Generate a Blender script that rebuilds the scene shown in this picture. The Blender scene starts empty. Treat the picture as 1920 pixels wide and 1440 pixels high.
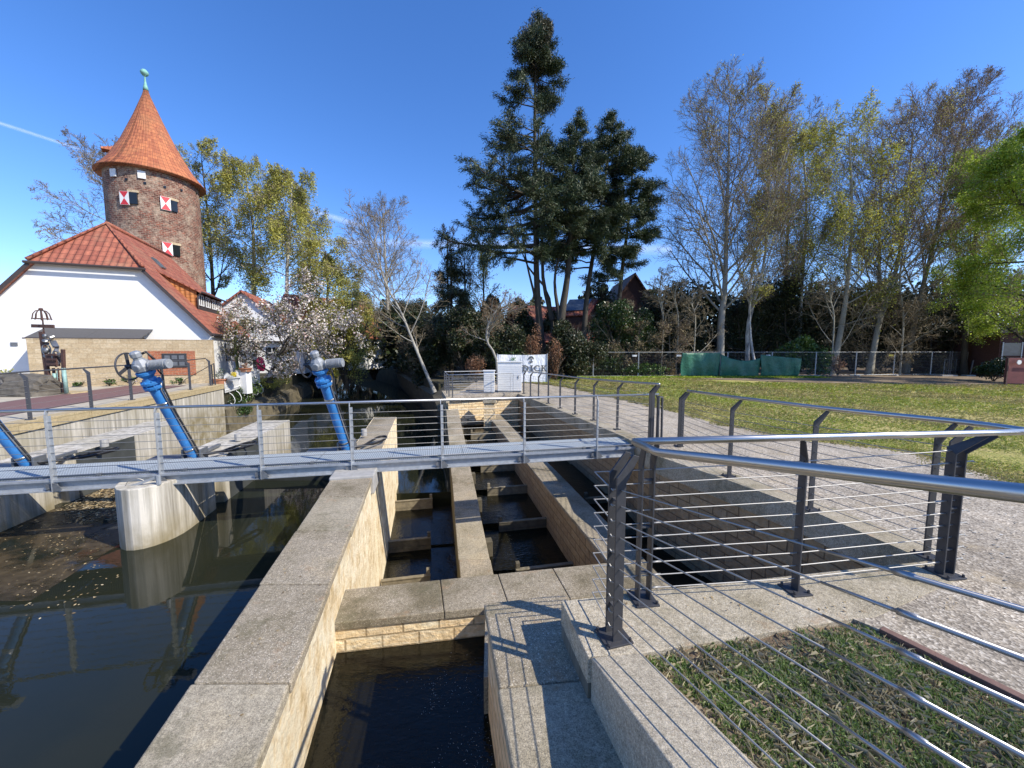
import bpy, math, random
import numpy as np
from mathutils import Vector, Matrix, Euler
from mathutils.geometry import tessellate_polygon
random.seed(7)
SC = bpy.context.scene
COL = SC.collection
PI = math.pi
# ---------------------------------------------------------------- camera, world, sun, exposure
EYE = 1.7
PITCH = math.radians(5.16)
FPX = 721.0
cam_d = bpy.data.cameras.new('camera'); cam = bpy.data.objects.new('camera', cam_d); COL.objects.link(cam)
cam_d.sensor_width = 36.0; cam_d.lens = FPX/1920*36.0; cam_d.clip_start = 0.05; cam_d.clip_end = 3000
cam.location = (0, 0, EYE); cam.rotation_euler = (PI/2-PITCH, 0, 0)
SC.camera = cam
SUN_EL = math.radians(41); SUN_V = Vector((.93*math.cos(SUN_EL), -.36*math.cos(SUN_EL), math.sin(SUN_EL))).normalized()
w = bpy.data.worlds.new('World'); SC.world = w; w.use_nodes = True
nt = w.node_tree; nt.nodes.clear()
sky = nt.nodes.new('ShaderNodeTexSky'); sky.sky_type = 'NISHITA'; sky.sun_disc = False
sky.sun_elevation = SUN_EL; sky.sun_rotation = math.atan2(SUN_V.x, SUN_V.y)
sky.altitude = 0; sky.air_density = 1.0; sky.dust_density = 0.25; sky.ozone_density = 3.0
hsv = nt.nodes.new('ShaderNodeHueSaturation'); hsv.inputs['Saturation'].default_value = 1.22
bg = nt.nodes.new('ShaderNodeBackground'); bg.inputs['Strength'].default_value = 0.165
wo = nt.nodes.new('ShaderNodeOutputWorld')
nt.links.new(sky.outputs[0], hsv.inputs['Color']); tint = nt.nodes.new('ShaderNodeMix'); tint.data_type = 'RGBA'; tint.blend_type = 'MULTIPLY'; tint.inputs[0].default_value = 1; tint.inputs[7].default_value = (.86, .89, 1.12, 1)
nt.links.new(hsv.outputs[0], tint.inputs[6]); nt.links.new(tint.outputs[2], bg.inputs['Color']); nt.links.new(bg.outputs[0], wo.inputs['Surface'])
sd = bpy.data.lights.new('sun', 'SUN'); sd.energy = 5.0; sd.angle = math.radians(.53); sd.color = (1, .93, .81)
so = bpy.data.objects.new('sun', sd); COL.objects.link(so); so.location = (20, -10, 30)
so.rotation_euler = SUN_V.to_track_quat('Z', 'Y').to_euler()
SC.view_settings.view_transform = 'Standard'; SC.view_settings.look = 'None'
SC.view_settings.exposure = 0.42; SC.view_settings.gamma = 1.0

# ---------------------------------------------------------------- surveying helpers (measured point -> world point)
CP, SP = math.cos(PITCH), math.sin(PITCH)
def ray(px, py):
    u = (px-960)/FPX; v = (py-720)/FPX
    return Vector((u, CP-v*SP, -(SP+v*CP)))
def at(px, py, z=0.0):
    d = ray(px, py); t = (z-EYE)/d.z
    return Vector((d.x*t, d.y*t, z))
def atY(px, py, Y):
    d = ray(px, py); t = Y/d.y
    return Vector((d.x*t, Y, EYE+d.z*t))
def V(*a): return Vector(a)
def zg(y): return -.028*min(15.0, max(0, y-2.8))      # the path falls gently away from the viewer
def atg(px, py, dz=0):
    z = 0
    for _ in range(12): p = at(px, py, z+dz); z = zg(p.y)
    return V(p.x, p.y, z+dz)

# ---------------------------------------------------------------- materials
MAT = {}
def newmat(name):
    m = bpy.data.materials.new(name); m.use_nodes = True; MAT[name] = m
    n = m.node_tree; b = n.nodes['Principled BSDF']
    return m, n, b
def N(n, t, **k):
    x = n.nodes.new(t)
    for a, b in k.items():
        if hasattr(x, a): setattr(x, a, b)
        else: x.inputs[a].default_value = b
    return x
def L(n, a, b): n.links.new(a, b)
def ramp(n, src, stops):
    r = n.nodes.new('ShaderNodeValToRGB'); e = r.color_ramp.elements
    while len(e) < len(stops): e.new(.5)
    for i, (p, c) in enumerate(stops):
        e[i].position = p; e[i].color = (*c, 1) if len(c) == 3 else c
    L(n, src, r.inputs[0]); return r.outputs[0]
def mix(n, fac, a, b, mode='MIX'):
    m = n.nodes.new('ShaderNodeMix'); m.data_type = 'RGBA'; m.blend_type = mode
    for s, x in ((0, fac), (6, a), (7, b)):
        if isinstance(x, (int, float)): m.inputs[s].default_value = x
        elif isinstance(x, tuple): m.inputs[s].default_value = (*x, 1)
        else: L(n, x, m.inputs[s])
    return m.outputs[2]
def bump(n, b, h, strength=.5, dist=.01):
    x = n.nodes.new('ShaderNodeBump'); x.inputs['Strength'].default_value = strength; x.inputs['Distance'].default_value = dist
    L(n, h, x.inputs['Height']); L(n, x.outputs[0], b.inputs['Normal']); return x
def coord(n, kind='Object', scale=(1, 1, 1)):
    t = n.nodes.new('ShaderNodeTexCoord'); mp = n.nodes.new('ShaderNodeMapping'); mp.inputs['Scale'].default_value = scale
    L(n, t.outputs[kind], mp.inputs[0]); return mp.outputs[0]
def noise(n, c, scale, detail=6, rough=.6, out=0):
    x = N(n, 'ShaderNodeTexNoise'); x.inputs['Scale'].default_value = scale; x.inputs['Detail'].default_value = detail; x.inputs['Roughness'].default_value = rough
    L(n, c, x.inputs['Vector']); return x.outputs[out]
def voro(n, c, scale, out=0, feature='F1'):
    x = N(n, 'ShaderNodeTexVoronoi'); x.feature = feature; x.inputs['Scale'].default_value = scale
    L(n, c, x.inputs['Vector']); return x.outputs[out]

def simple(name, col, rough=.6, metal=0, var=.15, scale=6, bmp=.15):
    m, n, b = newmat(name); c = coord(n)
    f = noise(n, c, scale)
    hi = tuple(min(1, x*(1+var)) for x in col); lo = tuple(x*(1-var) for x in col)
    L(n, ramp(n, f, [(.3, lo), (.7, hi)]), b.inputs['Base Color'])
    b.inputs['Roughness'].default_value = rough; b.inputs['Metallic'].default_value = metal
    if bmp: bump(n, b, noise(n, c, scale*8), bmp, .004)
    return m

def aggregate(name, base, pebble, pscale=55, amt=.42, stain=True):
    """washed concrete: irregular pale and dark grit in a sandy matrix, joined by broad stains"""
    m, n, b = newmat(name); c = coord(n)
    warp = mix(n, .02, c, noise(n, c, 40, 2, .5, 1))
    big = noise(n, c, 1.6, 5, .65)
    k1 = voro(n, warp, pscale*1.7, 1); s1 = N(n, 'ShaderNodeSeparateColor'); L(n, k1, s1.inputs[0]); d1 = voro(n, warp, pscale*1.7)
    grit = noise(n, c, 130, 4, .75); mid = noise(n, c, 34, 5, .7)
    bc = ramp(n, grit, [(.34, tuple(x*.48 for x in base)), (.5, base), (.64, tuple(min(1, x*1.45) for x in base))])
    bc = mix(n, 1, bc, ramp(n, mid, [(.35, (.72, .70, .66)), (.62, (1.2, 1.18, 1.14))]), 'MULTIPLY')
    m1 = N(n, 'ShaderNodeMath', operation='ADD'); L(n, s1.outputs[0], m1.inputs[0]); L(n, big, m1.inputs[1])
    pk = ramp(n, m1.outputs[0], [(1.22-amt*.5, (0, 0, 0)), (1.24-amt*.5+.05, (1, 1, 1))])
    core = ramp(n, d1, [(.25, (1, 1, 1)), (.5, (0, 0, 0))])
    mask = mix(n, 1.0, pk, core, 'MULTIPLY')
    pc_ = ramp(n, s1.outputs[1], [(.1, tuple(x*.62 for x in pebble)), (.5, pebble), (.9, tuple(min(.85, x*1.2) for x in pebble))])
    mk = N(n, 'ShaderNodeMath', operation='MULTIPLY'); L(n, mask, mk.inputs[0]); mk.inputs[1].default_value = .8
    col2 = mix(n, mk.outputs[0], bc, pc_)
    if stain:
        st = ramp(n, noise(n, c, .9, 7, .7), [(.36, (.50, .48, .38)), (.46, (.85, .83, .76)), (.56, (1.0, .99, .96)), (.66, (1.16, 1.11, 1.0))])
        col2 = mix(n, 1.0, col2, st, 'MULTIPLY')
        mo = N(n, 'ShaderNodeMath', operation='MULTIPLY'); L(n, ramp(n, noise(n, c, 2.3, 8, .75), [(.54, (0, 0, 0)), (.64, (1, 1, 1))]), mo.inputs[0]); mo.inputs[1].default_value = .45
        col2 = mix(n, mo.outputs[0], col2, (.11, .10, .05))
        rs_ = N(n, 'ShaderNodeMath', operation='MULTIPLY'); L(n, ramp(n, noise(n, coord(n, 'Object', (1, 1, 5)), 3.4, 6, .7), [(.60, (0, 0, 0)), (.68, (1, 1, 1))]), rs_.inputs[0]); rs_.inputs[1].default_value = .5
        col2 = mix(n, rs_.outputs[0], col2, (.30, .19, .10))
    L(n, col2, b.inputs['Base Color']); b.inputs['Roughness'].default_value = .92
    bump(n, b, mix(n, .5, grit, core), .55, .006); return m

def stone_blocks(name, c1, c2, mortar, bw, bh, rough_face=.6, shift=.5, stain=.5, msize=.012, dist=.03):
    m, n, b = newmat(name); uv = coord(n, 'UV'); oc = coord(n)
    wob = noise(n, uv, 5, 3, .5, 1)
    uvw = mix(n, .012, uv, wob)
    br = N(n, 'ShaderNodeTexBrick'); br.offset = shift
    br.inputs['Scale'].default_value = 1; br.inputs['Brick Width'].default_value = bw; br.inputs['Row Height'].default_value = bh
    br.inputs['Mortar Size'].default_value = msize; br.inputs['Mortar Smooth'].default_value = .4; br.inputs['Bias'].default_value = 0
    br.inputs['Color1'].default_value = (*c1, 1); br.inputs['Color2'].default_value = (*c2, 1); br.inputs['Mortar'].default_value = (*mortar, 1)
    L(n, uvw, br.inputs['Vector'])
    grain = noise(n, oc, 14, 8, .7); vein = noise(n, coord(n, 'Object', (2, 2, 9)), 2.2, 6, .6)
    g = ramp(n, grain, [(.3, (.72, .68, .6)), (.7, (1.2, 1.17, 1.1))])
    vv = ramp(n, vein, [(.35, (1.05, 1.03, 1.0)), (.5, (1.0, .82, .58)), (.6, (1.08, 1.06, 1.02))])
    col = mix(n, 1, br.outputs[0], g, 'MULTIPLY'); col = mix(n, stain, col, mix(n, 1, col, vv, 'MULTIPLY'))
    L(n, col, b.inputs['Base Color']); b.inputs['Roughness'].default_value = .88
    mm = N(n, 'ShaderNodeMath', operation='MULTIPLY_ADD'); L(n, br.outputs[1], mm.inputs[0]); mm.inputs[1].default_value = -1.2; L(n, grain, mm.inputs[2])
    bump(n, b, mm.outputs[0], rough_face, dist); return m

def streaked(name, pale, dark, moss):
    """shuttered concrete with vertical run marks"""
    m, n, b = newmat(name); oc = coord(n)
    st = noise(n, coord(n, 'Object', (9, 9, .35)), 1.0, 6, .7)
    sp = noise(n, coord(n, 'Object', (22, 22, .15)), 1.0, 2, .5)
    bl = noise(n, oc, 1.1, 5, .6)
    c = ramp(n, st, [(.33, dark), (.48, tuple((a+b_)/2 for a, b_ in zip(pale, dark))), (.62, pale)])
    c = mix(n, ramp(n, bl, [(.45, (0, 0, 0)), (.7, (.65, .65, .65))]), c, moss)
    ps = N(n, 'ShaderNodeSeparateXYZ'); g = N(n, 'ShaderNodeNewGeometry'); L(n, g.outputs['Position'], ps.inputs[0])
    mr = N(n, 'ShaderNodeMapRange'); mr.inputs[1].default_value = -1.25; mr.inputs[2].default_value = -.75; mr.inputs[3].default_value = .8; mr.inputs[4].default_value = 0
    L(n, ps.outputs[2], mr.inputs[0])
    mf = N(n, 'ShaderNodeMath', operation='MULTIPLY'); L(n, mr.outputs[0], mf.inputs[0]); L(n, ramp(n, noise(n, oc, 3), [(.35, (.2, .2, .2)), (.6, (1, 1, 1))]), mf.inputs[1])
    c = mix(n, mf.outputs[0], c, (.17, .13, .045))
    L(n, c, b.inputs['Base Color']); b.inputs['Roughness'].default_value = .9
    bump(n, b, mix(n, .5, sp, noise(n, oc, 60)), .45, .012); return m

def tiles(name, c1, c2, tw, th, dirt):
    m, n, b = newmat(name); uv = coord(n, 'UV'); oc = coord(n)
    br = N(n, 'ShaderNodeTexBrick'); br.offset = 0
    br.inputs['Scale'].default_value = 1; br.inputs['Brick Width'].default_value = tw; br.inputs['Row Height'].default_value = th
    br.inputs['Mortar Size'].default_value = .012; br.inputs['Mortar Smooth'].default_value = .3; br.inputs['Bias'].default_value = 0
    br.inputs['Color1'].default_value = (*c1, 1); br.inputs['Color2'].default_value = (*c2, 1); br.inputs['Mortar'].default_value = (*[x*.3 for x in c2], 1)
    L(n, uv, br.inputs['Vector'])
    col = mix(n, ramp(n, noise(n, oc, .8, 6, .7), [(.5, (0, 0, 0)), (.75, (.8, .8, .8))]), br.outputs[0], dirt)
    col = mix(n, .5, col, mix(n, 1, col, ramp(n, noise(n, oc, 9, 3), [(.3, (.6, .6, .6)), (.7, (1.35, 1.3, 1.25))]), 'MULTIPLY'))
    L(n, col, b.inputs['Base Color']); b.inputs['Roughness'].default_value = .75
    # each course rises to its lower edge, each tile is a roll across
    s = N(n, 'ShaderNodeSeparateXYZ'); L(n, uv, s.inputs[0])
    fu = N(n, 'ShaderNodeMath', operation='MULTIPLY'); L(n, s.outputs[0], fu.inputs[0]); fu.inputs[1].default_value = 2*PI/tw
    sn = N(n, 'ShaderNodeMath', operation='SINE'); L(n, fu.outputs[0], sn.inputs[0])
    fv = N(n, 'ShaderNodeMath', operation='DIVIDE'); L(n, s.outputs[1], fv.inputs[0]); fv.inputs[1].default_value = th
    fr = N(n, 'ShaderNodeMath', operation='FRACT'); L(n, fv.outputs[0], fr.inputs[0])
    ad = N(n, 'ShaderNodeMath', operation='MULTIPLY_ADD'); L(n, fr.outputs[0], ad.inputs[0]); ad.inputs[1].default_value = -1.1
    sc = N(n, 'ShaderNodeMath', operation='MULTIPLY'); L(n, sn.outputs[0], sc.inputs[0]); sc.inputs[1].default_value = .28; L(n, sc.outputs[0], ad.inputs[2])
    bump(n, b, ad.outputs[0], .9, .05); return m

def leafmat(name, cols, rough=.55, trans=.25):
    m, n, b = newmat(name)
    g = N(n, 'ShaderNodeNewGeometry')
    c = ramp(n, g.outputs['Random Per Island'], [((i+.5)/len(cols), k) for i, k in enumerate(cols)])
    ocn = ramp(n, noise(n, coord(n), .9, 3), [(.35, (.7, .72, .7)), (.65, (1.2, 1.18, 1.1))])
    c = mix(n, 1, c, ocn, 'MULTIPLY')
    L(n, c, b.inputs['Base Color']); b.inputs['Roughness'].default_value = rough
    if trans:
        tr = N(n, 'ShaderNodeBsdfTranslucent'); L(n, c, tr.inputs[0])
        ms = N(n, 'ShaderNodeMixShader'); ms.inputs[0].default_value = trans
        L(n, b.outputs[0], ms.inputs[1]); L(n, tr.outputs[0], ms.inputs[2])
        L(n, ms.outputs[0], n.nodes['Material Output'].inputs['Surface'])
    return m

def barkmat(name, lo, hi, scale=3):
    m, n, b = newmat(name); c = coord(n, 'Object', (1, 1, .35))
    L(n, ramp(n, noise(n, c, scale, 6, .7), [(.35, lo), (.65, hi)]), b.inputs['Base Color']); b.inputs['Roughness'].default_value = .9
    bump(n, b, noise(n, c, scale*7), .5, .02); return m

def watermat(name, deep, rough, bs, scl, tint=None):
    m, n, b = newmat(name); c = coord(n)
    if tint:
        L(n, mix(n, ramp(n, noise(n, c, .55, 4), [(.4, (0, 0, 0)), (.65, (1, 1, 1))]), deep, tint), b.inputs['Base Color'])
    else: b.inputs['Base Color'].default_value = (*deep, 1)
    b.inputs['Roughness'].default_value = rough; b.inputs['IOR'].default_value = 1.33
    h = mix(n, .35, noise(n, c, scl, 3, .5), noise(n, coord(n, 'Object', (1, 2.2, 1)), scl*3.2, 3, .6))
    bump(n, b, h, bs, .03); return m

aggregate('washed_concrete', (.27, .235, .18), (.56, .50, .41), 55, .45)
aggregate('washed_slab', (.37, .33, .26), (.56, .52, .44), 75, .5)
stone_blocks('split_stone', (.84, .75, .56), (.74, .61, .42), (.46, .38, .26), .34, .13, .9, .43, .7, .01, .035)
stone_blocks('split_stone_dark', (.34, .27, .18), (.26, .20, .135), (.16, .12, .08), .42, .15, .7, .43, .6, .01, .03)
stone_blocks('sawn_stone', (.50, .44, .335), (.40, .335, .235), (.34, .28, .2), .46, .215, .12, .5, .5, .008, .006)
stone_blocks('coping_stone', (.46, .39, .25), (.38, .32, .20), (.2, .17, .1), 1.0, .9, .15, .5, .3, .006, .006)
stone_blocks('red_brick', (.42, .14, .07), (.30, .09, .05), (.36, .26, .18), .24, .075, .5, .5, .3, .01, .012)
streaked('shuttered_concrete', (.58, .54, .46), (.20, .18, .14), (.33, .29, .19))
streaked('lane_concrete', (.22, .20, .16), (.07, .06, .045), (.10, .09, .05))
tiles('tower_tiles', (.47, .165, .065), (.30, .09, .04), .30, .34, (.30, .14, .06))
tiles('house_tiles', (.36, .12, .07), (.25, .075, .045), .27, .36, (.30, .17, .10))
tiles('dark_tiles', (.13, .06, .045), (.08, .04, .03), .27, .36, (.10, .07, .05))
tiles('cheek_tiles', (.42, .16, .04), (.34, .12, .03), .22, .2, (.3, .14, .05))
m, n, b = newmat('rough_stone'); oc = coord(n)
g1 = noise(n, coord(n, 'Object', (1, 1, .8)), 5.5, 8, .72); g2 = noise(n, oc, 2.1, 4, .6)
k = ramp(n, g1, [(.30, (.50, .36, .18)), (.44, (.80, .64, .40)), (.56, (.93, .84, .64)), (.7, (.80, .62, .36))])
k = mix(n, 1, k, ramp(n, g2, [(.3, (.86, .80, .70)), (.6, (1.05, 1.04, 1.0))]), 'MULTIPLY')
gg = N(n, 'ShaderNodeNewGeometry'); ps = N(n, 'ShaderNodeSeparateXYZ'); L(n, gg.outputs['Position'], ps.inputs[0])
L(n, k, b.inputs['Base Color']); b.inputs['Roughness'].default_value = .9; bump(n, b, noise(n, oc, 7, 8, .75), 1.0, .07)
aggregate('smooth_slab', (.33, .295, .23), (.46, .42, .34), 90, .15)
simple('white_render', (.70, .70, .69), .85, 0, .035, 3, .3)
simple('white_paint', (.70, .70, .68), .5, 0, .04, 5, .03)
simple('steel_galv', (.40, .42, .44), .5, .55, .16, 14, .08)
simple('steel_galv_dark', (.17, .18, .19), .55, .5, .2, 12, .08)
simple('iron_mica', (.055, .056, .062), .5, .35, .12, 40, .12)
simple('iron_mica_light', (.085, .087, .095), .55, .35, .12, 40, .12)
simple('blue_paint', (.03, .165, .42), .42, 0, .22, 7, .08)
simple('grey_cast', (.26, .275, .29), .42, .15, .1, 18, .12)
simple('black_rubber', (.018, .018, .02), .5, 0, .2, 20, .05)
simple('dark_steel_plate', (.075, .08, .075), .55, .3, .25, 3, .08)
simple('gutter_dark', (.06, .045, .04), .5, .2, .15, 6, .05)
simple('awning_cloth', (.075, .072, .072), .85, 0, .08, 10, .05)
simple('glass_dark', (.015, .018, .02), .06, 0, .1, 2, 0)
simple('window_glass', (.10, .13, .16), .08, 0, .3, 2, 0)
simple('copper_green', (.20, .42, .35), .7, .1, .2, 6, .2)
simple('shutter_red', (.52, .03, .04), .5, 0, .08, 9, .05)
simple('paving_red', (.16, .085, .075), .85, 0, .2, 10, .3)
simple('plaza_slab', (.42, .37, .28), .85, 0, .15, 3, .3)
simple('rust_iron', (.10, .055, .045), .75, .4, .35, 14, .4)
simple('scrap_steel', (.20, .21, .22), .45, .8, .35, 9, .4)
simple('verdigris', (.26, .40, .36), .7, .3, .25, 8, .3)
simple('old_boulder', (.10, .088, .07), .9, 0, .4, 4, .9)
simple('terracotta', (.40, .17, .09), .8, 0, .2, 8, .2)
simple('timber_grey_shaded', (.10, .085, .055), .85, 0, .35, 9, .6)  # grey weir timber, colour darkened to stand for the shadow in the lanes
simple('timber_pale', (.19, .16, .105), .85, 0, .3, 9, .6)  # paler timber, its colour lowered as well for the lane shadow
simple('timber_rail', (.15, .085, .065), .8, 0, .3, 9, .6)
simple('bank_stone', (.12, .10, .06), .95, 0, .45, 3, .8)
simple('dark_brick', (.075, .035, .03), .85, 0, .3, 12, .4)
simple('maroon_sheet', (.17, .05, .045), .7, 0, .25, 3, .1)
simple('banner_print', (.075, .085, .095), .6, 0, .1, 20, 0)
simple('banner_green', (.10, .23, .11), .6, 0, .3, 20, 0)
simple('pink_cloth', (.6, .04, .15), .7, 0, .1, 9, .1)
simple('plaque_black', (.035, .036, .04), .35, 0, .1, 9, 0)
simple('solar_glass', (.06, .08, .12), .15, 0, .2, 2, 0)
simple('concrete_foot', (.32, .31, .29), .9, 0, .15, 10, .3)
aggregate('kerb_top', (.39, .345, .265), (.46, .43, .37), 130, .5, False)
simple('yellow_card', (.7, .6, .08), .6, 0, .1, 9, 0)
m, n, b = newmat('handrail_steel')
b.inputs['Base Color'].default_value = (.50, .49, .475, 1); b.inputs['Metallic'].default_value = 1; b.inputs['Roughness'].default_value = .36
b.inputs['Anisotropic'].default_value = .5
m, n, b = newmat('turned_steel'); b.inputs['Base Color'].default_value = (.38, .38, .38, 1); b.inputs['Metallic'].default_value = .9; b.inputs['Roughness'].default_value = .42
m, n, b = newmat('cable_steel'); b.inputs['Base Color'].default_value = (.33, .32, .30, 1); b.inputs['Metallic'].default_value = .6; b.inputs['Roughness'].default_value = .5
bump(n, b, N(n, 'ShaderNodeTexWave').outputs[1], .2, .002)
m, n, b = newmat('tarp_green'); c = coord(n)
L(n, ramp(n, noise(n, c, 2.5), [(.3, (.012, .085, .05)), (.7, (.028, .15, .09))]), b.inputs['Base Color']); b.inputs['Roughness'].default_value = .45
bump(n, b, noise(n, c, 5, 5), .6, .08)
m, n, b = newmat('banner_cloth'); c = coord(n)
L(n, ramp(n, noise(n, c, 1.5), [(.3, (.62, .64, .66)), (.7, (.80, .81, .82))]), b.inputs['Base Color']); b.inputs['Roughness'].default_value = .5
bump(n, b, noise(n, coord(n, 'Object', (2, 1, .6)), 2.5, 4), .8, .12)
# tower brick: weathered, patchy
m, n, b = newmat('tower_brick'); uv = coord(n, 'UV'); oc = coord(n)
br = N(n, 'ShaderNodeTexBrick'); br.offset = .5
for k_, v_ in (('Scale', 1), ('Brick Width', .34), ('Row Height', .15), ('Mortar Size', .02), ('Mortar Smooth', .3), ('Bias', 0)): br.inputs[k_].default_value = v_
br.inputs['Color1'].default_value = (.23, .085, .055, 1); br.inputs['Color2'].default_value = (.10, .042, .032, 1); br.inputs['Mortar'].default_value = (.27, .21, .16, 1)
L(n, uv, br.inputs['Vector'])
c = mix(n, ramp(n, noise(n, oc, 1.2, 8, .75), [(.46, (0, 0, 0)), (.60, (.72, .72, .72))]), br.outputs[0], (.36, .30, .23))
c = mix(n, 1, c, ramp(n, noise(n, oc, 5, 6), [(.3, (.55, .5, .48)), (.7, (1.35, 1.3, 1.25))]), 'MULTIPLY')
L(n, c, b.inputs['Base Color']); b.inputs['Roughness'].default_value = .92
bump(n, b, noise(n, oc, 7, 8), .9, .08)
# grating
m, n, b = newmat('grating_steel'); uv = coord(n, 'UV')
br = N(n, 'ShaderNodeTexBrick'); br.offset = 0
for k_, v_ in (('Scale', 1), ('Brick Width', .034), ('Row Height', .05), ('Mortar Size', .011), ('Mortar Smooth', 0), ('Bias', 0)): br.inputs[k_].default_value = v_
br.inputs['Color1'].default_value = (.035, .05, .06, 1); br.inputs['Color2'].default_value = (.035, .05, .06, 1); br.inputs['Mortar'].default_value = (.40, .44, .45, 1)
L(n, uv, br.inputs['Vector']); L(n, br.outputs[0], b.inputs['Base Color']); b.inputs['Roughness'].default_value = .6; b.inputs['Metallic'].default_value = .1
tp = N(n, 'ShaderNodeBsdfTransparent'); ms = N(n, 'ShaderNodeMixShader'); L(n, ramp(n, br.outputs[1], [(.1, (.75, .75, .75)), (.3, (1, 1, 1))]), ms.inputs[0])
L(n, tp.outputs[0], ms.inputs[1]); L(n, b.outputs[0], ms.inputs[2]); L(n, ms.outputs[0], n.nodes['Material Output'].inputs['Surface'])
# ground materials
m, n, b = newmat('gravel'); c = coord(n)
cell = voro(n, c, 75, 1); sp_ = N(n, 'ShaderNodeSeparateColor'); L(n, cell, sp_.inputs[0])
k = ramp(n, sp_.outputs[0], [(.1, (.185, .16, .128)), (.45, (.325, .285, .228)), (.8, (.41, .365, .298)), (.97, (.56, .52, .45))])
k = mix(n, 1, k, ramp(n, noise(n, c, .8, 6, .7), [(.3, (.82, .79, .74)), (.7, (1.15, 1.14, 1.12))]), 'MULTIPLY')
k = mix(n, ramp(n, noise(n, c, 2.2, 7, .7), [(.54, (0, 0, 0)), (.66, (.75, .75, .75))]), k, (.36, .29, .185))
k = mix(n, 1, k, ramp(n, noise(n, coord(n, 'Object', (2.2, .35, 1)), 1.2, 6, .7), [(.35, (.72, .71, .70)), (.5, (1, 1, 1)), (.65, (1.15, 1.13, 1.1))]), 'MULTIPLY')
k = mix(n, 1, k, ramp(n, noise(n, c, 14, 5, .8), [(.3, (.7, .7, .7)), (.7, (1.25, 1.24, 1.22))]), 'MULTIPLY')
L(n, k, b.inputs['Base Color']); b.inputs['Roughness'].default_value = .95
bump(n, b, mix(n, .5, voro(n, c, 75), noise(n, c, 30)), .45, .012)
m, n, b = newmat('lawn_soil'); c = coord(n)
k = ramp(n, noise(n, c, .45, 7, .72), [(.36, (.24, .26, .045)), (.46, (.36, .33, .085)), (.56, (.44, .36, .14)), (.68, (.26, .29, .05))])
k = mix(n, 1, k, ramp(n, noise(n, c, 22, 4), [(.3, (.6, .6, .55)), (.7, (1.35, 1.35, 1.3))]), 'MULTIPLY')
L(n, k, b.inputs['Base Color']); b.inputs['Roughness'].default_value = .95; bump(n, b, noise(n, c, 40), .9, .04)
m, n, b = newmat('bare_earth'); c = coord(n)
k = ramp(n, noise(n, c, 1.2, 8, .75), [(.3, (.09, .06, .035)), (.5, (.20, .145, .09)), (.7, (.30, .24, .16))])
L(n, k, b.inputs['Base Color']); b.inputs['Roughness'].default_value = .95; bump(n, b, noise(n, c, 20), .9, .05)
m, n, b = newmat('wood_floor_earth'); c = coord(n)
k = ramp(n, noise(n, c, 1.2, 8, .75), [(.3, (.02, .022, .01)), (.5, (.05, .045, .02)), (.7, (.09, .07, .035))])
L(n, k, b.inputs['Base Color']); b.inputs['Roughness'].default_value = .95; bump(n, b, noise(n, c, 20), .9, .05)
watermat('river_water', (.014, .017, .011), .02, .05, 1.6, (.020, .021, .011))
watermat('pool_water', (.010, .009, .005), .05, .55, 3.4)
leafmat('fir_green', [(.020, .042, .018), (.034, .062, .024), (.052, .080, .028), (.075, .085, .03)], .6, .1)
leafmat('fir_brown', [(.05, .05, .022), (.085, .065, .032), (.035, .055, .025)], .6, .1)
leafmat('evergreen', [(.012, .024, .008), (.022, .038, .012), (.045, .062, .018), (.07, .06, .025)], .5, .1)
leafmat('laurel', [(.03, .07, .015), (.06, .12, .025), (.12, .18, .04)], .35, .2)
leafmat('spring_yellow', [(.42, .42, .07), (.54, .51, .11), (.33, .35, .055)], .6, .4)
leafmat('spring_olive', [(.40, .39, .08), (.50, .46, .13), (.32, .33, .06)], .6, .35)
leafmat('bud_brown', [(.20, .15, .09), (.27, .21, .10)], .8, .1)
leafmat('bright_green', [(.26, .37, .03), (.38, .50, .055), (.18, .28, .02), (.48, .54, .09)], .5, .45)
leafmat('blossom', [(.72, .62, .58), (.82, .76, .72), (.60, .42, .42), (.85, .80, .74)], .6, .3)
leafmat('magnolia_leaf', [(.16, .15, .04), (.10, .12, .03), (.22, .18, .06)], .6, .3)
leafmat('copper_leaf', [(.30, .15, .08), (.40, .22, .13), (.20, .10, .06)], .7, .3)
leafmat('ivy', [(.02, .045, .01), (.05, .085, .02)], .4, .1)
leafmat('grass_blade', [(.27, .34, .04), (.36, .38, .07), (.42, .37, .14), (.20, .28, .04)], .6, .3)
leafmat('grass_dry', [(.30, .28, .10), (.38, .32, .14), (.20, .24, .05), (.42, .35, .18)], .7, .3)
leafmat('herb_green', [(.12, .19, .05), (.19, .28, .08), (.27, .35, .14), (.36, .40, .22)], .45, .3)
leafmat('straw', [(.48, .42, .29), (.36, .30, .19), (.56, .51, .38)], .7, .2)
leafmat('petal_debris', [(.36, .27, .14), (.22, .15, .07), (.5, .42, .28), (.15, .10, .05)], .8, 0)
leafmat('yellow_flower', [(.65, .5, .03), (.75, .62, .1)], .6, .2)
leafmat('foam', [(.42, .44, .43), (.28, .30, .29)], .4, 0)
barkmat('bark_grey', (.16, .14, .11), (.30, .27, .22))
barkmat('bark_pale', (.26, .235, .18), (.42, .39, .31))
barkmat('bark_dark', (.03, .026, .02), (.075, .062, .045))
barkmat('bark_twig', (.16, .125, .075), (.27, .22, .14))
barkmat('bark_purple', (.16, .11, .075), (.27, .20, .14))
barkmat('bark_birch', (.12, .11, .10), (.72, .70, .64), 2.5)
barkmat('ivy_bark', (.03, .04, .012), (.09, .10, .03))
barkmat('bark_silver', (.20, .19, .165), (.34, .32, .27))

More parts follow.
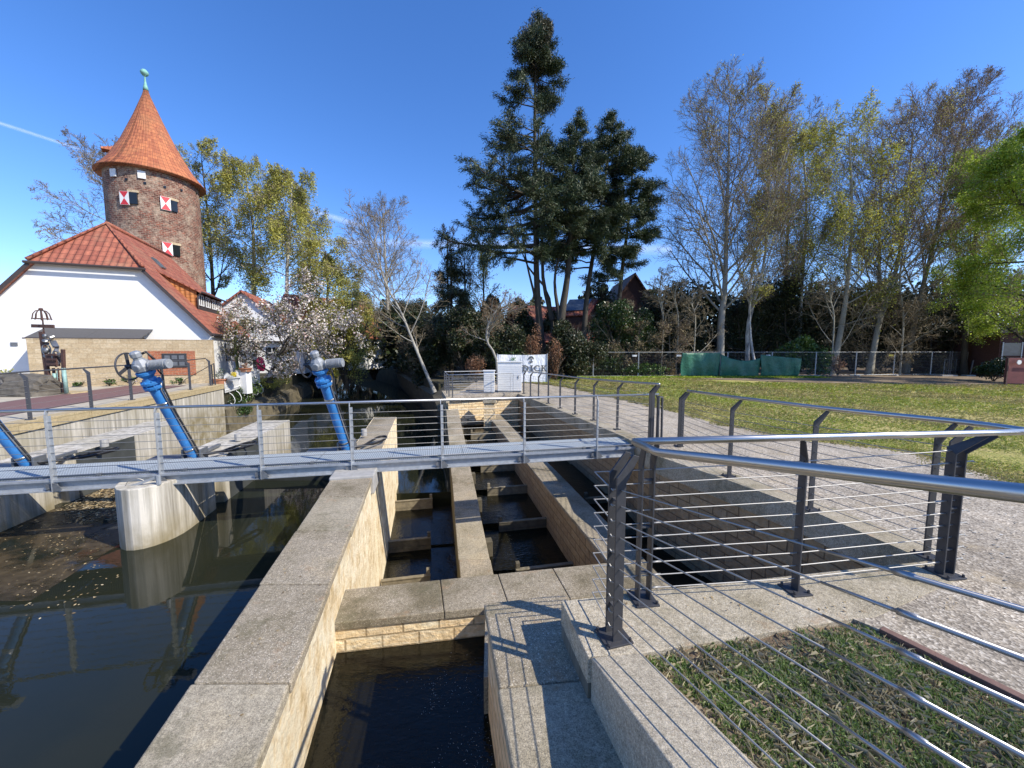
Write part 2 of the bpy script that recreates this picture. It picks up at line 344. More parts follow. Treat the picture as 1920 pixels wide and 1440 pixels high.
# ---------------------------------------------------------------- mesh building
def mesh_from(name, verts, loops, counts, mat, smooth=False, uv=True):
    verts = np.asarray(verts, dtype=np.float32); loops = np.asarray(loops, dtype=np.int32); counts = np.asarray(counts, dtype=np.int32)
    me = bpy.data.meshes.new(name)
    me.vertices.add(len(verts)); me.vertices.foreach_set('co', verts.ravel())
    me.loops.add(len(loops)); me.loops.foreach_set('vertex_index', loops)
    starts = np.concatenate([[0], np.cumsum(counts)[:-1]]).astype(np.int32)
    me.polygons.add(len(counts)); me.polygons.foreach_set('loop_start', starts)
    me.polygons.foreach_set('use_smooth', np.full(len(counts), bool(smooth), dtype=bool))
    me.update(calc_edges=True); me.validate()
    me.materials.append(MAT[mat]); return me
def tag(o, label=None, cat=None, group=None, kind=None):
    if label: o['label'] = label
    if cat: o['category'] = cat
    if group: o['group'] = group
    if kind: o['kind'] = kind
    return o
ORG = {}
def empty(name, loc, label, cat, group=None):
    o = bpy.data.objects.new(name, None); COL.objects.link(o); o.location = loc; o.empty_display_size = .2
    ORG[o.name] = Vector(loc); return tag(o, label, cat, group)
class MB:
    def __init__(s): s.v = []; s.f = []; s.uv = {}
    def add(s, vs, fs):
        k = len(s.v); s.v += [tuple(p) for p in vs]; s.f += [tuple(i+k for i in f) for f in fs]; return s
    def prism(s, top, bot):
        n_ = len(top); vs = list(top)+list(bot)
        a = sum((top[i][0]*top[(i+1) % n_][1]-top[(i+1) % n_][0]*top[i][1]) for i in range(n_))
        if a < 0: vs = list(top)[::-1]+list(bot)[::-1]
        if n_ > 4:
            tr = tessellate_polygon([[Vector(q) for q in vs[:n_]]]); caps = []
            for t_ in tr:
                t_ = tuple(t_); p0, p1, p2 = [vs[i] for i in t_]
                if (p1[0]-p0[0])*(p2[1]-p0[1])-(p1[1]-p0[1])*(p2[0]-p0[0]) < 0: t_ = t_[::-1]
                caps += [t_, (t_[2]+n_, t_[1]+n_, t_[0]+n_)]
        else: caps = [tuple(range(n_)), tuple(range(2*n_-1, n_-1, -1))]
        return s.add(vs, caps+[(i, i+n_, (i+1) % n_+n_, (i+1) % n_) for i in range(n_)])
    def poly(s, pts2, z0, z1):
        g = lambda q: q if callable(q) else (lambda x, y: q)
        a, b_ = g(z1), g(z0)
        return s.prism([(p[0], p[1], a(p[0], p[1])) for p in pts2], [(p[0], p[1], b_(p[0], p[1])) for p in pts2])
    def box(s, c, sx, sy, sz, ax=None, ay=None, az=None):
        c = Vector(c); ax = Vector(ax or (1, 0, 0)).normalized()*sx/2; ay = Vector(ay or (0, 1, 0)).normalized()*sy/2
        az = (Vector(az).normalized() if az is not None else ax.cross(ay).normalized())*sz/2
        vs = [c+ax*i+ay*j+az*k for k in (-1, 1) for j in (-1, 1) for i in (-1, 1)]
        return s.add(vs, [(0, 2, 3, 1), (4, 5, 7, 6), (0, 1, 5, 4), (2, 6, 7, 3), (0, 4, 6, 2), (1, 3, 7, 5)])
    def bar(s, a, b, wv, w_, t_):
        """flat bar from a to b, wide along wv"""
        a = Vector(a); b = Vector(b); d = (b-a).normalized(); wv = Vector(wv); wv = (wv-d*wv.dot(d)).normalized(); tv = d.cross(wv)
        return s.box((a+b)/2, w_, t_, (b-a).length, wv, tv, d)
    def tube(s, pts, r, n_=8, caps=True):
        pts = [Vector(p) for p in pts]; m_ = len(pts); rr = r if isinstance(r, (list, tuple)) else [r]*m_
        ref = None; rings = []
        for i, p in enumerate(pts):
            d = (pts[min(i+1, m_-1)]-pts[max(i-1, 0)])
            if d.length < 1e-9: d = Vector((0, 0, 1))
            d.normalize()
            if ref is None: ref = d.orthogonal().normalized()
            ref = (ref-d*ref.dot(d)).normalized(); o = d.cross(ref)
            rings.append([p+(ref*math.cos(2*PI*k/n_)+o*math.sin(2*PI*k/n_))*rr[i] for k in range(n_)])
        vs = [q for g in rings for q in g]; fs = []
        for i in range(m_-1):
            for k in range(n_):
                fs.append((i*n_+k, i*n_+(k+1) % n_, (i+1)*n_+(k+1) % n_, (i+1)*n_+k))
        if caps: fs += [tuple(range(n_-1, -1, -1)), tuple(range((m_-1)*n_, m_*n_))]
        return s.add(vs, fs)
    def cyl(s, a, b, r, n_=16, r2=None): return s.tube([a, b], [r, r if r2 is None else r2], n_)
    def lathe(s, base, axis, prof, n_=20):
        base = Vector(base); ax = Vector(axis).normalized()
        return s.tube([base+ax*h for r, h in prof], [max(r, 1e-4) for r, h in prof], n_)
    def quad(s, a, b, c, d): return s.add([a, b, c, d], [(0, 1, 2, 3)])
    def build(s, name, mat, parent=None, smooth=False, uvf=None, bevel=0):
        org = None
        if parent is None:
            xs = [p[0] for p in s.v]; ys = [p[1] for p in s.v]; zs = [p[2] for p in s.v]
            org = Vector(((min(xs)+max(xs))/2, (min(ys)+max(ys))/2, min(zs)))
        else:
            r = parent
            while r.parent: r = r.parent
            org = ORG[r.name]
        vv = np.array(s.v, dtype=np.float64)
        me = mesh_from(name, vv-np.array(org), [i for f in s.f for i in f], [len(f) for f in s.f], mat, smooth)
        # planar uv in metres: u level, v up the slope
        ul = me.uv_layers.new(name='uv')
        if len(me.polygons):
            nl = len(me.loops); vi = np.empty(nl, dtype=np.int32); me.loops.foreach_get('vertex_index', vi)
            nn = np.empty(len(me.polygons)*3); me.polygons.foreach_get('normal', nn); nn = nn.reshape(-1, 3)
            lt = np.empty(len(me.polygons), dtype=np.int32); me.polygons.foreach_get('loop_total', lt)
            pn = np.repeat(nn, lt, axis=0)
            co = np.empty(len(me.vertices)*3); me.vertices.foreach_get('co', co); co = (co.reshape(-1, 3)+np.array(org))[vi]
            if uvf is not None: uvs = uvf(co, pn)
            else:
                flat = np.abs(pn[:, 2]) > .93
                t = np.stack([-pn[:, 1], pn[:, 0], np.zeros(nl)], 1); ln = np.linalg.norm(t, axis=1)
                t = np.where((ln < 1e-6)[:, None], np.array([[1., 0, 0]]), t/np.maximum(ln, 1e-6)[:, None])
                t[flat] = (.976, .218, 0)
                bt = np.cross(pn, t)
                uvs = np.stack([(co*t).sum(1), (co*bt).sum(1)], 1)
            ul.data.foreach_set('uv', uvs.astype(np.float32).ravel())
        o = bpy.data.objects.new(name, me); COL.objects.link(o)
        if parent is None: o.location = org; ORG[o.name] = org
        else: o.parent = parent
        if bevel:
            bm_ = o.modifiers.new('bevel', 'BEVEL'); bm_.width = bevel; bm_.segments = 2; bm_.limit_method = 'ANGLE'; bm_.angle_limit = math.radians(40)
        return o
def npobj(name, verts, loops, counts, mat, parent=None, org=None, smooth=False):
    if parent is not None:
        r = parent
        while r.parent: r = r.parent
        org = ORG[r.name]
    if org is None: org = Vector((float(verts[:, 0].mean()), float(verts[:, 1].mean()), float(verts[:, 2].min())))
    me = mesh_from(name, verts-np.array(org), loops, counts, mat, smooth)
    o = bpy.data.objects.new(name, me); COL.objects.link(o)
    if parent is None: o.location = org; ORG[o.name] = Vector(org)
    else: o.parent = parent
    return o
# ================================================================ LARGE STRUCTURE
WATER = -1.2      # upstream of the gates, on the viewer's side
WDN = -2.45      # downstream
UC = V(-.226, .974, 0)     # along the channels, downstream end near the camera
UB = V(.974, .226, 0)      # across them
def xw(k, s=-.229): return lambda Y: k+s*Y
def st(mb, name, mat, label=None, cat=None, **k):
    o = mb.build(name, mat, None, **k); return tag(o, label, cat, kind='structure') if not label else tag(o, label, cat)

# --- ground far below everything, out to the horizon
st(MB().poly([(-900, -300), (900, -300), (900, 1500), (-900, 1500)], -4.4, -4.2), 'ground', 'wood_floor_earth')
# --- river: low water beyond the gates, held-back water on the viewer's side
st(MB().poly([(-11.5, 8.3), (-3.15, 8.4), (-3.65, 10.75), (-1.3, 10.95), (-3.1, 18.6), (-5.2, 24), (-14, 45), (-26, 64), (-70, 100), (-100, 90), (-30, 69), (-21, 42), (-15.2, 24.9), (-13.7, 18.4)], WDN-.5, WDN), 'river', 'river_water')
st(MB().poly([(-30, -6), (.1, -6), (-3.15, 8.35), (-3.3, 8.3), (-6.4, 8.3), (-30, 8.3)], WATER-.4, WATER), 'river_upstream', 'river_water')
open_edge = [atg(1740, 1052), atg(1516, 955), atg(1356, 897), atg(1232, 855), atg(1169.6, 818.8), atg(1084, 783), atg(1009, 753), atg(972, 738.5)]
pf0 = atg(836, 744); pf1 = open_edge[-1]; PY = pf0.y
gx = [(p.x, p.y) for p in open_edge]
lawn_edge = [(7.2, 3.3)]+[tuple(atg(x_, y_).to_tuple()[:2]) for x_, y_ in ((1917, 910), (1692, 843), (1527, 826), (1377, 799), (1284, 773.5), (1155, 745), (1085, 729), (1040, 722))]+[(-1.2, 26.0)]
path_poly = gx + [(pf0.x+.3, PY), (-2.4, 26.0)] + lawn_edge[::-1] + [(9, 1.0), (2.5, 1.0), (2.5, 1.733), (2.24, 2.2), (2.16, 2.294), (3.3, 2.83)]
st(MB().poly(path_poly, lambda x, y: zg(y)-.2, lambda x, y: zg(y)), 'gravel_path', 'gravel')
def zl(x, y): return zg(y)-.012
# lawn as a grid so that it can fall away
def grid(name, mat, x0, x1, y0, y1, nx, ny, zf, inside=None, kind='structure'):
    vs = []; idx = {}; fs = []
    for j in range(ny+1):
        for i in range(nx+1):
            x = x0+(x1-x0)*i/nx; y = y0+(y1-y0)*j/ny; idx[i, j] = len(vs); vs.append((x, y, zf(x, y)))
    for j in range(ny):
        for i in range(nx):
            cx = x0+(x1-x0)*(i+.5)/nx; cy = y0+(y1-y0)*(j+.5)/ny
            if inside is None or inside(cx, cy): fs.append((idx[i, j], idx[i+1, j], idx[i+1, j+1], idx[i, j+1]))
    m_ = MB(); m_.add(vs, fs); o = m_.build(name, mat); return tag(o, kind=kind)
le = sorted(lawn_edge, key=lambda p: p[1])
def lawn_x(y):
    if y <= le[0][1]: return le[0][0]
    for a, b_ in zip(le, le[1:]):
        if a[1] <= y <= b_[1]: return a[0]+(b_[0]-a[0])*(y-a[1])/(b_[1]-a[1]+1e-9)
    return le[-1][0]
lv = []; lf = []; NX = 46
ys = [1.0+.6*j for j in range(50)]
for j, y in enumerate(ys):
    x0 = lawn_x(y)
    for i in range(NX+1):
        x = x0-.25+(62-x0)*(i/NX)**1.5; x += .10*math.sin(y*3.1)+.06*math.sin(y*7.3) if i == 0 else 0
        lv.append((x, y, zl(x, y)+(.018+.02*math.sin(x*1.7+y)*math.sin(y*1.3) if i else .004)))
for j in range(len(ys)-1):
    for i in range(NX): a = j*(NX+1)+i; lf.append((a, a+1, a+NX+2, a+NX+1))
tag(MB().add(lv, lf).build('lawn', 'lawn_soil'), kind='structure')
# bare earth in front of the fence at the far right, on the lawn
ev = []; 
EB = [(13.5, 27.2), (18.5, 24.2), (24, 22.6), (34, 20.8), (60, 19), (60, 45), (20, 45), (13.5, 31)]
st(MB().poly(EB, -.7, lambda x, y: zl(x, y)+.045), 'bare_earth', 'bare_earth')
st(MB().poly([(-4.6, 24.0), (-2.4, 25.8), (3, 26.2), (9, 29), (14, 31.2), (70, 31.2), (200, 60), (300, 400), (-60, 400), (-60, 100), (-25, 64), (-13.2, 45)], -3.0, lambda x, y: -.46), 'woodland_floor', 'wood_floor_earth')
# --- left-hand land beyond the plaza
PX = lambda Y: -8.74-.277*Y      # plaza kerb line
ZP = .05
st(MB().poly([(PX(4)-.3, 4), (PX(18.3)-.3, 18.3), (-17.5, 24), (-60, 32), (-60, -4), (PX(-4)-.3, -4)], -3.0, ZP-.004), 'plaza', 'plaza_slab')
rs = []; rf = []
for j in range(25):
    y = 3+j*.6
    for dx in (-1.25, -3.9): rs.append((PX(y)+dx, y, ZP+.004))
for j in range(24): a = 2*j; rf.append((a, a+2, a+3, a+1))
tag(MB().add(rs, rf).build('paved_strip', 'paving_red'), kind='structure')
st(MB().poly([(-14.1, 18.5), (-15.8, 24.9), (-21.6, 42), (-30.5, 69), (-100, 130), (-300, 400), (-400, 60), (-60, 30), (-17.4, 23.8)], -3.4, -.30), 'left_bank', 'wood_floor_earth')
# --- plaza retaining wall with its coping
t = empty('retaining_wall', (PX(7), 7, WATER), 'streaked concrete river wall below the plaza railing, with pale stone coping', 'wall')
q_ = lambda d, y, z: (PX(y)-d, y, z)
MB().prism([q_(0, 3, ZP-.23), q_(0, 18.3, ZP-.23), q_(.5, 18.3, ZP-.23), q_(.5, 3, ZP-.23)], [q_(0, 3, -3.4), q_(0, 18.3, -3.4), q_(.5, 18.3, -3.4), q_(.5, 3, -3.4)]).build('wall_face', 'shuttered_concrete', t)
mb = MB(); y = 3.0
while y < 18.2:
    y2 = min(y+1.25, 18.32)
    mb.prism([q_(-.045, y+.006, ZP), q_(-.045, y2-.006, ZP), q_(.36, y2-.006, ZP), q_(.36, y+.006, ZP)], [q_(-.045, y+.006, ZP-.227), q_(-.045, y2-.006, ZP-.227), q_(.36, y2-.006, ZP-.227), q_(.36, y+.006, ZP-.227)]); y = y2
mb.build('coping', 'coping_stone', t, bevel=.006)
# --- old bank wall further up the river
mb = MB(); pts = [(-13.82, 18.35), (-15.35, 24.9), (-21.2, 42), (-30, 69)]
rnd = random.Random(3)
for a, b_ in zip(pts, pts[1:]):
    nseg = max(1, int((b_[1]-a[1])/1.2))
    for k in range(nseg):
        p = Vector(a).lerp(Vector(b_), k/nseg); q = Vector(a).lerp(Vector(b_), (k+1)/nseg); h1 = -1.1-.5*min(1, (p.y-18)/6)+rnd.uniform(-.15, .15)
        mb.prism([(p.x+.02, p.y, h1), (q.x+.02, q.y, h1), (q.x-.9, q.y, h1+.5), (p.x-.9, p.y, h1+.5)], [(p.x+.3, p.y, -3.4), (q.x+.3, q.y, -3.4), (q.x-.9, q.y, -3.4), (p.x-.9, p.y, -3.4)])
tag(mb.build('bank_wall', 'bank_stone'), 'mossy old stone bank wall below the white picket fence', 'wall')
# --- right river bank beyond the far platform
tag(MB().prism([(-3.6, 18.7, -1.3), (-5.0, 24, -1.2), (-13.6, 45, -1.0), (-12, 46, -.5), (-2.4, 26, -.47), (-2.2, 18.8, -.45)], [(-3.0, 18.7, -3.4), (-4.6, 24, -3.4), (-13, 45, -3.4), (-12, 46, -3.4), (-2.4, 26, -3.4), (-2.2, 18.8, -3.4)]).build('river_bank', 'bank_stone'), kind='structure')

# ================================================================ CHANNEL WALLS
def coped_wall(name, label, L0, L1, R0, R1, z0, z1, face='split_stone', zb=-3.4, cop=.085, over=.03, n_=8, copmat='washed_concrete', gap=.004, batter=0):
    """wall between near (0) and far (1) ends; L/R = plan points of the top edges; z0,z1 = top heights"""
    L0, L1, R0, R1 = [V(p[0], p[1], 0) for p in (L0, L1, R0, R1)]
    t = empty(name, ((L0+R0)/2).to_tuple()[:2]+(zb,), label, 'wall')
    c = (R0-L0).normalized()*over
    def up(p, z): return (p.x, p.y, z)
    MB().prism([up(L0+c, z0-cop), up(R0-c, z0-cop), up(R1-c, z1-cop), up(L1+c, z1-cop)],
               [up(L0+c, zb), up(R0-c+c.normalized()*batter, zb), up(R1-c+c.normalized()*batter, zb), up(L1+c, zb)]).build('stone_face', face, t)
    mb = MB(); mb2 = MB()
    for k in range(n_):
        a, b_ = k/n_, (k+1)/n_; e = gap/max(.1, (L1-L0).length)
        a += e; b_ -= e; za, zb_ = z0+(z1-z0)*a, z0+(z1-z0)*b_
        la, lb, ra, rb = L0.lerp(L1, a), L0.lerp(L1, b_), R0.lerp(R1, a), R0.lerp(R1, b_)
        j_ = .004*math.sin(k*5.3); c_ = (R0-L0).normalized()*.006*math.sin(k*3.1+1)      # slabs never sit quite true
        (mb2 if k % 3 == 1 else mb).prism([up(la+c_, za+j_), up(ra+c_, za+j_*.3), up(rb+c_, zb_+j_*.6), up(lb+c_, zb_+j_)], [up(la+c_, za-cop+.001), up(ra+c_, za-cop+.001), up(rb+c_, zb_-cop+.001), up(lb+c_, zb_-cop+.001)])
    mb.build('coping', copmat, t, bevel=.012); mb2.build('coping', 'smooth_slab', t, bevel=.012)
    return t
# W0: long wall left, from behind the camera to beyond the bridge
Z0 = -.35
Lx = lambda Y: -1.454-.238*Y
Rx = lambda Y: -.866-.229*Y
W0 = coped_wall('channel_wall', 'thick split-stone wall with a pebbled coping between river and fish pass, running under the footbridge', (Lx(.2), .2), (Lx(6.2), 6.2), (Rx(.2), .2), (Rx(6.2), 6.2), Z0, Z0, n_=6, batter=.02, face='rough_stone')
# W0 beyond the bridge (own coping without overhang)
MB().poly([(Lx(6.2), 6.2), (Rx(6.2)-.03, 6.2), (Rx(11.54), 11.54), (Lx(11.54), 11.54)], -3.4, Z0-.005).build('stone_face', 'rough_stone', W0)
MB().poly([(Lx(6.5)+.02, 6.5), (Rx(6.5)-.05, 6.5), (Rx(11.5)-.02, 11.52), (Lx(11.5)+.02, 11.52)], Z0-.01, Z0+.003).build('coping', 'washed_concrete', W0)
MB().poly([(Lx(6.05)+.03, 5.85), (Rx(6.05)+.04, 6.0), (Rx(6.7)+.05, 6.64), (Lx(6.7)+.02, 6.56)], -.62, Z0+.045).build('bearing_pad', 'concrete_foot', W0, bevel=.02)
# cross wall (weir wall) near
ZC = -.87; HC = EYE-ZC
cf0 = V(-1.373, 2.93, 0)*(HC/2.2); cf1 = at(1262, 1103, ZC); cf1.z = 0
cb0 = V(-1.50, 3.364, 0)*(HC/2.2); cb1 = at(1208, 1048, ZC); cb1.z = 0
t = empty('cross_wall', (0, 3.3, -2), 'low split-stone weir wall with pebbled coping crossing all three lanes at their near end', 'wall')
dv = UC*.03
MB().prism([tuple(cf0+dv+V(-.4, -.08, ZC-.085)), tuple(cf1+dv+V(0, 0, ZC-.085)), tuple(cb1-dv+V(0, 0, ZC-.085)), tuple(cb0-dv+V(-.4, -.08, ZC-.085))],
           [tuple(cf0+dv+V(-.4, -.08, -3.4)), tuple(cf1+dv+V(0, 0, -3.4)), tuple(cb1-dv+V(0, 0, -3.4)), tuple(cb0-dv+V(-.4, -.08, -3.4))]).build('stone_face', 'split_stone', t)
mb = MB()
fr = [0, .28, .47, .66, 1.0]
for a, b_ in zip(fr, fr[1:]):
    pa, pb, qa, qb = cf0.lerp(cf1, a+.001), cf0.lerp(cf1, b_-.001), cb0.lerp(cb1, a+.001), cb0.lerp(cb1, b_-.001)
    if a == 0: pa = pa+V(-.1, -.02, 0); qa = qa+V(-.1, -.02, 0)
    mb.prism([(p.x, p.y, ZC) for p in (pa, pb, qb, qa)], [(p.x, p.y, ZC-.084) for p in (pa, pb, qb, qa)])
mb.build('coping', 'washed_concrete', t, bevel=.01)
# W1, W2
def w2d(px, py, z): p = at(px, py, z); return (p.x, p.y)
def ext(n0, f0, zn, zf, Yn):      # carry a surveyed edge on to depth Yn
    k = (Yn-n0[1])/(f0[1]-n0[1]); return (n0[0]+(f0[0]-n0[0])*k, Yn), zn+(zf-zn)*k
e_ = (w2d(863, 1083, -1.95), w2d(835, 753, -.83), w2d(925, 1078, -1.95), w2d(856, 753, -.83))
(l_, zn_), (r_, _) = ext(e_[0], e_[1], -1.95, -.83, 4.6), ext(e_[2], e_[3], -1.95, -.83, 4.6)
Q1 = (l_, e_[1], r_, e_[3], zn_, -.83)
e_ = (w2d(1110, 1016.7, -1.3), w2d(912, 776, -1.36), w2d(1171, 1010, -1.3), w2d(936, 776, -1.36))
(l_, zn_), (r_, _) = ext(e_[0], e_[1], -1.3, -1.36, 4.7), ext(e_[2], e_[3], -1.3, -1.36, 4.2)
Q2 = (l_, e_[1], r_, e_[3], -1.3, -1.36)
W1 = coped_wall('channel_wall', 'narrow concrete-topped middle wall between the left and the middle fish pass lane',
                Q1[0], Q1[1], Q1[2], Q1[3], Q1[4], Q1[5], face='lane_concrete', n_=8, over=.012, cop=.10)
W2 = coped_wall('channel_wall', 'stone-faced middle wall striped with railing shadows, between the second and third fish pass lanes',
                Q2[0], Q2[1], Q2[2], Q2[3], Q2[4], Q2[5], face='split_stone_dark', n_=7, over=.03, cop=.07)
# W3: foreground wall on the right of the near channel
ZW3 = -.25
H3 = EYE-ZW3
def w3(px, py): p = at(px, py, ZW3); return (p.x, p.y)
a0, a1 = w3(906, 1130), w3(963, 1440)
aL = (a1[0]+(a1[0]-a0[0])*.9, a1[1]+(a1[1]-a0[1])*.9)
b0 = at(1045, 1150, ZW3); 
W3 = coped_wall('channel_wall', 'foreground wall with pebbled coping and hooked railing shadows, right of the nearest channel', aL, a0, (1.05, aL[1]), (.42, w3(1027, 1112)[1]), ZW3, ZW3, face='split_stone', n_=3, over=.035, cop=.08)
MB().poly([a0, w3(1027, 1112), (cf0.lerp(cf1, .62).x, cf0.lerp(cf1, .62).y+.05), (cf0.lerp(cf1, .40).x, cf0.lerp(cf1, .40).y+.05)], -3.4, ZC-.004).build('stone_face', 'washed_concrete', W3)
# right-hand wall of lane 3: concrete band over stone, holding up the gravel path
t = empty('lane_side_wall', (1, 8, -2), 'tall stone side wall with a plain concrete band, holding up the gravel path', 'wall')
mb = MB(); mb2 = MB(); mbe = MB()
oe = [V(p.x, p.y, 0) for p in open_edge]
for a, b_ in zip(oe, oe[1:]):
    d = (b_-a).normalized(); nrm = V(-d.y, d.x, 0)*-1
    if nrm.x < 0: nrm = -nrm
    q = lambda p, o_, z: (p.x+nrm.x*o_, p.y+nrm.y*o_, z+zg(p.y))
    mb.prism([q(a, -.012, .006), q(b_, -.012, .006), q(b_, .30, .006), q(a, .30, .006)], [q(a, -.012, -.30), q(b_, -.012, -.30), q(b_, .30, -.30), q(a, .30, -.30)])
    mb2.prism([q(a, .012, -.302), q(b_, .012, -.302), q(b_, .4, -.302), q(a, .4, -.302)], [q(a, -.01, -3.2), q(b_, -.01, -3.2), q(b_, .4, -3.2), q(a, .4, -3.2)])
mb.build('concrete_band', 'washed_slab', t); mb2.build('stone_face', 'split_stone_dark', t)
# near slab that carries the corner railing, with a lip towards W3
slab = [at(1052, 1127), at(1102, 1232), at(1207, 1225), at(1600, 1160), at(1640, 1158), at(1800, 1085), at(1742, 1052), at(1262, 1103)]
t = empty('concrete_slab', (1.2, 2.4, -2), 'pebbled concrete slab carrying the near corner of the steel railing', 'slab')
MB().poly([(p.x, p.y) for p in slab], -.16, .004).build('slab_top', 'washed_slab', t, bevel=.006)
sl2 = [(p.x+.0, p.y) for p in slab]
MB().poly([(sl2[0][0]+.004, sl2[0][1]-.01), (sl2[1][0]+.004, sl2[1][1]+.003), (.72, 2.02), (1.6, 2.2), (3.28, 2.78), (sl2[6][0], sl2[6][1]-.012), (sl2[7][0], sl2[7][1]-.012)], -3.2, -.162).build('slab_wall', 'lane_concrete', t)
# sloping kerb beside the grass
kz = lambda y: max(0, (1.93-y))*.21
t = empty('concrete_kerb', (.6, 1.4, -1), 'sloping concrete kerb wall climbing from the slab towards the viewer beside the grass', 'kerb')
kl = lambda y: .457+(1.914-y)*.24; kr = lambda y: .735+(2.0-y)*.27
MB().prism([(kl(1.99), 1.985, .001), (kr(2.03), 2.02, .001), (kr(.3), .3, kz(.3)), (kl(.3), .3, kz(.3))], [(kl(1.99), 1.985, -1.4), (kr(2.03), 2.02, -1.4), (kr(.3), .3, -1.4), (kl(.3), .3, -1.4)]).build('kerb_body', 'kerb_top', t, bevel=.008)
# soil of the planted patch
def zs(x, y):
    s_ = (x-kr(y))/max(.3, (2.3-kr(y))); s_ = min(1, max(0, s_)); return (kz(y)-.03)*(1-s_)-.02*s_
sv = []; sf = []
for j in range(19):
    y = 2.3-j*.12
    for i in range(15):
        x0_ = kr(y)-.02; x1_ = 2.3+(2.3-y)*.30; x = x0_+(x1_-x0_)*i/14; ym = min(y, 2.03+(x-.75)*.185); sv.append((x, ym, zs(x, ym)+.012*math.sin(9*x+5*y)))
for j in range(18):
    for i in range(14): a = j*15+i; sf.append((a, a+15, a+16, a+1))
tag(MB().add(sv, sf).build('planting_soil', 'bare_earth'), kind='structure')
mb = MB(); p0 = at(1652, 1178, 0); p1 = at(1925, 1312, 0); dd = (p1-p0); 
mb.bar(p0+V(0, 0, -.008), p0+dd*2.2+V(0, 0, -.008), (dd.y, -dd.x, 0), .05, .03)
tag(mb.build('timber_edging', 'timber_rail', bevel=.004), 'weathered brown timber edging between the planted patch and the gravel', 'edging')

# --- far platform
ZF = zg(30)
t = empty('platform', (-1, PY+1.5, -3), 'concrete platform carrying the white cabinets at the far end of the fish pass', 'platform')
MB().poly([(pf0.x, PY), (pf1.x, pf1.y), (pf1.x-.3, PY+3.2), (pf0.x-.7, PY+2.8)], ZF-.26, ZF+.008).build('platform_slab', 'washed_slab', t, bevel=.01)
MB().poly([(pf0.x+.1, PY+.05), (pf1.x, pf1.y+.05), (pf1.x-.3, PY+3), (pf0.x-.6, PY+2.6)], -3.4, ZF-.261).build('stone_face', 'split_stone', t)
pa = atY(907, 743, PY-.3); pb = atY(928, 742, PY-.3)
MB().poly([(pa.x, PY-.30), (pb.x, PY-.24), (pb.x, PY+.2), (pa.x, PY+.2)], -3.4, ZF-.22).build('pilaster', 'split_stone', t)
MB().poly([(pa.x-.04, PY-.36), (pb.x+.04, PY-.30), (pb.x+.04, PY+.15), (pa.x-.04, PY+.15)], ZF-.218, ZF+.012).build('pilaster_cap', 'washed_slab', t, bevel=.01)

# --- lane water, stepping down through the pools, and timber weirs
lanes = {1: (W0, None)}
def lerp2(a, b_, t_): return (a[0]+(b_[0]-a[0])*t_, a[1]+(b_[1]-a[1])*t_)
w1L0, w1L1, w1R0, w1R1 = Q1[:4]; w2L0, w2L1, w2R0, w2R1 = Q2[:4]
def xon(a, b_, Y): return a[0]+(b_[0]-a[0])*(Y-a[1])/(b_[1]-a[1])
def xopen(Y):
    for a, b_ in zip(oe, oe[1:]):
        if a.y <= Y <= b_.y: return a.x+(b_.x-a.x)*(Y-a.y)/(b_.y-a.y)
    return oe[0].x+(oe[0].x-oe[1].x)/(oe[0].y-oe[1].y)*(Y-oe[0].y) if Y < oe[0].y else oe[-1].x
mb = MB()
def pool(xa, xb, Ya, Yb, z): mb.add([(xa(Ya), Ya, z), (xb(Ya), Ya+.2, z), (xb(Yb), Yb+.2, z), (xa(Yb), Yb, z)], [(0, 1, 2, 3)])
lane2 = (lambda Y: xon(w1R0, w1R1, Y)-.05, lambda Y: xon(w2L0, w2L1, Y)+.06)
lane3 = (lambda Y: xon(w2R0, w2R1, Y)-.06, lambda Y: xopen(Y)+.05)
lane1 = (lambda Y: Rx(Y)-.05, lambda Y: xon(w1L0, w1L1, Y)+.05)
L2P = [(960, 1065, 1063), (930, 1010, 976), (909, 980, 913), (897, 930, 872), (879, 906, 811), (873, 903, 789)]
def l2z(y): return -2.3+.7*(y-6)/12.5
def solve(px, py, zf):
    z = -2
    for _ in range(20): p = at(px, py, z); z = zf(p.y)
    return p
wy2 = [solve(r_, y_, lambda q: l2z(q)+.12) for l_, r_, y_ in L2P]
ys2 = [4.4]+[p.y+.03 for p in wy2]+[PY+.1]
for k in range(len(ys2)-1): pool(*lane2, ys2[k], ys2[k+1], l2z((ys2[k]+ys2[k+1])/2)-.03)
yw3 = [2.6, 5.2, 7.0, 8.6, 11.0, 14, PY+.1]
for k in range(6): pool(*lane3, yw3[k], yw3[k+1], -1.62-.03*k)
wy1 = [at(780, 937, -2.5), at(780, 1010, -2.55), at(770, 1081, -2.55)]
pool(*lane1, 4.2, wy1[2].y, -2.84); pool(*lane1, wy1[2].y, wy1[1].y, -2.80); pool(*lane1, wy1[1].y, wy1[0].y, -2.76)
mb.add([(-2.2, 3.6, WATER+.01), (-.9, 0, WATER+.01), (1.2, 0, WATER+.01), (.35, 3.9, WATER+.01)], [(0, 1, 2, 3)])
tag(mb.build('fish_pass_water', 'pool_water'), kind='structure')
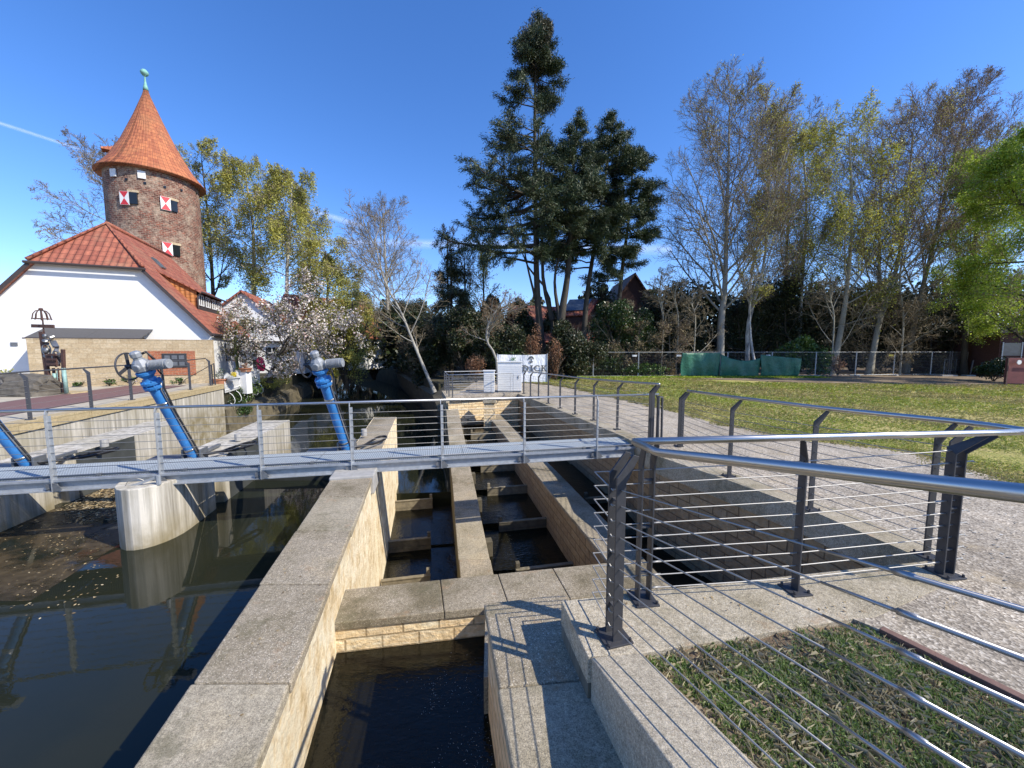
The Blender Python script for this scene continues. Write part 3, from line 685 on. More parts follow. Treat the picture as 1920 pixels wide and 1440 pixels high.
def weir(lane, Y, x0f, x1f, ztop, label, h=.35, side=None, mat='timber_grey_shaded'):
    a = lane[0](Y)+.05; b_ = lane[1](Y)-.02; w_ = b_-a
    A = V(a+w_*x0f, Y+.21*w_*x0f, 0); B = V(a+w_*x1f, Y+.21*w_*x1f, 0)
    t = empty('timber_weir', (A.x, A.y, ztop-h), label, 'weir', 'timber weirs of the fish pass')
    m_ = MB(); d = (B-A).normalized(); ln = (B-A).length
    for k in range(2): m_.box((A+B)/2+V(0, 0, ztop-h/4-k*h/2-.002*k), ln, .045, h/2-.006, d, V(-d.y, d.x, 0))
    m_.build('plank', mat, t, bevel=.004)
    MB().box((A+B)/2+V(0, 0, ztop+.012), ln+.01, .075, .022, d, V(-d.y, d.x, 0)).build('top_batten', 'timber_pale', t, bevel=.003)
    e = B if side == 'r' else A
    MB().box(e+V(-d.y*.05, d.x*.05, ztop-h/2+.05)+d*(-.04 if side == 'r' else .04), .07, .09, h+.14, d, V(-d.y, d.x, 0)).build('post', mat, t, bevel=.005)
    return t
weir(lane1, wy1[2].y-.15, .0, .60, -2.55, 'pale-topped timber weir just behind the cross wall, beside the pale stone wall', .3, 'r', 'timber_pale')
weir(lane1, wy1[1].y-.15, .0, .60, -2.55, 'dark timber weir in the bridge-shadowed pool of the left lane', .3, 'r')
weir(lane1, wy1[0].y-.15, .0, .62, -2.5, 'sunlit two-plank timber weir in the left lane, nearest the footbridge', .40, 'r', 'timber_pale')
labs2 = ['low timber weir behind the cross wall in the middle lane, nearest the viewer', 'shaded timber weir in the middle lane, second from the viewer', 'timber weir with a pale stub post in the middle lane, just before the footbridge', 'timber weir half under the footbridge in the middle lane', 'timber weir right behind the footbridge in the middle lane', 'sunlit timber weir in the middle lane, last before the far platform']
for k, (p, lb) in enumerate(zip(wy2, labs2)):
    a_ = at(L2P[k][0], L2P[k][2]+2, p.z); f0 = (a_.x-lane2[0](p.y))/max(.1, lane2[1](p.y)-lane2[0](p.y))
    weir(lane2, p.y-.2, max(.05, f0), 1.0, p.z, lb, .30, None, 'timber_pale' if k in (2, 3, 4, 5) else 'timber_grey_shaded')
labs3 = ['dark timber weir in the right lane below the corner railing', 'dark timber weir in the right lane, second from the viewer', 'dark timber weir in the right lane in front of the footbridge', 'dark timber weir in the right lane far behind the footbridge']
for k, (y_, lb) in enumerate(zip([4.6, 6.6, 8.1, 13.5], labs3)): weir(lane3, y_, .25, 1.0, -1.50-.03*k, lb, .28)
for k, (px_, py_, lb) in enumerate(((915, 1012, 'mossy slot block on the near end of the narrow middle wall'), (902, 935, 'mossy slot block in the middle lane, second from the viewer'), (888, 887, 'mossy slot block just in front of the footbridge'), (873, 825, 'slot block on the middle wall right behind the footbridge'), (868, 801, 'slot block on the middle wall nearest the far platform'))):
    p = solve(px_, py_, lambda q: l2z(q)+.28); x_ = xon(w1R0, w1R1, p.y)
    tag(MB().box(V(x_+.06, p.y, p.z-.25), .16, .18, .5, UB, UC).build('slot_block', 'timber_grey_shaded', None, bevel=.01), lb, 'block', 'slot blocks on the middle wall')

# ================================================================ RIVER PIERS
def pier(label, rx, lx, Yn, Yf, ztop):
    t = empty('pier', ((rx(Yn)+lx(Yn))/2, Yn, -2), label, 'pier', 'concrete piers carrying the sluice gates')
    # plan with a rounded nose towards the viewer
    c = V((rx(Yn+.45)+lx(Yn+.45))/2, Yn+.45, 0); hw = (rx(Yn)-lx(Yn))/2*.976
    pts = []
    for k in range(13):
        a = PI*k/12; p = c-UB*math.cos(a)*hw-UC*math.sin(a)*.62; pts.append((p.x, p.y))
    pts += [(rx(6.8), 6.8), (rx(6.8)-.14, 6.77), (rx(7.1)-.14, 7.07), (rx(7.1), 7.1), (rx(Yf), Yf), (lx(Yf), Yf-.12)]
    MB().poly(pts, -3.4, ztop).build('pier_body', 'shuttered_concrete', t, bevel=.012)
    # steel lining of the gate slot
    MB().poly([(rx(7.3)-.05, 7.3), (rx(7.3)+.014, 7.31), (rx(8.8)+.014, 8.81), (rx(8.8)-.05, 8.8)], -3.3, ztop-.01).build('steel_lining', 'dark_steel_plate', t)
    return t
p1 = pier('left concrete pier with a rounded nose, nearest the plaza wall', lambda Y: -6.79-.23*Y, lambda Y: -7.69-.23*Y, 5.27, 10.65, -.3)
p2 = pier('middle concrete pier with a rounded sunlit nose standing in the river', lambda Y: -3.84-.23*Y, lambda Y: -4.66-.23*Y, 5.48, 10.8, -.3)
MB().poly([(-4.6-.23*6, 6.0), (-3.9-.23*6, 6.15), (-3.95-.23*6.5, 6.6), (-4.6-.23*6.5, 6.45)], -.299, -.262).build('bearing_pad', 'concrete_foot', p2)
for lb, xa, xb in (('dark steel sluice gate leaf between the left and the middle pier', -6.78, -4.67), ('dark steel sluice gate leaf between the middle pier and the thick channel wall', -3.83, -1.48)):
    gy = 8.35; tag(MB().prism([(xa-.23*gy, gy, -.98), (xb-.235*gy, gy+.1, -.98), (xb-.235*gy, gy+.16, -.98), (xa-.23*gy, gy+.06, -.98)], [(xa-.23*gy, gy+.3, -3.3), (xb-.235*gy, gy+.4, -3.3), (xb-.235*gy, gy+.5, -3.3), (xa-.23*gy, gy+.4, -3.3)]).build('sluice_gate', 'dark_steel_plate'), lb, 'sluice gate')
# ================================================================ FOLIAGE AND TREES (numpy)
RNG = np.random.default_rng(11)
def unit(a): return a/np.maximum(np.linalg.norm(a, axis=-1, keepdims=True), 1e-9)
def leaf_quads(P, size, asp=.55, droop=0, dirs=None, var=.4, rng=RNG):
    """small leaf-shaped quads centred on P"""
    n_ = len(P); u = unit(rng.normal(size=(n_, 3)) if dirs is None else dirs+rng.normal(size=(n_, 3))*.35)
    if droop: u[:, 2] -= droop; u = unit(u)
    w_ = unit(np.cross(u, rng.normal(size=(n_, 3)))); s = (size*(1+var*rng.uniform(-1, 1, n_)))[:, None]
    a = P-u*s*.5; c = P+u*s*.5; b_ = P+w_*s*asp*.5; d = P-w_*s*asp*.5
    v = np.stack([a, b_, c, d], 1).reshape(-1, 3)
    return v
def quads_obj(name, v, mat, parent=None, org=None):
    n_ = len(v)//4; return npobj(name, v, np.arange(n_*4), np.full(n_, 4), mat, parent, org)
def blob_points(c, rad, n_, rng=RNG, shell=.55, lumps=7):
    """points crowded in lumps inside an ellipsoid, leaving gaps"""
    c = np.array(c); rad = np.array(rad)
    L_ = unit(rng.normal(size=(lumps, 3)))*rng.uniform(.2, .75, (lumps, 1)); k = rng.integers(0, lumps, n_)
    r_ = rng.uniform(0, 1, (n_, 1))**.45; p = L_[k]+unit(rng.normal(size=(n_, 3)))*r_*shell*(.6+.6*rng.uniform(0, 1, (lumps, 1)))[k]
    return c+p*rad
def leafball(name, c, rad, n_, size, mat, parent=None, lumps=8, shell=.5, asp=.55, droop=0, rng=RNG):
    P = blob_points(c, rad, n_, rng, shell, lumps)
    return quads_obj(name, leaf_quads(P, size, asp, droop, rng=rng), mat, parent, None if parent else Vector((c[0], c[1], c[2]-rad[2])))
def tubes_np(P, R, n_=4):
    """P (B,K,3) polylines, R (B,K) radii"""
    B, K, _ = P.shape; T = np.zeros_like(P); T[:, 1:-1] = P[:, 2:]-P[:, :-2]; T[:, 0] = P[:, 1]-P[:, 0]; T[:, -1] = P[:, -1]-P[:, -2]; T = unit(T)
    ref = np.zeros((B, 1, 3)); ref[..., 0] = 1; ref = np.where(np.abs(T[:, :1, 0:1]) > .9, np.array([[[0, 1., 0]]]), ref)
    U = unit(np.cross(T, np.broadcast_to(ref, T.shape))); W_ = np.cross(T, U)
    ang = 2*np.pi*np.arange(n_)/n_
    ring = P[:, :, None]+(U[:, :, None]*np.cos(ang)[None, None, :, None]+W_[:, :, None]*np.sin(ang)[None, None, :, None])*R[:, :, None, None]
    v = ring.reshape(-1, 3); base = (np.arange(B)*K*n_)[:, None, None]+(np.arange(K-1)*n_)[None, :, None]; k = np.arange(n_)[None, None]; k2 = (k+1) % n_
    f = np.stack([base+k, base+k2, base+n_+k2, base+n_+k], -1).reshape(-1, 4)
    return v, f
def join(parts):
    vs = []; fs = []; o = 0
    for v, f in parts: vs.append(v); fs.append(f+o); o += len(v)
    return np.concatenate(vs), np.concatenate(fs)
def sample(P, R, t):
    """P (B,K,3); t (B,C) in 0..1 -> pos, tangent, radius"""
    B, K, _ = P.shape; x = t*(K-1); i = np.clip(x.astype(int), 0, K-2); f = (x-i)[..., None]; b_ = np.arange(B)[:, None]
    A = P[b_, i]; C_ = P[b_, i+1]; return A*(1-f)+C_*f, unit(C_-A), R[b_, i]*(1-f[..., 0])+R[b_, i+1]*f[..., 0]
def grow(P, R, Lp, nch, ang, ratio, tmin=.25, K=5, up=0., jit=.12, rmin=.008, rfac=.55, tip=.35, shape=1.0, rng=RNG, tmax=1.0, rnd_=0, env=None, first=False):
    B = len(P); t = tmin+(tmax-tmin)*(np.arange(nch)[None]+rng.uniform(0, 1, (B, nch)))/nch
    pos, tan, rad = sample(P, R, np.minimum(t, .999)); az = rng.uniform(0, 2*np.pi, (B, 1))+np.arange(nch)[None]*2.4+rng.normal(size=(B, nch))*.4
    ref = np.zeros_like(tan); ref[..., 2] = 1; ref = np.where(np.abs(tan[..., 2:3]) > .95, np.array([1., 0, 0]), ref)
    u = unit(np.cross(tan, ref)); w_ = np.cross(tan, u); perp = u*np.cos(az)[..., None]+w_*np.sin(az)[..., None]
    a = np.radians(ang)*(1+.25*rng.normal(size=(B, nch)))[..., None]; d = tan*np.cos(a)+perp*np.sin(a)
    L_ = (Lp[:, None]*ratio*(1-(t-tmin)/(1.0001-tmin)*(1-tip))**shape*rng.uniform(.7, 1.2, (B, nch))).reshape(-1)
    if rnd_: uu = (t-tmin)/(1.0001-tmin); L_ = (Lp[:, None]*ratio*(.30+.85*np.sin(np.pi*np.clip(.12+uu*.80, 0, 1)))*rng.uniform(.7, 1.2, (B, nch))).reshape(-1)
    pos = pos.reshape(-1, 3); d = d.reshape(-1, 3); r0 = np.maximum(rad.reshape(-1)*rfac, rmin)
    if env is not None:      # keep every shoot inside the crown ellipsoid
        q = (pos-env[0])/env[1]; e_ = d/env[1]; a_ = (e_*e_).sum(1); b2 = (q*e_).sum(1); c2 = (q*q).sum(1)-1
        s_ = np.maximum((-b2+np.sqrt(np.maximum(b2*b2-a_*c2, 0)))/a_, .12); s_ = np.where(c2 > 0, .25, s_)
        L_ = s_*rng.uniform(.72, 1.02, len(s_)) if first else np.minimum(L_, s_*rng.uniform(.7, 1.15, len(s_))+.12)
    M_ = len(pos); out = np.zeros((M_, K, 3)); out[:, 0] = pos; step = (L_/(K-1))[:, None]
    for k in range(1, K):
        d = d+rng.normal(size=(M_, 3))*jit; d[:, 2] += up; d = unit(d); out[:, k] = out[:, k-1]+d*step
    r_ = r0[:, None]*np.linspace(1, .35, K)[None]; return out, np.maximum(r_, rmin*.6), L_
def trunk(pts, r0, r1, K=12):
    pts = [Vector(p) for p in pts]; sp = smooth_pts(pts, 6); sp = np.array([tuple(p) for p in sp])
    idx = np.linspace(0, len(sp)-1, K); i = np.clip(idx.astype(int), 0, len(sp)-2); f = (idx-i)[:, None]
    P = sp[i]*(1-f)+sp[i+1]*f; t = np.linspace(0, 1, K); R = r0+(r1-r0)*t**.8; R[0] *= 1.35; return P[None], R[None], np.array([np.linalg.norm(P[-1]-P[0])])
def fit(parts, axis, zb, hw, ztop, sides=None):
    """scale the branches about the trunk axis so that the crown has the surveyed size"""
    allp = np.concatenate([p.reshape(-1, 3) for p in parts])
    s = hw/max(.1, np.percentile(np.abs(allp[:, 0]-axis[0]), 98)); zt = np.percentile(allp[:, 2], 99.97); k = (ztop-zb)/(zt-zb)
    for p in parts:
        w_ = np.clip((p[..., 2]-zb)/1.5, 0, 1); sx = 1+(s-1)*w_
        p[..., 0] = axis[0]+(p[..., 0]-axis[0])*sx; p[..., 1] = axis[1]+(p[..., 1]-axis[1])*(1+(min(s, s*.72)-1)*w_)
        p[..., 2] = np.where(p[..., 2] > zb, zb+(p[..., 2]-zb)*k, p[..., 2])
def tree_obj(label, base, cat='tree', name='tree', group=None): return empty(name, tuple(base), label, cat, group)
def leaves_on(P, n_, spread, size, mat, root, asp=.55, droop=0, name='foliage', rng=RNG, hang=0):
    B, K, _ = P.shape; b_ = rng.integers(0, B, n_); t = rng.uniform(0, .999, (n_, 1)); x = t[:, 0]*(K-1); i = x.astype(int); f = (x-i)[:, None]
    p = P[b_, i]*(1-f)+P[b_, i+1]*f+rng.normal(size=(n_, 3))*spread
    if hang: p[:, 2] -= rng.exponential(hang, n_)
    return quads_obj(name, leaf_quads(p, size, asp, droop, rng=rng), mat, root)

def broadleaf(label, tpts, r0, hw, ztop, n1=16, n2=8, n3=7, n4=4, a1=42, a2=38, up=.10, bark='bark_grey', twig='bark_twig', leaf=None, nleaf=0, lsize=.12, ldroop=0, hang=0, tmin=.28, rat1=.62, zfit=None, seed=0, name='tree', group=None, r1=.05, twr=.011, spread=.12, cat='tree', jit=.12, extra=None, lasp=.55, L4r=.6, rnd=1):
    rng = np.random.default_rng(seed+100)
    root = tree_obj(label, tpts[0], cat, name, group)
    T = trunk(tpts, r0, r1); zb = tpts[0][2] if zfit is None else zfit
    env = None
    if hw:
        tz = T[0][0]; zl_ = float(np.interp(tmin*.55, np.linspace(0, 1, len(tz)), tz[:, 2])); cx_ = float(np.interp((zl_+ztop)/2, tz[:, 2], tz[:, 0])); ct = .5*cx_+.5*float(tz[-1, 0])
        env = (np.array([ct, tz[0, 1], (zl_+ztop)/2]), np.array([hw, hw*.72, (ztop-zl_)/2]))
    b1 = grow(*T, n1, a1, rat1, tmin, 7, up, jit*.7, .03, .42, .35, 1.0, rng, 1.0, rnd, env, True)
    b2 = grow(*b1, n2, a2, .52, .2, 6, up*.8, jit, .018, .6, .45, 1, rng, env=env)
    b3 = grow(*b2, n3, 40, .55, .2, 5, up*.6, jit*1.1, twr*1.2, .6, .5, 1, rng, env=env)
    ps = [T[0], b1[0], b2[0], b3[0]]; bs = [T, b1, b2, b3]
    if n4: b4 = grow(*b3, n4, 38, L4r, .15, 4, up*.5, jit*1.2, twr, .7, .6, 1, rng); bs.append(b4)
    v, f = join([tubes_np(bs[0][0], bs[0][1], 9), tubes_np(bs[1][0], bs[1][1], 6)]); npobj('trunk', v, f.ravel(), np.full(len(f), 4), bark, root, smooth=True)
    parts = [tubes_np(b_[0], b_[1], 4 if i == 0 else 3) for i, b_ in enumerate(bs[2:])]
    v, f = join(parts); npobj('crown', v, f.ravel(), np.full(len(f), 4), twig, root)
    if leaf: leaves_on(bs[-1][0], nleaf, spread, lsize, leaf, root, lasp, ldroop, rng=rng, hang=hang)
    return root
def conifer(label, tpts, r0, seed, zlow, prof, nb=90, mat='fir_green', lsize=.30, per=150, droop=.25, bark='bark_dark', group=None, gap=None, stems=(), name='fir_tree', asp=.21):
    """prof(t) -> half width at height fraction t above zlow, for azimuth a"""
    rng = np.random.default_rng(seed); root = tree_obj(label, tpts[0], 'tree', name, group)
    T = trunk(tpts, r0, .04, 16); parts = [tubes_np(T[0], T[1], 8)]
    for st_ in stems: S_ = trunk(st_[0], st_[1], .03, 10); parts.append(tubes_np(S_[0], S_[1], 6))
    zs_ = T[0][0, :, 2]; zt = zs_[-1]
    t = np.sort(rng.uniform(0, 1, nb)**.9); z = zlow+(zt-zlow)*t; ax = np.stack([np.interp(z, zs_, T[0][0, :, 0]), np.interp(z, zs_, T[0][0, :, 1])], 1)
    az = rng.uniform(0, 2*np.pi, nb); Lb = np.array([prof(a, b_) for a, b_ in zip(t, az)])*rng.uniform(.65, 1.12, nb); keep = (Lb > .15)&(rng.uniform(0, 1, nb) < .82)
    if gap is not None: keep &= np.array([gap(a, b_) for a, b_ in zip(t, az)])
    z, ax, az, Lb = z[keep], ax[keep], az[keep], Lb[keep]; nb = len(z); K = 7
    P = np.zeros((nb, K, 3)); d = np.stack([np.cos(az), np.sin(az), np.full(nb, .12)], 1)
    for k in range(K):
        f = k/(K-1); P[:, k, 0] = ax[:, 0]+d[:, 0]*Lb*f; P[:, k, 1] = ax[:, 1]+d[:, 1]*Lb*f; P[:, k, 2] = z+Lb*(.10*f-droop*f**1.5+.22*f**3)+rng.normal(size=nb)*.05
    R = (np.maximum(.018, .022*Lb))[:, None]*np.linspace(1, .3, K)[None]; parts.append(tubes_np(P, R, 4))
    b2 = grow(P, R, Lb, 9, 52, .34, .38, 4, -.03, .10, .01, .5, .5, 1, rng); parts.append(tubes_np(b2[0], b2[1], 3))
    v, f = join(parts); npobj('trunk', v, f.ravel(), np.full(len(f), 4), bark, root, smooth=True)
    # needle sprays along the side shoots: foliage hangs in separate tufts
    n_ = nb*per; B = len(b2[0]); wgt = b2[2]/b2[2].sum(); bi = rng.choice(B, n_, p=wgt); tt = rng.uniform(.0, .999, n_)*3; i = tt.astype(int); fr_ = (tt-i)[:, None]
    p = b2[0][bi, i]*(1-fr_)+b2[0][bi, i+1]*fr_; dr = unit(b2[0][bi, i+1]-b2[0][bi, i])
    p = p+rng.normal(size=(n_, 3))*np.array([.16, .16, .10])
    dr = dr+np.array([0, 0, -.35]); v = leaf_quads(p, lsize, asp, 0, dr, rng=rng); quads_obj('foliage', v, mat, root)
    return root
def dense_bush(label, c, rad, n_, size, mat, seed=0, name='shrub', lumps=14, shell=.42, stems=9, group=None, cat='shrub', asp=.6, bark='bark_dark', second=None, core=None):
    rng = np.random.default_rng(seed+500); c = Vector(c); root = tree_obj(label, (c.x, c.y, c.z), cat, name, group)
    rx, ry, rz_ = rad; mid = np.array([c.x, c.y, c.z+rz_])
    P0 = np.zeros((stems, 5, 3)); tgt = mid+unit(rng.normal(size=(stems, 3)))*np.array(rad)*.7
    for k in range(5): f = k/4; P0[:, k] = np.array([c.x, c.y, c.z])*(1-f)+tgt*f+rng.normal(size=(stems, 3))*.08*rx*.3
    b0 = (P0, np.linspace(.05, .02, 5)[None].repeat(stems, 0)*max(.5, rz_*.5), np.linalg.norm(tgt-np.array(c), axis=1)); b1 = grow(*b0, 8, 45, .5, .3, 4, .05, .15, .01, .6, .5, 1, rng)
    v, f = join([tubes_np(b0[0], b0[1], 4), tubes_np(b1[0], b1[1], 3)]); npobj('stems', v, f.ravel(), np.full(len(f), 4), bark, root)
    P = blob_points(mid, rad, n_, rng, shell, lumps); P[:, 2] = np.maximum(P[:, 2], c.z+.03)
    quads_obj('foliage', leaf_quads(P, size, asp, 0, rng=rng), mat, root)
    if second: P = blob_points(mid, rad, second[1], rng, shell*1.05, lumps); P[:, 2] = np.maximum(P[:, 2], c.z+.03); quads_obj('young_foliage', leaf_quads(P, second[2], asp, 0, rng=rng), second[0], root)
    return root
# ================================================================ FOOTBRIDGE
def NB(x, off=0, z=0):    # point of the bridge's near edge line at x, set back by off
    return V(x-.202*off, 6.83+.206*x+.979*off, z)
BX = V(.979, .202, 0); BY = V(-.202, .979, 0)
XL, XR = -10.6, 2.76
ZD = -.195
br_ = empty('footbridge', (NB(-3).x, NB(-3).y, -.3), 'galvanised steel footbridge with open grating deck and cable railing crossing the river and fish pass', 'footbridge')
def beam(off, z0, z1, name):
    mb = MB()
    for (zz, th, dy, wd) in ((z1-.006, .012, .03, .07), (z0+.006, .012, .03, .09)):
        a, b_ = NB(XL, off+dy, zz), NB(XR, off+dy, zz); mb.box((a+b_)/2, (b_-a).length, wd, th, BX, BY)
    a, b_ = NB(XL, off+.05, (z0+z1)/2), NB(XR, off+.05, (z0+z1)/2); mb.box((a+b_)/2, (b_-a).length, .008, z1-z0-.026, BX, BY)
    return mb.build(name, 'steel_galv', br_)
beam(0, ZD-.175, ZD-.03, 'beam'); beam(.78, ZD-.175, ZD-.03, 'beam')
mb = MB()
x = XL
gaps = []
while x < XR-.05:
    x2 = min(x+1.22, XR); a, b_ = NB(x, .07, ZD), NB(x2-.008, .07, ZD); c_, d_ = NB(x2-.008, .86, ZD), NB(x, .86, ZD)
    mb.add([a, b_, c_, d_], [(0, 1, 2, 3)]); x = x2
def guv(co, pn):
    return np.stack([co[:, 0]*.979+co[:, 1]*.202, -co[:, 0]*.202+co[:, 1]*.979], 1)
mb.build('grating_deck', 'grating_steel', br_, uvf=guv)
mb = MB()
for off in (.012, .868):
    a, b_ = NB(XL, off, ZD-.012), NB(XR, off, ZD-.012); mb.box((a+b_)/2, (b_-a).length, .05 if off < .1 else .008, .034, BX, BY)
x = XL
while x < XR: a, b_ = NB(x, .04, ZD-.02), NB(x, .86, ZD-.02); mb.bar(a, b_, (0, 0, 1), .03, .006); x += 1.22
mb.build('grating_frame', 'steel_galv', br_)
cd = MB(); cd.tube([NB(XL, .10, ZD+.018), NB(-3, .105, ZD+.016), NB(XR-.3, .10, ZD+.018)], .013, 8); cd.build('conduit', 'steel_galv_dark', br_, smooth=True)
for x in (-6.2, -5.1, -3.3, -2.1, .3, 1.4): MB().box(NB(x, .1, ZD+.022), .06, .05, .03, BX, BY).build('conduit_clip', 'steel_galv_dark', br_)
def bx_at(px, py): # x of the point of the rail line seen at px
    d = ray(px, py); k = 6.83/(d.y-.206*d.x); return d.x*k
rz = lambda x: .87
bposts = [bx_at(86, 773), bx_at(291, 765), bx_at(483, 760), bx_at(655, 755), bx_at(826, 750), bx_at(982, 745), bx_at(1120, 742)]
bposts = [-9.1]+bposts
for x in bposts:
    mb = MB(); mb.box(NB(x, -.012, (ZD-.17+.756)/2), .009, .055, .756-ZD+.17, BX, BY); mb.box(NB(x+.022, .012, (ZD-.17+.746)/2), .038, .007, .746-ZD+.17, BX, BY)
    mb.bar(NB(x, -.012, .756), NB(x+.0, .012, .818), BY, .05, .009)
    pp = mb.build('post', 'steel_galv', br_, bevel=.002)
    mb = MB(); c = NB(x+.06, -.02, ZD-.12); mb.prism([NB(x, -.035, ZD-.04), NB(x+.055, -.035, ZD-.055), NB(x+.12, -.035, ZD-.14), NB(x+.0, -.035, ZD-.18)], [NB(x, -.024, ZD-.04), NB(x+.055, -.024, ZD-.055), NB(x+.12, -.024, ZD-.14), NB(x+.0, -.024, ZD-.18)])
    mb.box(NB(x-.05, .0, ZD-.11), .09, .012, .09, BX, BY)
    mb.cyl(NB(x-.06, -.03, ZD-.125), NB(x-.06, .0, ZD-.125), .011, 6)
    mb.build('gusset', 'steel_galv_dark', pp)
for x in (-.05, -.0):
    pass
for x, zt in ((XR-.02, .80), (XR+.075, .80)):
    mb = MB(); mb.box(NB(x, 0, (ZD-.1+zt-.05)/2), .016, .05, zt-.05-ZD+.1, BX, BY); mb.bar(NB(x, 0, zt-.06), NB(x-.03, 0, zt+.015), BY, .05, .014); mb.build('post', 'iron_mica_light', br_, bevel=.002)
XRR = XR+.10
MB().tube([NB(-10.6, .02, .826), NB(-4, .02, .826), NB(XRR, .02, .826)], .0215, 14).build('handrail', 'handrail_steel', br_, smooth=True)
for k in range(8):
    z = ZD+.06+k*.113
    MB().tube([NB(-10.6, .0, z), NB(bposts[3], 0, z-.002), NB(XR-.03, 0, z)], .0042, 6).build('cable', 'cable_steel', br_, smooth=True)
for z in (.0, .2, .42, .62): pass

# ================================================================ ANGLED-POST CABLE RAILINGS
def flat_post(root, base, top, inward, zb, w_=.06, th=.012, mat='iron_mica', plate=.15, along=None, knee=.16):
    """upright flat bar with a knee carrying the rail at 'top' (a rail centre point)"""
    base = Vector(base); top = Vector(top); wv = Vector(inward).normalized(); al = Vector(along).normalized() if along is not None else V(-wv.y, wv.x, 0)
    hk = top.z-knee; mb = MB()
    k0 = V(base.x, base.y, zb+.01); k1 = V(base.x, base.y, hk)
    h2 = w_/2; t2 = al*th/2
    tp = Vector(top)-V(0, 0, .018)
    side = []
    for s_ in (-1, 1):
        o_ = t2*s_
        side.append([k0-wv*h2+o_, k0+wv*h2+o_, k1+wv*h2+V(0, 0, -.02)+o_, tp+wv*.006+V(0, 0, -.012)+o_, tp-wv*.032+V(0, 0, .0)+o_, k1-wv*h2+V(0, 0, .02)+o_])
    vs = side[0]+side[1]; n_ = 6
    mb.add(vs, [tuple(range(5, -1, -1)), tuple(range(6, 12))]+[(i, (i+1) % 6, (i+1) % 6+6, i+6) for i in range(6)])
    p = mb.build('post', mat, root, bevel=.0015)
    if plate:
        mb = MB(); mb.box(V(base.x, base.y, zb+.006), plate, plate*.95, .012, wv, al)
        for i in (-1, 1):
            for j in (-1, 1): mb.cyl(V(base.x, base.y, zb+.012)+wv*plate*.36*i+al*plate*.36*j, V(base.x, base.y, zb+.034)+wv*plate*.36*i+al*plate*.36*j, .009, 6)
        mb.build('base_plate', mat, p, bevel=.002)
    return p
# ---- front railing (corner A2 -> B -> C), walkers on the near side
zA = .004
A2 = V(.89, 2.474, 0); B = V(1.997, 2.573, 0); C1 = V(3.277, 2.775, 0)
rA, rB, rC, rD = V(.763, 2.35, 1.128), V(1.90, 2.45, 1.132), V(3.27, 2.64, 1.118), V(3.72, 2.70, 1.116)
fr_ = empty('cable_railing', (2, 2.55, 0), 'cable railing with bright tube handrail standing across the near end of the right lane', 'railing')
al = (C1-A2).normalized(); inn = V(al.y, -al.x, 0)
MB().tube([rA+V(.0, .0, 0), rB, rC, rD], .0225, 20).build('handrail', 'handrail_steel', fr_, smooth=True)
def double_post(root, base, top, inn, al, sep=.045):
    for s_ in (-1, 1):
        flat_post(root, base+al*sep*s_, Vector(top)+al*sep*s_, inn, .004, plate=0)
    mb = MB()
    for z in (.2, .52, .84): mb.box(V(base.x, base.y, z), sep*2-.012, .022, .012, al, inn)
    mb.build('spacer', 'iron_mica_light', root)
    mb = MB(); mb.box(V(base.x, base.y, .010), .16, .17, .012, al, inn)
    for i in (-1, 1):
        for j in (-1, 1): mb.cyl(base+V(0, 0, .014)+al*.065*i+inn*.07*j, base+V(0, 0, .036)+al*.065*i+inn*.07*j, .009, 6)
    mb.build('base_plate', 'iron_mica', root, bevel=.002)
double_post(fr_, A2, rA+(A2-V(rA.x, rA.y, 0)).project(al)*.6+V(.03, 0, 0), inn, al, .04)
flat_post(fr_, B, rB, inn, .004)
double_post(fr_, C1, rC+V(.1, .01, 0), inn, al, .045)
for k in range(10):
    z = .085+.0915*k; zc = .10+.0955*k
    cornerpt = V(.535, 2.43, z)
    MB().tube([V(3.47, 2.83, zc), C1+V(0, 0, zc), B+V(0, 0, (z+zc)/2+.003), A2+V(0, 0, z), cornerpt+V(.012, 0, 0), cornerpt, cornerpt+V(.002, -.012, 0), V(.578, 2.13, z-.012)], .0042, 6).build('cable', 'cable_steel', fr_, smooth=True)
mb = MB()
for k in range(10):
    z = .085+.0915*k; mb.cyl(A2+al*.05+V(0, 0, z), A2+al*.12+V(0, 0, z+.0006), .0068, 8)
    zc = .10+.0955*k; mb.cyl(C1-al*.15+V(0, 0, zc), C1-al*.055+V(0, 0, zc), .0068, 8)
mb.build('cable_fittings', 'cable_steel', fr_, smooth=True)
# ---- side railing climbing towards the viewer
A1 = V(.60, 2.13, 0)
sd_ = V(.275, -.962, 0).normalized(); sin_ = V(.962, .275, 0)
sr = empty('cable_railing', (.8, 1.4, 0), 'thick tube handrail with taut cables and turnbuckles climbing towards the viewer over the planted patch', 'railing')
def railY(Y): return V(.81+(2.10-Y)*.285, Y, EYE-(.572-(2.10-Y)*.196))
hr = MB().tube([rA+V(-.001, .001, 0), rA+(V(.81, 2.10, EYE-.572)-rA)*.93, railY(2.085), railY(1.9), railY(1.2), railY(.5), railY(-.3)], .0228, 24).build('handrail', 'handrail_steel', sr, smooth=True)
double_post(sr, A1, V(.70, 2.16, 1.128), sin_, sd_, .04)
for k in range(10):
    z0 = .073+.0925*k
    def cy(Y, z0=z0): return V(.60+(2.13-Y)*.285, Y, z0+(2.13-Y)*(.165+.004*k))
    MB().tube([V(.578, 2.13, z0), cy(2.09), cy(1.4), cy(.92)], .0036, 6).build('cable', 'cable_steel', sr, smooth=True)
    yb = .92-.012*(9-k)
    mb = MB(); mb.tube([cy(yb+.16), cy(yb+.05), cy(yb), cy(yb-.012), cy(yb-.013), cy(yb-.05), cy(yb-.051), cy(-.3)], [.0040, .0050, .0054, .0054, .0088, .0088, .0066, .0066], 10)
    mb.build('turnbuckle', 'turned_steel', sr, smooth=True)
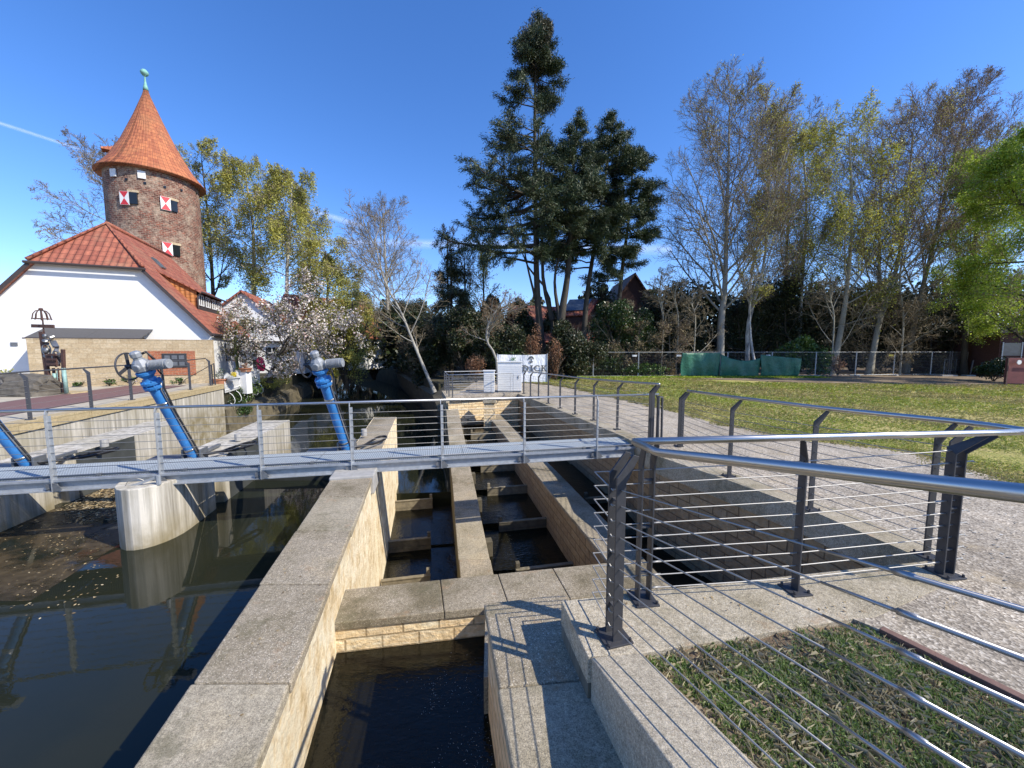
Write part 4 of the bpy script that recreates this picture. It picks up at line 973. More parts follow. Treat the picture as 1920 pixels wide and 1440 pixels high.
# ---- railing 3: along the near part of the gravel path
f3p = [atg(1275, 838), atg(1367, 894), atg(1519, 956), atg(1750, 1050)]
G3 = [p.z for p in f3p]; f3p = [V(p.x, p.y, 0) for p in f3p]
def railat(px, py, Y): return atY(px, py, Y)
f3r = [atY(1284, 733, f3p[0].y-.9), atY(1387, 747, f3p[1].y-.25), atY(1540, 766, f3p[2].y-.03), atY(1790, 792, f3p[3].y+.05)]
f3r[0].z = min(f3r[0].z, 1.12)
r3 = empty('cable_railing', (3.1, 4.5, 0), 'dark post cable railing on the gravel path edge, between footbridge and near corner', 'railing')
f3r[0] = V(f3p[0].x+.12, f3p[0].y, EYE-.1084*f3p[0].y)
f3r[1] = V(f3p[1].x+.13, f3p[1].y, EYE-.128*f3p[1].y)
f3r[2] = V(f3p[2].x+.13, f3p[2].y, EYE-.1555*f3p[2].y)
f3r[3] = V(f3p[3].x+.14, f3p[3].y, EYE-.1918*f3p[3].y)
MB().tube([f3r[0]+(f3r[0]-f3r[1]).normalized()*.05, f3r[1], f3r[2], f3r[3], V(3.66, 2.9, 1.12), V(3.72, 2.70, 1.116), V(3.75, 2.3, 1.12)], .0225, 14).build('handrail', 'handrail_steel', r3, smooth=True)
d3 = (f3p[3]-f3p[0]).normalized(); i3 = V(-d3.y, d3.x, 0)
if i3.x < 0: i3 = -i3
for k, (p, r) in enumerate(zip(f3p, f3r)):
    if k in (0, 3):
        for s_ in (-1, 1): flat_post(r3, p+d3*.05*s_, r+d3*.05*s_, i3, G3[k]+.004, plate=.14 if s_ < 0 else 0)
    else: flat_post(r3, p, r, i3, G3[k]+.004)
for k in range(10):
    hs = [.09+g_+(r.z-g_-.19-.09)*k/9 for r, g_ in zip(f3r, G3)]
    MB().tube([p+V(0, 0, h) for p, h in zip(f3p, hs)]+[V(3.45, 2.8, .1+.0955*k)], .004, 6).build('cable', 'cable_steel', r3, smooth=True)
# ---- railing 4: far part of the gravel path
f4 = [(982, 738.5, 988, 695.5), (994.6, 743.8, 999.8, 697.3), (1009.6, 749, 1016.5, 699.3), (1028, 757, 1033, 702), (1050, 766, 1054, 705), (1078, 777, 1084, 708.5), (1112.7, 788.5, 1123, 712), (1157, 806, 1168, 715.8), (1217, 833, 1231, 720)]
r4 = empty('cable_railing', (1.5, 10, 0), 'long cable railing along the far part of the gravel path, beyond the footbridge', 'railing')
ps = []; rs_ = []
for a, b_, c, d in f4:
    p = atg(a, b_); h = atY(c, d, p.y); ps.append(p); rs_.append(V(p.x+.12, p.y, h.z))
d4 = (ps[0]-ps[-1]).normalized(); i4 = V(d4.y, -d4.x, 0)
if i4.x < 0: i4 = -i4
MB().tube([r-V(0, 0, 0) for r in rs_]+[rs_[-1]-d4*.07], .0225, 10).build('handrail', 'handrail_steel', r4, smooth=True)
for k, (p, r) in enumerate(zip(ps, rs_)):
    flat_post(r4, p, r, i4, p.z+.004, knee=.17)
    if k == 8: flat_post(r4, p-d4*.1, r-d4*.1, i4, p.z+.004, plate=0)
for k in range(9):
    MB().tube([p+V(0, 0, .10+(r.z-p.z-.28)*k/8) for p, r in zip(ps, rs_)], .0038, 5).build('cable', 'cable_steel', r4, smooth=True)
# ---- swing gate between footbridge and path
g = empty('gate', (ps[-1].x, ps[-1].y, 0), 'small cable-filled swing gate standing open between the footbridge and the gravel path', 'gate')
ga = ps[-1]+V(.16, .0, 0); gb = NB(XR+.16, .5, 0)
gb = V(2.9, 7.35, 0)
ga.z = gb.z = -.15
for p in (ga, gb): MB().box(p+V(0, 0, .5), .02, .05, .9, i4, d4).build('frame_post', 'iron_mica_light', g)
MB().bar(ga+V(0, 0, .95), gb+V(0, 0, .93), (0, 0, 1), .035, .035).build('frame_rail', 'iron_mica_light', g); MB().bar(ga+V(0, 0, .1), gb+V(0, 0, .08), (0, 0, 1), .035, .035).build('frame_rail', 'steel_galv', g)
for k in range(6): MB().tube([ga+V(0, 0, .22+.11*k), gb+V(0, 0, .20+.11*k)], .004, 5).build('cable', 'cable_steel', g)

# ---- platform railing at the far end
rp = empty('cable_railing', (-1.8, 19, -.4), 'pale cable railing round the far concrete platform, left of the white cabinets', 'railing')
q0 = V(pf0.x+.12, pf0.y+.12, ZF); q1 = V(pf0.x-.5, PY+2.6, ZF); q2 = V(pf0.x+1.9, PY+3.1, ZF); q3 = V(pf1.x-.25, pf1.y+.1, ZF)
for i, (p, inn_) in enumerate(((q0, UB), (q0+V(.16, 0, 0), UB), (q0.lerp(q1, .5), UB), (q1, UB), (q1.lerp(q2, .33), -UC), (q1.lerp(q2, .66), -UC), (q0.lerp(q3, .30), UC), (q0.lerp(q3, .64), UC), (q3, UC), (q3-V(.14, 0, 0), UC))):
    MB().box(p+V(0, 0, .48), .05, .018, .96, inn_).build('post', 'iron_mica_light', rp)
ZT = .98
MB().tube([q3+V(0, 0, ZT), q0+V(0, 0, ZT), q1+V(0, 0, ZT), q2+V(0, 0, ZT+.02)], .024, 8).build('handrail', 'steel_galv', rp, smooth=True)
for k in range(7):
    z = .1+k*.12; MB().tube([q3+V(0, 0, z), q0+V(0, 0, z), q1+V(0, 0, z), q2+V(0, 0, z)], .006, 5).build('cable', 'steel_galv', rp)

# ---- plaza railing
pr_px = [(57, 787, 28, 698), (172, 766, 153, 690), (247, 750, 240, 685), (307, 740, 303, 678), (357, 731, 351, 676), (395, 723, 386, 672)]
rpz = empty('cable_railing', (PX(7), 7, .6), 'dark angled-post railing along the plaza edge above the streaked river wall', 'railing')
pp_ = []; rr_ = []
for a, b_, c, d in pr_px:
    p = at(a, b_, ZP); pp_.append(V(p.x, p.y, ZP)); top = atY(c, d, p.y); rr_.append(V(p.x-.14, p.y, top.z))
p0_ = V(PX(5.2)-.15, 5.2, ZP); pp_.insert(0, p0_); rr_.insert(0, p0_+V(-.14, 0, 1.02))
zr = [r.z for r in rr_]
MB().tube([V(r.x, r.y, r.z) for r in rr_], .02, 8).build('handrail', 'iron_mica_light', rpz, smooth=True)
for p, r in zip(pp_, rr_): flat_post(rpz, p, r, (-1, -.2, 0), ZP, w_=.085, th=.016, mat='iron_mica_light', plate=.14, knee=.14)
for k in range(7): MB().tube([p+V(0, 0, .08+(r.z-ZP-.27)*k/6) for p, r in zip(pp_, rr_)], .0035, 5).build('cable', 'cable_steel', rpz)
# steps railing at its far end
e0 = pp_[-1]+V(.02, .25, 0); e1 = e0+V(-2.4, .9, -.35)
for p, r in ((e0, 1.0), (e0+V(-.16, .05, 0), .94), ): MB().box(p+V(0, 0, r/2), .05, .02, r, (1, 0, 0)).build('post', 'iron_mica_light', rpz)
MB().tube([e0+V(0, 0, 1.0), e1+V(0, 0, .4)], .016, 6).build('stair_rail', 'iron_mica_light', rpz)
for k in range(5): MB().tube([e0+V(0, 0, .1+.12*k), e1+V(0, 0, .0+.06*k)], .0035, 5).build('cable', 'cable_steel', rpz)

# ================================================================ SLUICE ACTUATORS
def actuator(base, label, cable_dir=1):
    t = empty('sluice_actuator', base, label, 'actuator', 'blue sluice gate actuators on the piers')
    b0 = Vector(base); u = V(-.0685, -.388, .92).normalized()
    ax = V(.985, .06, .03); ax = (ax-u*ax.dot(u)).normalized(); fw = u.cross(ax)
    KR = .80; P = lambda h, a=0, f=0: b0+u*h+ax*a*KR+fw*f*KR
    kk = lambda pr: [(r_*KR, h_) for r_, h_ in pr]
    MB().cyl(P(-.18), P(1.36), .079, 28).build('cylinder', 'blue_paint', t, smooth=False, bevel=.004)
    mb = MB(); mb.lathe(b0, u, kk([(.098, 1.33), (.155, 1.36), (.16, 1.40), (.12, 1.405), (.12, 1.43), (.16, 1.435), (.16, 1.475), (.10, 1.50), (.085, 1.54), (.115, 1.57), (.15, 1.60), (.15, 1.64), (.09, 1.65)]), 24)
    for k in range(8):
        a = 2*PI*k/8; mb.cyl(P(1.34, .138*math.cos(a), .138*math.sin(a)), P(1.50, .138*math.cos(a), .138*math.sin(a)), .012, 6)
    mb.build('flange', 'blue_paint', t, bevel=.003)
    mb = MB()
    for h in (.17, 1.08): mb.lathe(b0, u, kk([(.100, h-.012), (.104, h-.012), (.104, h+.012), (.100, h+.012)]), 24)
    mb.build('pipe_clamp', 'handrail_steel', t)
    mb = MB(); mb.lathe(b0, u, kk([(.10, 1.64), (.145, 1.67), (.15, 1.74), (.12, 1.80), (.075, 1.84), (.07, 1.87), (.088, 1.88), (.088, 1.94), (.06, 1.965)]), 8)
    mb.cyl(P(1.73, -.02), P(1.73, .20), .056, 18); mb.cyl(P(1.74, -.22), P(1.74, 0), .02, 12); mb.lathe(P(1.74, 0, 0), fw, [(.056, 0), (.052, .12), (.04, .128)], 18)
    mb.lathe(P(1.74, 0, 0), -fw, [(.056, 0), (.052, .112), (.04, .12)], 18)
    mb.build('gearbox', 'grey_cast', t, bevel=.006)
    pr = [(.06, .17), (.095, .18)]
    for k in range(11): a = .195+k*.024; pr += [(.082, a), (.096, a+.004), (.096, a+.014), (.082, a+.018)]
    pr += [(.09, .47), (.09, .50), (.035, .502), (.03, .506)]
    MB().lathe(P(1.73), ax, [(r_*KR, h_*KR) for r_, h_ in pr], 24).build('motor', 'grey_cast', t)
    # handwheel
    wc = P(1.74, -.24); R = .20; mb = MB()
    ring = [wc+(u*math.cos(2*PI*k/36)+fw*math.sin(2*PI*k/36))*R for k in range(37)]
    mb.tube(ring, .0125, 8, caps=False)
    for k in range(3):
        a = 2*PI*k/3+.35; mb.bar(wc+ax*-.0, wc+(u*math.cos(a)+fw*math.sin(a))*R, (-u*math.sin(a)+fw*math.cos(a)), .045, .014)
    mb.cyl(wc-ax*.03, wc+ax*.05, .034, 14)
    mb.build('handwheel', 'iron_mica', t, smooth=False)
    # feed pipe beside the cylinder and hoses
    MB().tube([P(.02, .125, -.02), P(.5, .122, -.02), P(1.32, .125, -.02), P(1.44, .16, .02)], .014, 8).build('feed_pipe', 'cable_steel', t, smooth=True)
    MB().tube([P(1.91, .06, .05), P(1.93, .13, .08), P(1.78, .19, .11), P(1.64, .16, .15), P(1.53, .17, .12), P(1.46, .21, .03), P(1.34, .19, -.02), P(.9, .155, -.02), P(.12, .15, 0), P(.03, .2, -.03)], .013, 8).build('hose', 'black_rubber', t, smooth=True)
    MB().tube([P(1.89, .03, .07), P(1.90, .10, .12), P(1.76, .12, .16), P(1.62, .07, .17), P(1.52, .12, .15)], .011, 8).build('hose', 'black_rubber', t, smooth=True)
    # base bracket and looped cable on the pier
    mb = MB(); g0 = V(b0.x, b0.y, -.28)
    mb.box(g0+UC*.25+V(-.02, 0, .03), .055, 1.25, .05, UB, UC); mb.box(g0+UC*.05+V(-.32, .0, .01), .75, .28, .045, UB, UC); mb.box(g0+V(-.14, 0, .08), .03, .22, .2, UB, UC); mb.box(g0+V(.14, 0.03, .08), .03, .22, .2, UB, UC)
    mb.build('bracket', 'steel_galv_dark', t, bevel=.004)
    c0 = V(b0.x+.17, b0.y+.05, -.19)
    lp_ = [P(.03, .18, -.02), c0+V(.08, .1, -.03), c0+V(.18, .42, -.065), c0+V(.26, .78, -.06), c0+V(.2, .98, -.06), c0+V(.08, .93, -.055), c0+V(.04, .6, -.06), c0+V(.02, .3, -.07)]
    for dz in (0, .02): MB().tube([p+V(dz*.6, 0, dz) for p in smooth_pts(lp_)], .016, 7).build('looped_cable', 'black_rubber', t, smooth=True)
    mb = MB(); mb.cyl(g0+UC*1.35+V(.12, 0, 0), g0+UC*1.35+V(.12, 0, .14), .06, 12); mb.build('cable_gland', 'concrete_foot', t)
    t.scale = (1.06, 1.06, 1.06)
    return t
def smooth_pts(p, n_=5):
    out = []
    for i in range(len(p)-1):
        a = p[max(i-1, 0)]; b_ = p[i]; c = p[i+1]; d = p[min(i+2, len(p)-1)]
        for k in range(n_):
            t = k/n_; out.append(.5*((2*b_)+(c-a)*t+(2*a-5*b_+4*c-d)*t*t+(-a+3*b_-3*c+d)*t**3))
    out.append(p[-1]); return out
actuator((-8.13, 6.32, -.25), 'blue sluice actuator cut off by the left picture edge, its head out of sight')
actuator((-5.77, 6.84, -.25), 'blue sluice actuator on the middle pier, in front of the sandstone garden wall')
actuator((-3.22, 7.35, -.25), 'blue sluice actuator on the thick channel wall, in front of the dark river')
# level sensor on the pier nose under the bridge
t = empty('level_sensor', at(150, 1000, WATER), 'small white level sensor on a grey arm hanging beside the middle pier nose', 'sensor'); 
sp0 = V(-5.30, 5.56, -.25); ORG[t.name] = Vector(t.location)
MB().tube([sp0+V(.05, 0, -.05), sp0+V(.05, 0, .09)], .03, 8).build('stand', 'steel_galv', t)
MB().bar(sp0+V(.03, 0, .06), sp0+V(-.42, -.06, -.10), (0, 0, 1), .035, .02).build('arm', 'steel_galv', t)
MB().lathe(sp0+V(-.43, -.06, -.24), (0, 0, 1), [(.03, 0), (.055, .01), (.055, .09), (.03, .1), (.03, .13)], 14).build('head', 'white_paint', t)
MB().tube(smooth_pts([sp0+V(-.40, -.06, -.12), sp0+V(-.36, -.06, .0), sp0+V(-.25, -.04, .06), sp0+V(-.15, 0, .0)]), .005, 5).build('lead', 'cable_steel', t)
# ================================================================ WHITE HOUSE WITH HIPPED GABLE
GD = V(-.92, -.39, 0); GN = V(-.39, .92, 0)
def G(s, d=0, z=0): return V((-14.1-.92*s-.39*d)*1.1, (19-.39*s+.92*d)*1.1, EYE+(z-EYE)*1.1)
hs = empty('house', tuple(G(4.7, 3.5, .1)), 'white rendered house with a red tiled half-hipped roof standing in front of the round tower', 'house')
def roofz(s): return 7.57-1.2*abs(4.7-s)
DEP = 8.5
wl, wr = 8.85, .55
prof = [(wr, 0), (wr, roofz(wr)-.12), (2.94, roofz(2.94)-.12), (6.46, roofz(6.46)-.12), (wl, roofz(wl)-.12), (wl, 0)]
mb = MB()
f_ = [G(s, .12, z) for s, z in prof]; bk = [G(s, DEP, z) for s, z in prof]
mb.add(f_+bk, [tuple(range(6)), tuple(range(11, 5, -1))]+[(i, i+6, (i+1) % 6+6, (i+1) % 6) for i in range(6)])
mb.build('wall', 'white_render', hs)
mb = MB(); RT = .10
def slab_roof(mb, quad, th=RT):
    a, b_, c, d = [Vector(p) for p in quad]; n_ = (b_-a).cross(d-a).normalized()
    if n_.z < 0: n_ = -n_
    mb.add([a, b_, c, d, a-n_*th, b_-n_*th, c-n_*th, d-n_*th], [(0, 1, 2, 3), (7, 6, 5, 4), (0, 4, 5, 1), (1, 5, 6, 2), (2, 6, 7, 3), (3, 7, 4, 0)])
ap = G(4.7, 1.66, 7.57); ab = G(4.7, DEP+.2, 7.57)
for sg in (1, -1):
    S = lambda s: 4.7-sg*(4.7-s)
    hipc = G(S(2.86), -.12, roofz(2.86)-.02); ev = G(S(.45), -.12, roofz(.45)); evb = G(S(.45), DEP+.2, roofz(.45)); rb = G(S(2.86), DEP+.2, roofz(2.86)-.02)
    # slope in two pieces: below and above the hip corner
    slab_roof(mb, [ev, evb, rb, hipc]); 
    m4 = G(S(2.86), 0, 0)
    slab_roof(mb, [hipc, rb, ab, ap])
slab_roof(mb, [G(2.86, -.12, 5.36), ap, ap+V(0, 0, -.001), G(6.54, -.12, 5.36)])
rf = mb.build('roof', 'house_tiles', hs)
mb = MB(); mb.tube([G(2.84, -.16, 5.42), ap+V(0, 0, .04), G(6.56, -.16, 5.42)], .085, 8); mb.tube([ap+V(0, 0, .05), ab+V(0, 0, .05)], .10, 8)
mb.build('ridge_tiles', 'house_tiles', rf, smooth=True)
mb = MB(); mb.tube([G(2.75, -.2, 5.30), G(6.65, -.2, 5.30)], .065, 8); mb.build('gutter', 'gutter_dark', hs)
mb = MB()
for s0, s1 in ((.42, 2.86), (8.98, 6.54)):
    a, b_ = G(s0, -.15, roofz(s0)-.10), G(s1, -.15, roofz(s1)-.12); MB().bar(a, b_, (0, 0, 1), .15, .03).build('verge_board', 'gutter_dark', hs)
mb = MB(); mb.tube([G(.38, -.2, roofz(.45)-.05), G(.38, DEP, roofz(.45)-.05)], .06, 8); mb.box(G(.55, DEP/2, roofz(.5)-.20), .3, DEP, .05, GD, GN); mb.build('gutter', 'gutter_dark', hs)
# shed dormers, right and left
for sg, nm in ((1, 'r'), (-1, 'l')):
    S = lambda s: 4.7-sg*(4.7-s)
    d0, d1 = 2.0, 6.3
    zt = 4.74; sf_ = 1.57
    for d in (d0, d1): MB().prism([G(S(sf_), d, roofz(sf_)-.02), G(S(sf_), d, zt), G(S(3.05), d, 5.55)], [G(S(sf_), d+.05, roofz(sf_)-.02), G(S(sf_), d+.05, zt), G(S(3.05), d+.05, 5.55)]).build('dormer_cheek', 'cheek_tiles', rf)
    mb = MB(); slab_roof(mb, [G(S(1.33), d0-.12, zt-.09), G(S(1.33), d1+.12, zt-.09), G(S(3.15), d1+.12, 5.68), G(S(3.15), d0-.12, 5.68)], .07); mb.build('dormer_roof', 'house_tiles', rf)
    mb = MB(); a, b_ = G(S(sf_)+.0, d0, 0), G(S(sf_), d1, 0); mb.box((a+b_)/2+V(0, 0, (roofz(sf_)+zt)/2-.02), (b_-a).length, .06, zt-roofz(sf_), GN, GD)
    mb.build('dormer_front', 'gutter_dark', rf)
    for k in range(4):
        dd = d0+.55+k*1.05; c = G(S(sf_)-sg*.045, dd, (roofz(sf_)+zt)/2)
        fm = MB()
        for o_ in (-.36, 0, .36): fm.box(c+GN*o_, .05, .04, .62, GN, GD)
        for o_ in (-.29, .29): fm.box(c+V(0, 0, o_), .76, .038, .05, GN, GD)
        w__ = fm.build('window', 'white_paint', rf)
    mb = MB(); mb.tube([G(S(1.30), d0-.1, zt-.10), G(S(1.30), d1+.1, zt-.10)], .05, 6); mb.tube([G(S(1.32), d0-.08, zt-.1), G(S(1.5), d0-.08, zt-.3), G(S(1.5), d0-.08, roofz(1.5)+.05)], .035, 6); mb.build('dormer_gutter', 'gutter_dark', rf)
# skylight and small vent, band of windows under the awning
sk = G(3.55, 3.6, roofz(3.55)+.06); mb = MB(); dsl = (G(3.9, 0, roofz(3.9))-G(3.2, 0, roofz(3.2))).normalized(); mb.box(sk, .55, .7, .08, GN, dsl); mb.build('skylight', 'window_glass', rf)
vn = atY(20, 646, G(7.4).y-.0); mb = MB(); mb.box(G(7.35, .10, vn.z), .22, .04, .16, GD, GN); mb.build('wall_vent', 'steel_galv_dark', hs)
for s0, s1 in ((5.05, 5.75), (3.5, 4.2)):
    MB().box(G((s0+s1)/2, .105, 1.92), s1-s0, .04, .36, GD, GN).build('window', 'glass_dark', hs)
for s0 in (4.75, 4.45, 4.1):
    MB().box(G(s0, .09, 2.0), .16, .05, .1, GD, GN).build('ledge_ornament', 'terracotta', hs)
# side wall details: climbing trellis, window on the river side, white steps
MB().box(G(wr-.03, 2.6, 1.55), .9, .05, 1.0, GN, GD).build('window', 'glass_dark', hs)
# awning
aw = empty('awning', tuple(G(4.5, -.3, 2.2)), 'long grey fabric awning folded out from the white gable wall above the sandstone garden wall', 'awning')
mb = MB()
for s0, s1 in ((2.75, 4.55), (4.56, 6.35)):
    slab_roof(mb, [G(s0-.0, .08, 2.62), G(s1, .08, 2.62), G(s1+.10, -.95, 2.18), G(s0+.10, -.95, 2.18)], .03)
mb.build('canopy', 'awning_cloth', aw)
mb = MB(); mb.tube([G(2.8, -.97, 2.15), G(6.5, -.97, 2.15)], .03, 6)
for s0 in (3.1, 4.55, 6.1): mb.tube([G(s0, .1, 2.2), G(s0, -.9, 2.12)], .018, 6)
mb.build('front_bar', 'gutter_dark', aw)
# ================================================================ SANDSTONE GARDEN WALL
wa = V(-14.8, 19.1, 0); wb_ = V(-20.66, 16.55, 0); wd = (wb_-wa).normalized(); wn = V(-wd.y, wd.x, 0)
if wn.y > 0: wn = -wn
gw = empty('garden_wall', tuple((wa+wb_)/2+V(0, 0, .1)), 'sandstone block garden wall with a red brick panel in front of the white gable', 'wall')
ztop = 2.12
MB().box((wa+wb_)/2+V(0, 0, ztop/2), (wb_-wa).length, .36, ztop, wd, wn).build('stone_body', 'sawn_stone', gw, bevel=.01)
MB().box((wa+wb_)/2+V(0, 0, ztop+.022), (wb_-wa).length+.02, .38, .04, wd, wn).build('capping', 'sawn_stone', gw)
bp = wa+wd*1.55
MB().box(bp+wn*.17+V(0, 0, 1.05), 1.75, .08, 1.15, wd, wn).build('brick_panel', 'red_brick', gw)
pq = MB().box(bp+wn*.225-wd*.1+V(0, 0, 1.17), .92, .03, .66, wd, wn).build('plaque', 'plaque_black', gw)
mb = MB()
for r_ in range(2):
    for c_ in range(3): mb.box(bp+wn*.243+wd*(-.1+(c_-1)*.27)+V(0, 0, 1.32-.30*r_), .20, .006, .18, wd, wn)
mb.build('relief', 'steel_galv_dark', pq)
# plants along the wall foot
# ================================================================ ROUND TOWER
TC = V(-32.2, 36, 0); TR = 3.22; TZ = 16.95; tdir = -V(TC.x, TC.y, 0).normalized()
tw = empty('tower', (TC.x, TC.y, 0), 'round weathered brick tower with a pointed red tiled cone roof and green copper finial', 'tower')
def tuv(R):
    def f(co, pn):
        a = np.arctan2(co[:, 0]-TC.x, co[:, 1]-TC.y); return np.stack([a*R, co[:, 2]], 1)
    return f
mb = MB(); nn = 72
hts = [0, 5, 10, 13, TZ+.3]; rad = [TR*1.03, TR*1.01, TR, TR*.995, TR*.99]
rng_ = random.Random(5)
vs = []; fs = []
for j, (h, r) in enumerate(zip(hts, rad)):
    for k in range(nn): a = 2*PI*k/nn+1e-3; vs.append((TC.x+r*math.sin(a), TC.y+r*math.cos(a), h))
for j in range(len(hts)-1):
    for k in range(nn): fs.append((j*nn+k, (j+1)*nn+k, (j+1)*nn+(k+1) % nn, j*nn+(k+1) % nn))
twall = MB().add(vs, fs).build('wall', 'tower_brick', tw, smooth=True, uvf=tuv(TR))
# roof: flared cone
prof = [(TR*1.155, TZ-.32), (TR*1.16, TZ-.25), (TR*1.02, TZ+.30), (TR*.89, TZ+.9), (TR*.60, TZ+2.7), (TR*.31, TZ+5.0), (TR*.09, TZ+6.95), (.10, TZ+7.65)]
vs = []; fs = []
for r, h in prof:
    for k in range(nn): a = 2*PI*k/nn+1e-3; vs.append((TC.x+r*math.sin(a), TC.y+r*math.cos(a), h))
for j in range(len(prof)-1):
    for k in range(nn): fs.append((j*nn+k, (j+1)*nn+k, (j+1)*nn+(k+1) % nn, j*nn+(k+1) % nn))
fs.append(tuple(range(nn)))
def cuv(co, pn):
    a = np.arctan2(co[:, 0]-TC.x, co[:, 1]-TC.y); return np.stack([a*2.9, co[:, 2]*1.04], 1)
troof = MB().add(vs, fs).build('roof', 'tower_tiles', tw, smooth=True, uvf=cuv)
mb = MB(); hx = tdir.cross(V(0, 0, 1)).normalized()
hp = TC-hx*TR*.78*1.0+V(0, 0, TZ+1.75); hp2 = TC+hx*0
lx_ = V(-tdir.y, tdir.x, 0)
if lx_.x > 0: lx_ = -lx_
hp = TC+lx_*TR*.72+V(0, 0, TZ+1.55)
mb.prism([hp+lx_*.75+tdir*.45, hp+lx_*.75-tdir*.45, hp-lx_*.6-tdir*.3+V(0, 0, .55), hp-lx_*.6+tdir*.3+V(0, 0, .55)], [hp+lx_*.75+tdir*.45-V(0, 0, .12), hp+lx_*.75-tdir*.45-V(0, 0, .12), hp-lx_*.6-tdir*.3, hp-lx_*.6+tdir*.3])
mb.build('roof_hatch', 'tower_tiles', troof)
fn = MB().lathe(TC+V(0, 0, TZ+7.55), (0, 0, 1), [(.20, -.15), (.17, .1), (.09, .45), (.05, .9), (.06, 1.02), (.16, 1.08), (.26, 1.2), (.30, 1.32), (.26, 1.44), (.15, 1.57), (.02, 1.63)], 18).build('finial', 'copper_green', tw, smooth=True)
def tower_hit(px, py, R=TR):
    d = ray(px, py); ox, oy = -TC.x, -TC.y
    a = d.x**2+d.y**2; b_ = 2*(ox*d.x+oy*d.y); c = ox*ox+oy*oy-R*R; t = (-b_-math.sqrt(max(0, b_*b_-4*a*c)))/(2*a)
    p = V(d.x*t, d.y*t, EYE+d.z*t); nrm = (V(p.x, p.y, 0)-TC).normalized(); return p, nrm, V(-nrm.y, nrm.x, 0)
for (sx, sy, wx, wy) in ((235, 372, 251, 372), (310, 382, 325, 387), (314, 467, 330, 470)):
    p, nrm, tn = tower_hit(wx, wy)
    MB().box(p+nrm*.0, .52, .22, .92, tn, nrm).build('window', 'glass_dark', tw)
    mb = MB(); mb.box(p+nrm*.04+V(0, 0, .55), .75, .10, .2, tn, nrm)
    mb.build('lintel', 'sawn_stone', tw)
    p, nrm, tn = tower_hit(sx, sy); c = p+nrm*.09
    mb = MB(); mb.box(c, .66, .06, 1.08, tn, nrm); sh = mb.build('shutter', 'white_paint', tw)
    q = lambda i, j: c+nrm*.034+tn*i*.33+V(0, 0, j*.54)
    e = 1
    mb = MB(); mb.add([q(-.97, .97), q(.97, .97), q(0, 0)], [(0, 2, 1)]); mb.add([q(-.97, -.97), q(.97, -.97), q(0, 0)], [(0, 1, 2)])
    mb.build('painted_wedge', 'shutter_red', sh)
for (px, py) in ((213, 324), (266, 328)):
    p, nrm, tn = tower_hit(px, py); MB().box(p+nrm*.05, .5, .08, .6, tn, nrm).build('white_panel', 'white_paint', tw)
for k, px in enumerate((237, 272, 309, 340, 368)):
    p, nrm, tn = tower_hit(px, 336+(px-237)*.2); MB().box(p, .16, .1, .16, tn, nrm).build('putlog_hole', 'glass_dark', tw)
# ================================================================ SCULPTURE, BOULDER, POTS
def rnd_sphere(mb, c, r, seed=0, sq=(1, 1, 1), n_=10, amp=.15):
    rg = random.Random(seed); vs = []; fs = []; c = Vector(c)
    ph = [rg.uniform(0, 6) for _ in range(6)]
    for j in range(n_+1):
        th = PI*j/n_
        for k in range(2*n_):
            a = PI*k/n_; d = 1+amp*(math.sin(3*a+ph[0])*math.sin(2*th+ph[1])+.5*math.sin(5*a+ph[2])*math.sin(4*th+ph[3]))
            vs.append(c+V(math.sin(th)*math.cos(a)*sq[0], math.sin(th)*math.sin(a)*sq[1], math.cos(th)*sq[2])*r*d)
    for j in range(n_):
        for k in range(2*n_): a = j*2*n_+k; b_ = j*2*n_+(k+1) % (2*n_); fs.append((a, b_, b_+2*n_, a+2*n_))
    mb.add(vs, fs); return mb
SY = 14.1
def sc(px, py, dy=0): return atY(px, py, SY+dy)
z0 = ZP
sp_b = sc(95, 736)
sct = empty('scrap_sculpture', (sp_b.x, sp_b.y, z0), 'tall scrap-metal figure sculpture with a crown-like cage on top, in front of the garden wall', 'sculpture')
mb = MB(); mb.bar(sc(94, 737), sc(78, 622), (1, 0, 0), .13, .09); mb.build('post', 'rust_iron', sct); MB().bar(sc(106, 738, .1), sc(100, 690, .1), (1, 0, 0), .07, .05).build('post', 'rust_iron', sct)
mb = MB(); mb.tube([sc(103, 738), sc(102, 700)], .055, 10); mb.tube([sc(125, 737), sc(119, 690)], .06, 10); mb.tube([sc(110, 738), sc(107, 692)], .02, 8); mb.build('pipe_leg', 'verdigris', sct, smooth=True)
mb = MB(); mb.tube([sc(112, 738), sc(109, 690)], .022, 8); mb.bar(sc(121, 735), sc(118, 655), (1, 0, 0), .09, .08); mb.build('iron_leg', 'rust_iron', sct)
mb = MB(); mb.bar(sc(60, 611), sc(101, 612), (0, 0, 1), .12, .06); mb.tube([sc(82, 622), sc(80, 600), sc(77, 583)], .022, 8); mb.build('cross_bar', 'rust_iron', sct)
mb = MB(); top = sc(76.5, 582)
for k in range(10):
    a = 2*PI*k/10; dr = V(math.cos(a), math.sin(a), 0)
    mb.tube([top+V(0, 0, .02), top+dr*.13+V(0, 0, -.02), top+dr*.20+V(0, 0, -.12), top+dr*.235+V(0, 0, -.30), top+dr*.25+V(0, 0, -.33)], .014, 6)
rg = [top+V(math.cos(2*PI*k/20)*.235, math.sin(2*PI*k/20)*.235, -.30) for k in range(21)]; mb.tube(rg, .012, 6, caps=False)
rnd_sphere(mb, top+V(0, 0, .04), .06, 2, (1, 1, .8)); mb.tube([top, top+V(0, 0, -.36)], .02, 6); mb.build('crown_cage', 'rust_iron', sct)
mb = MB()
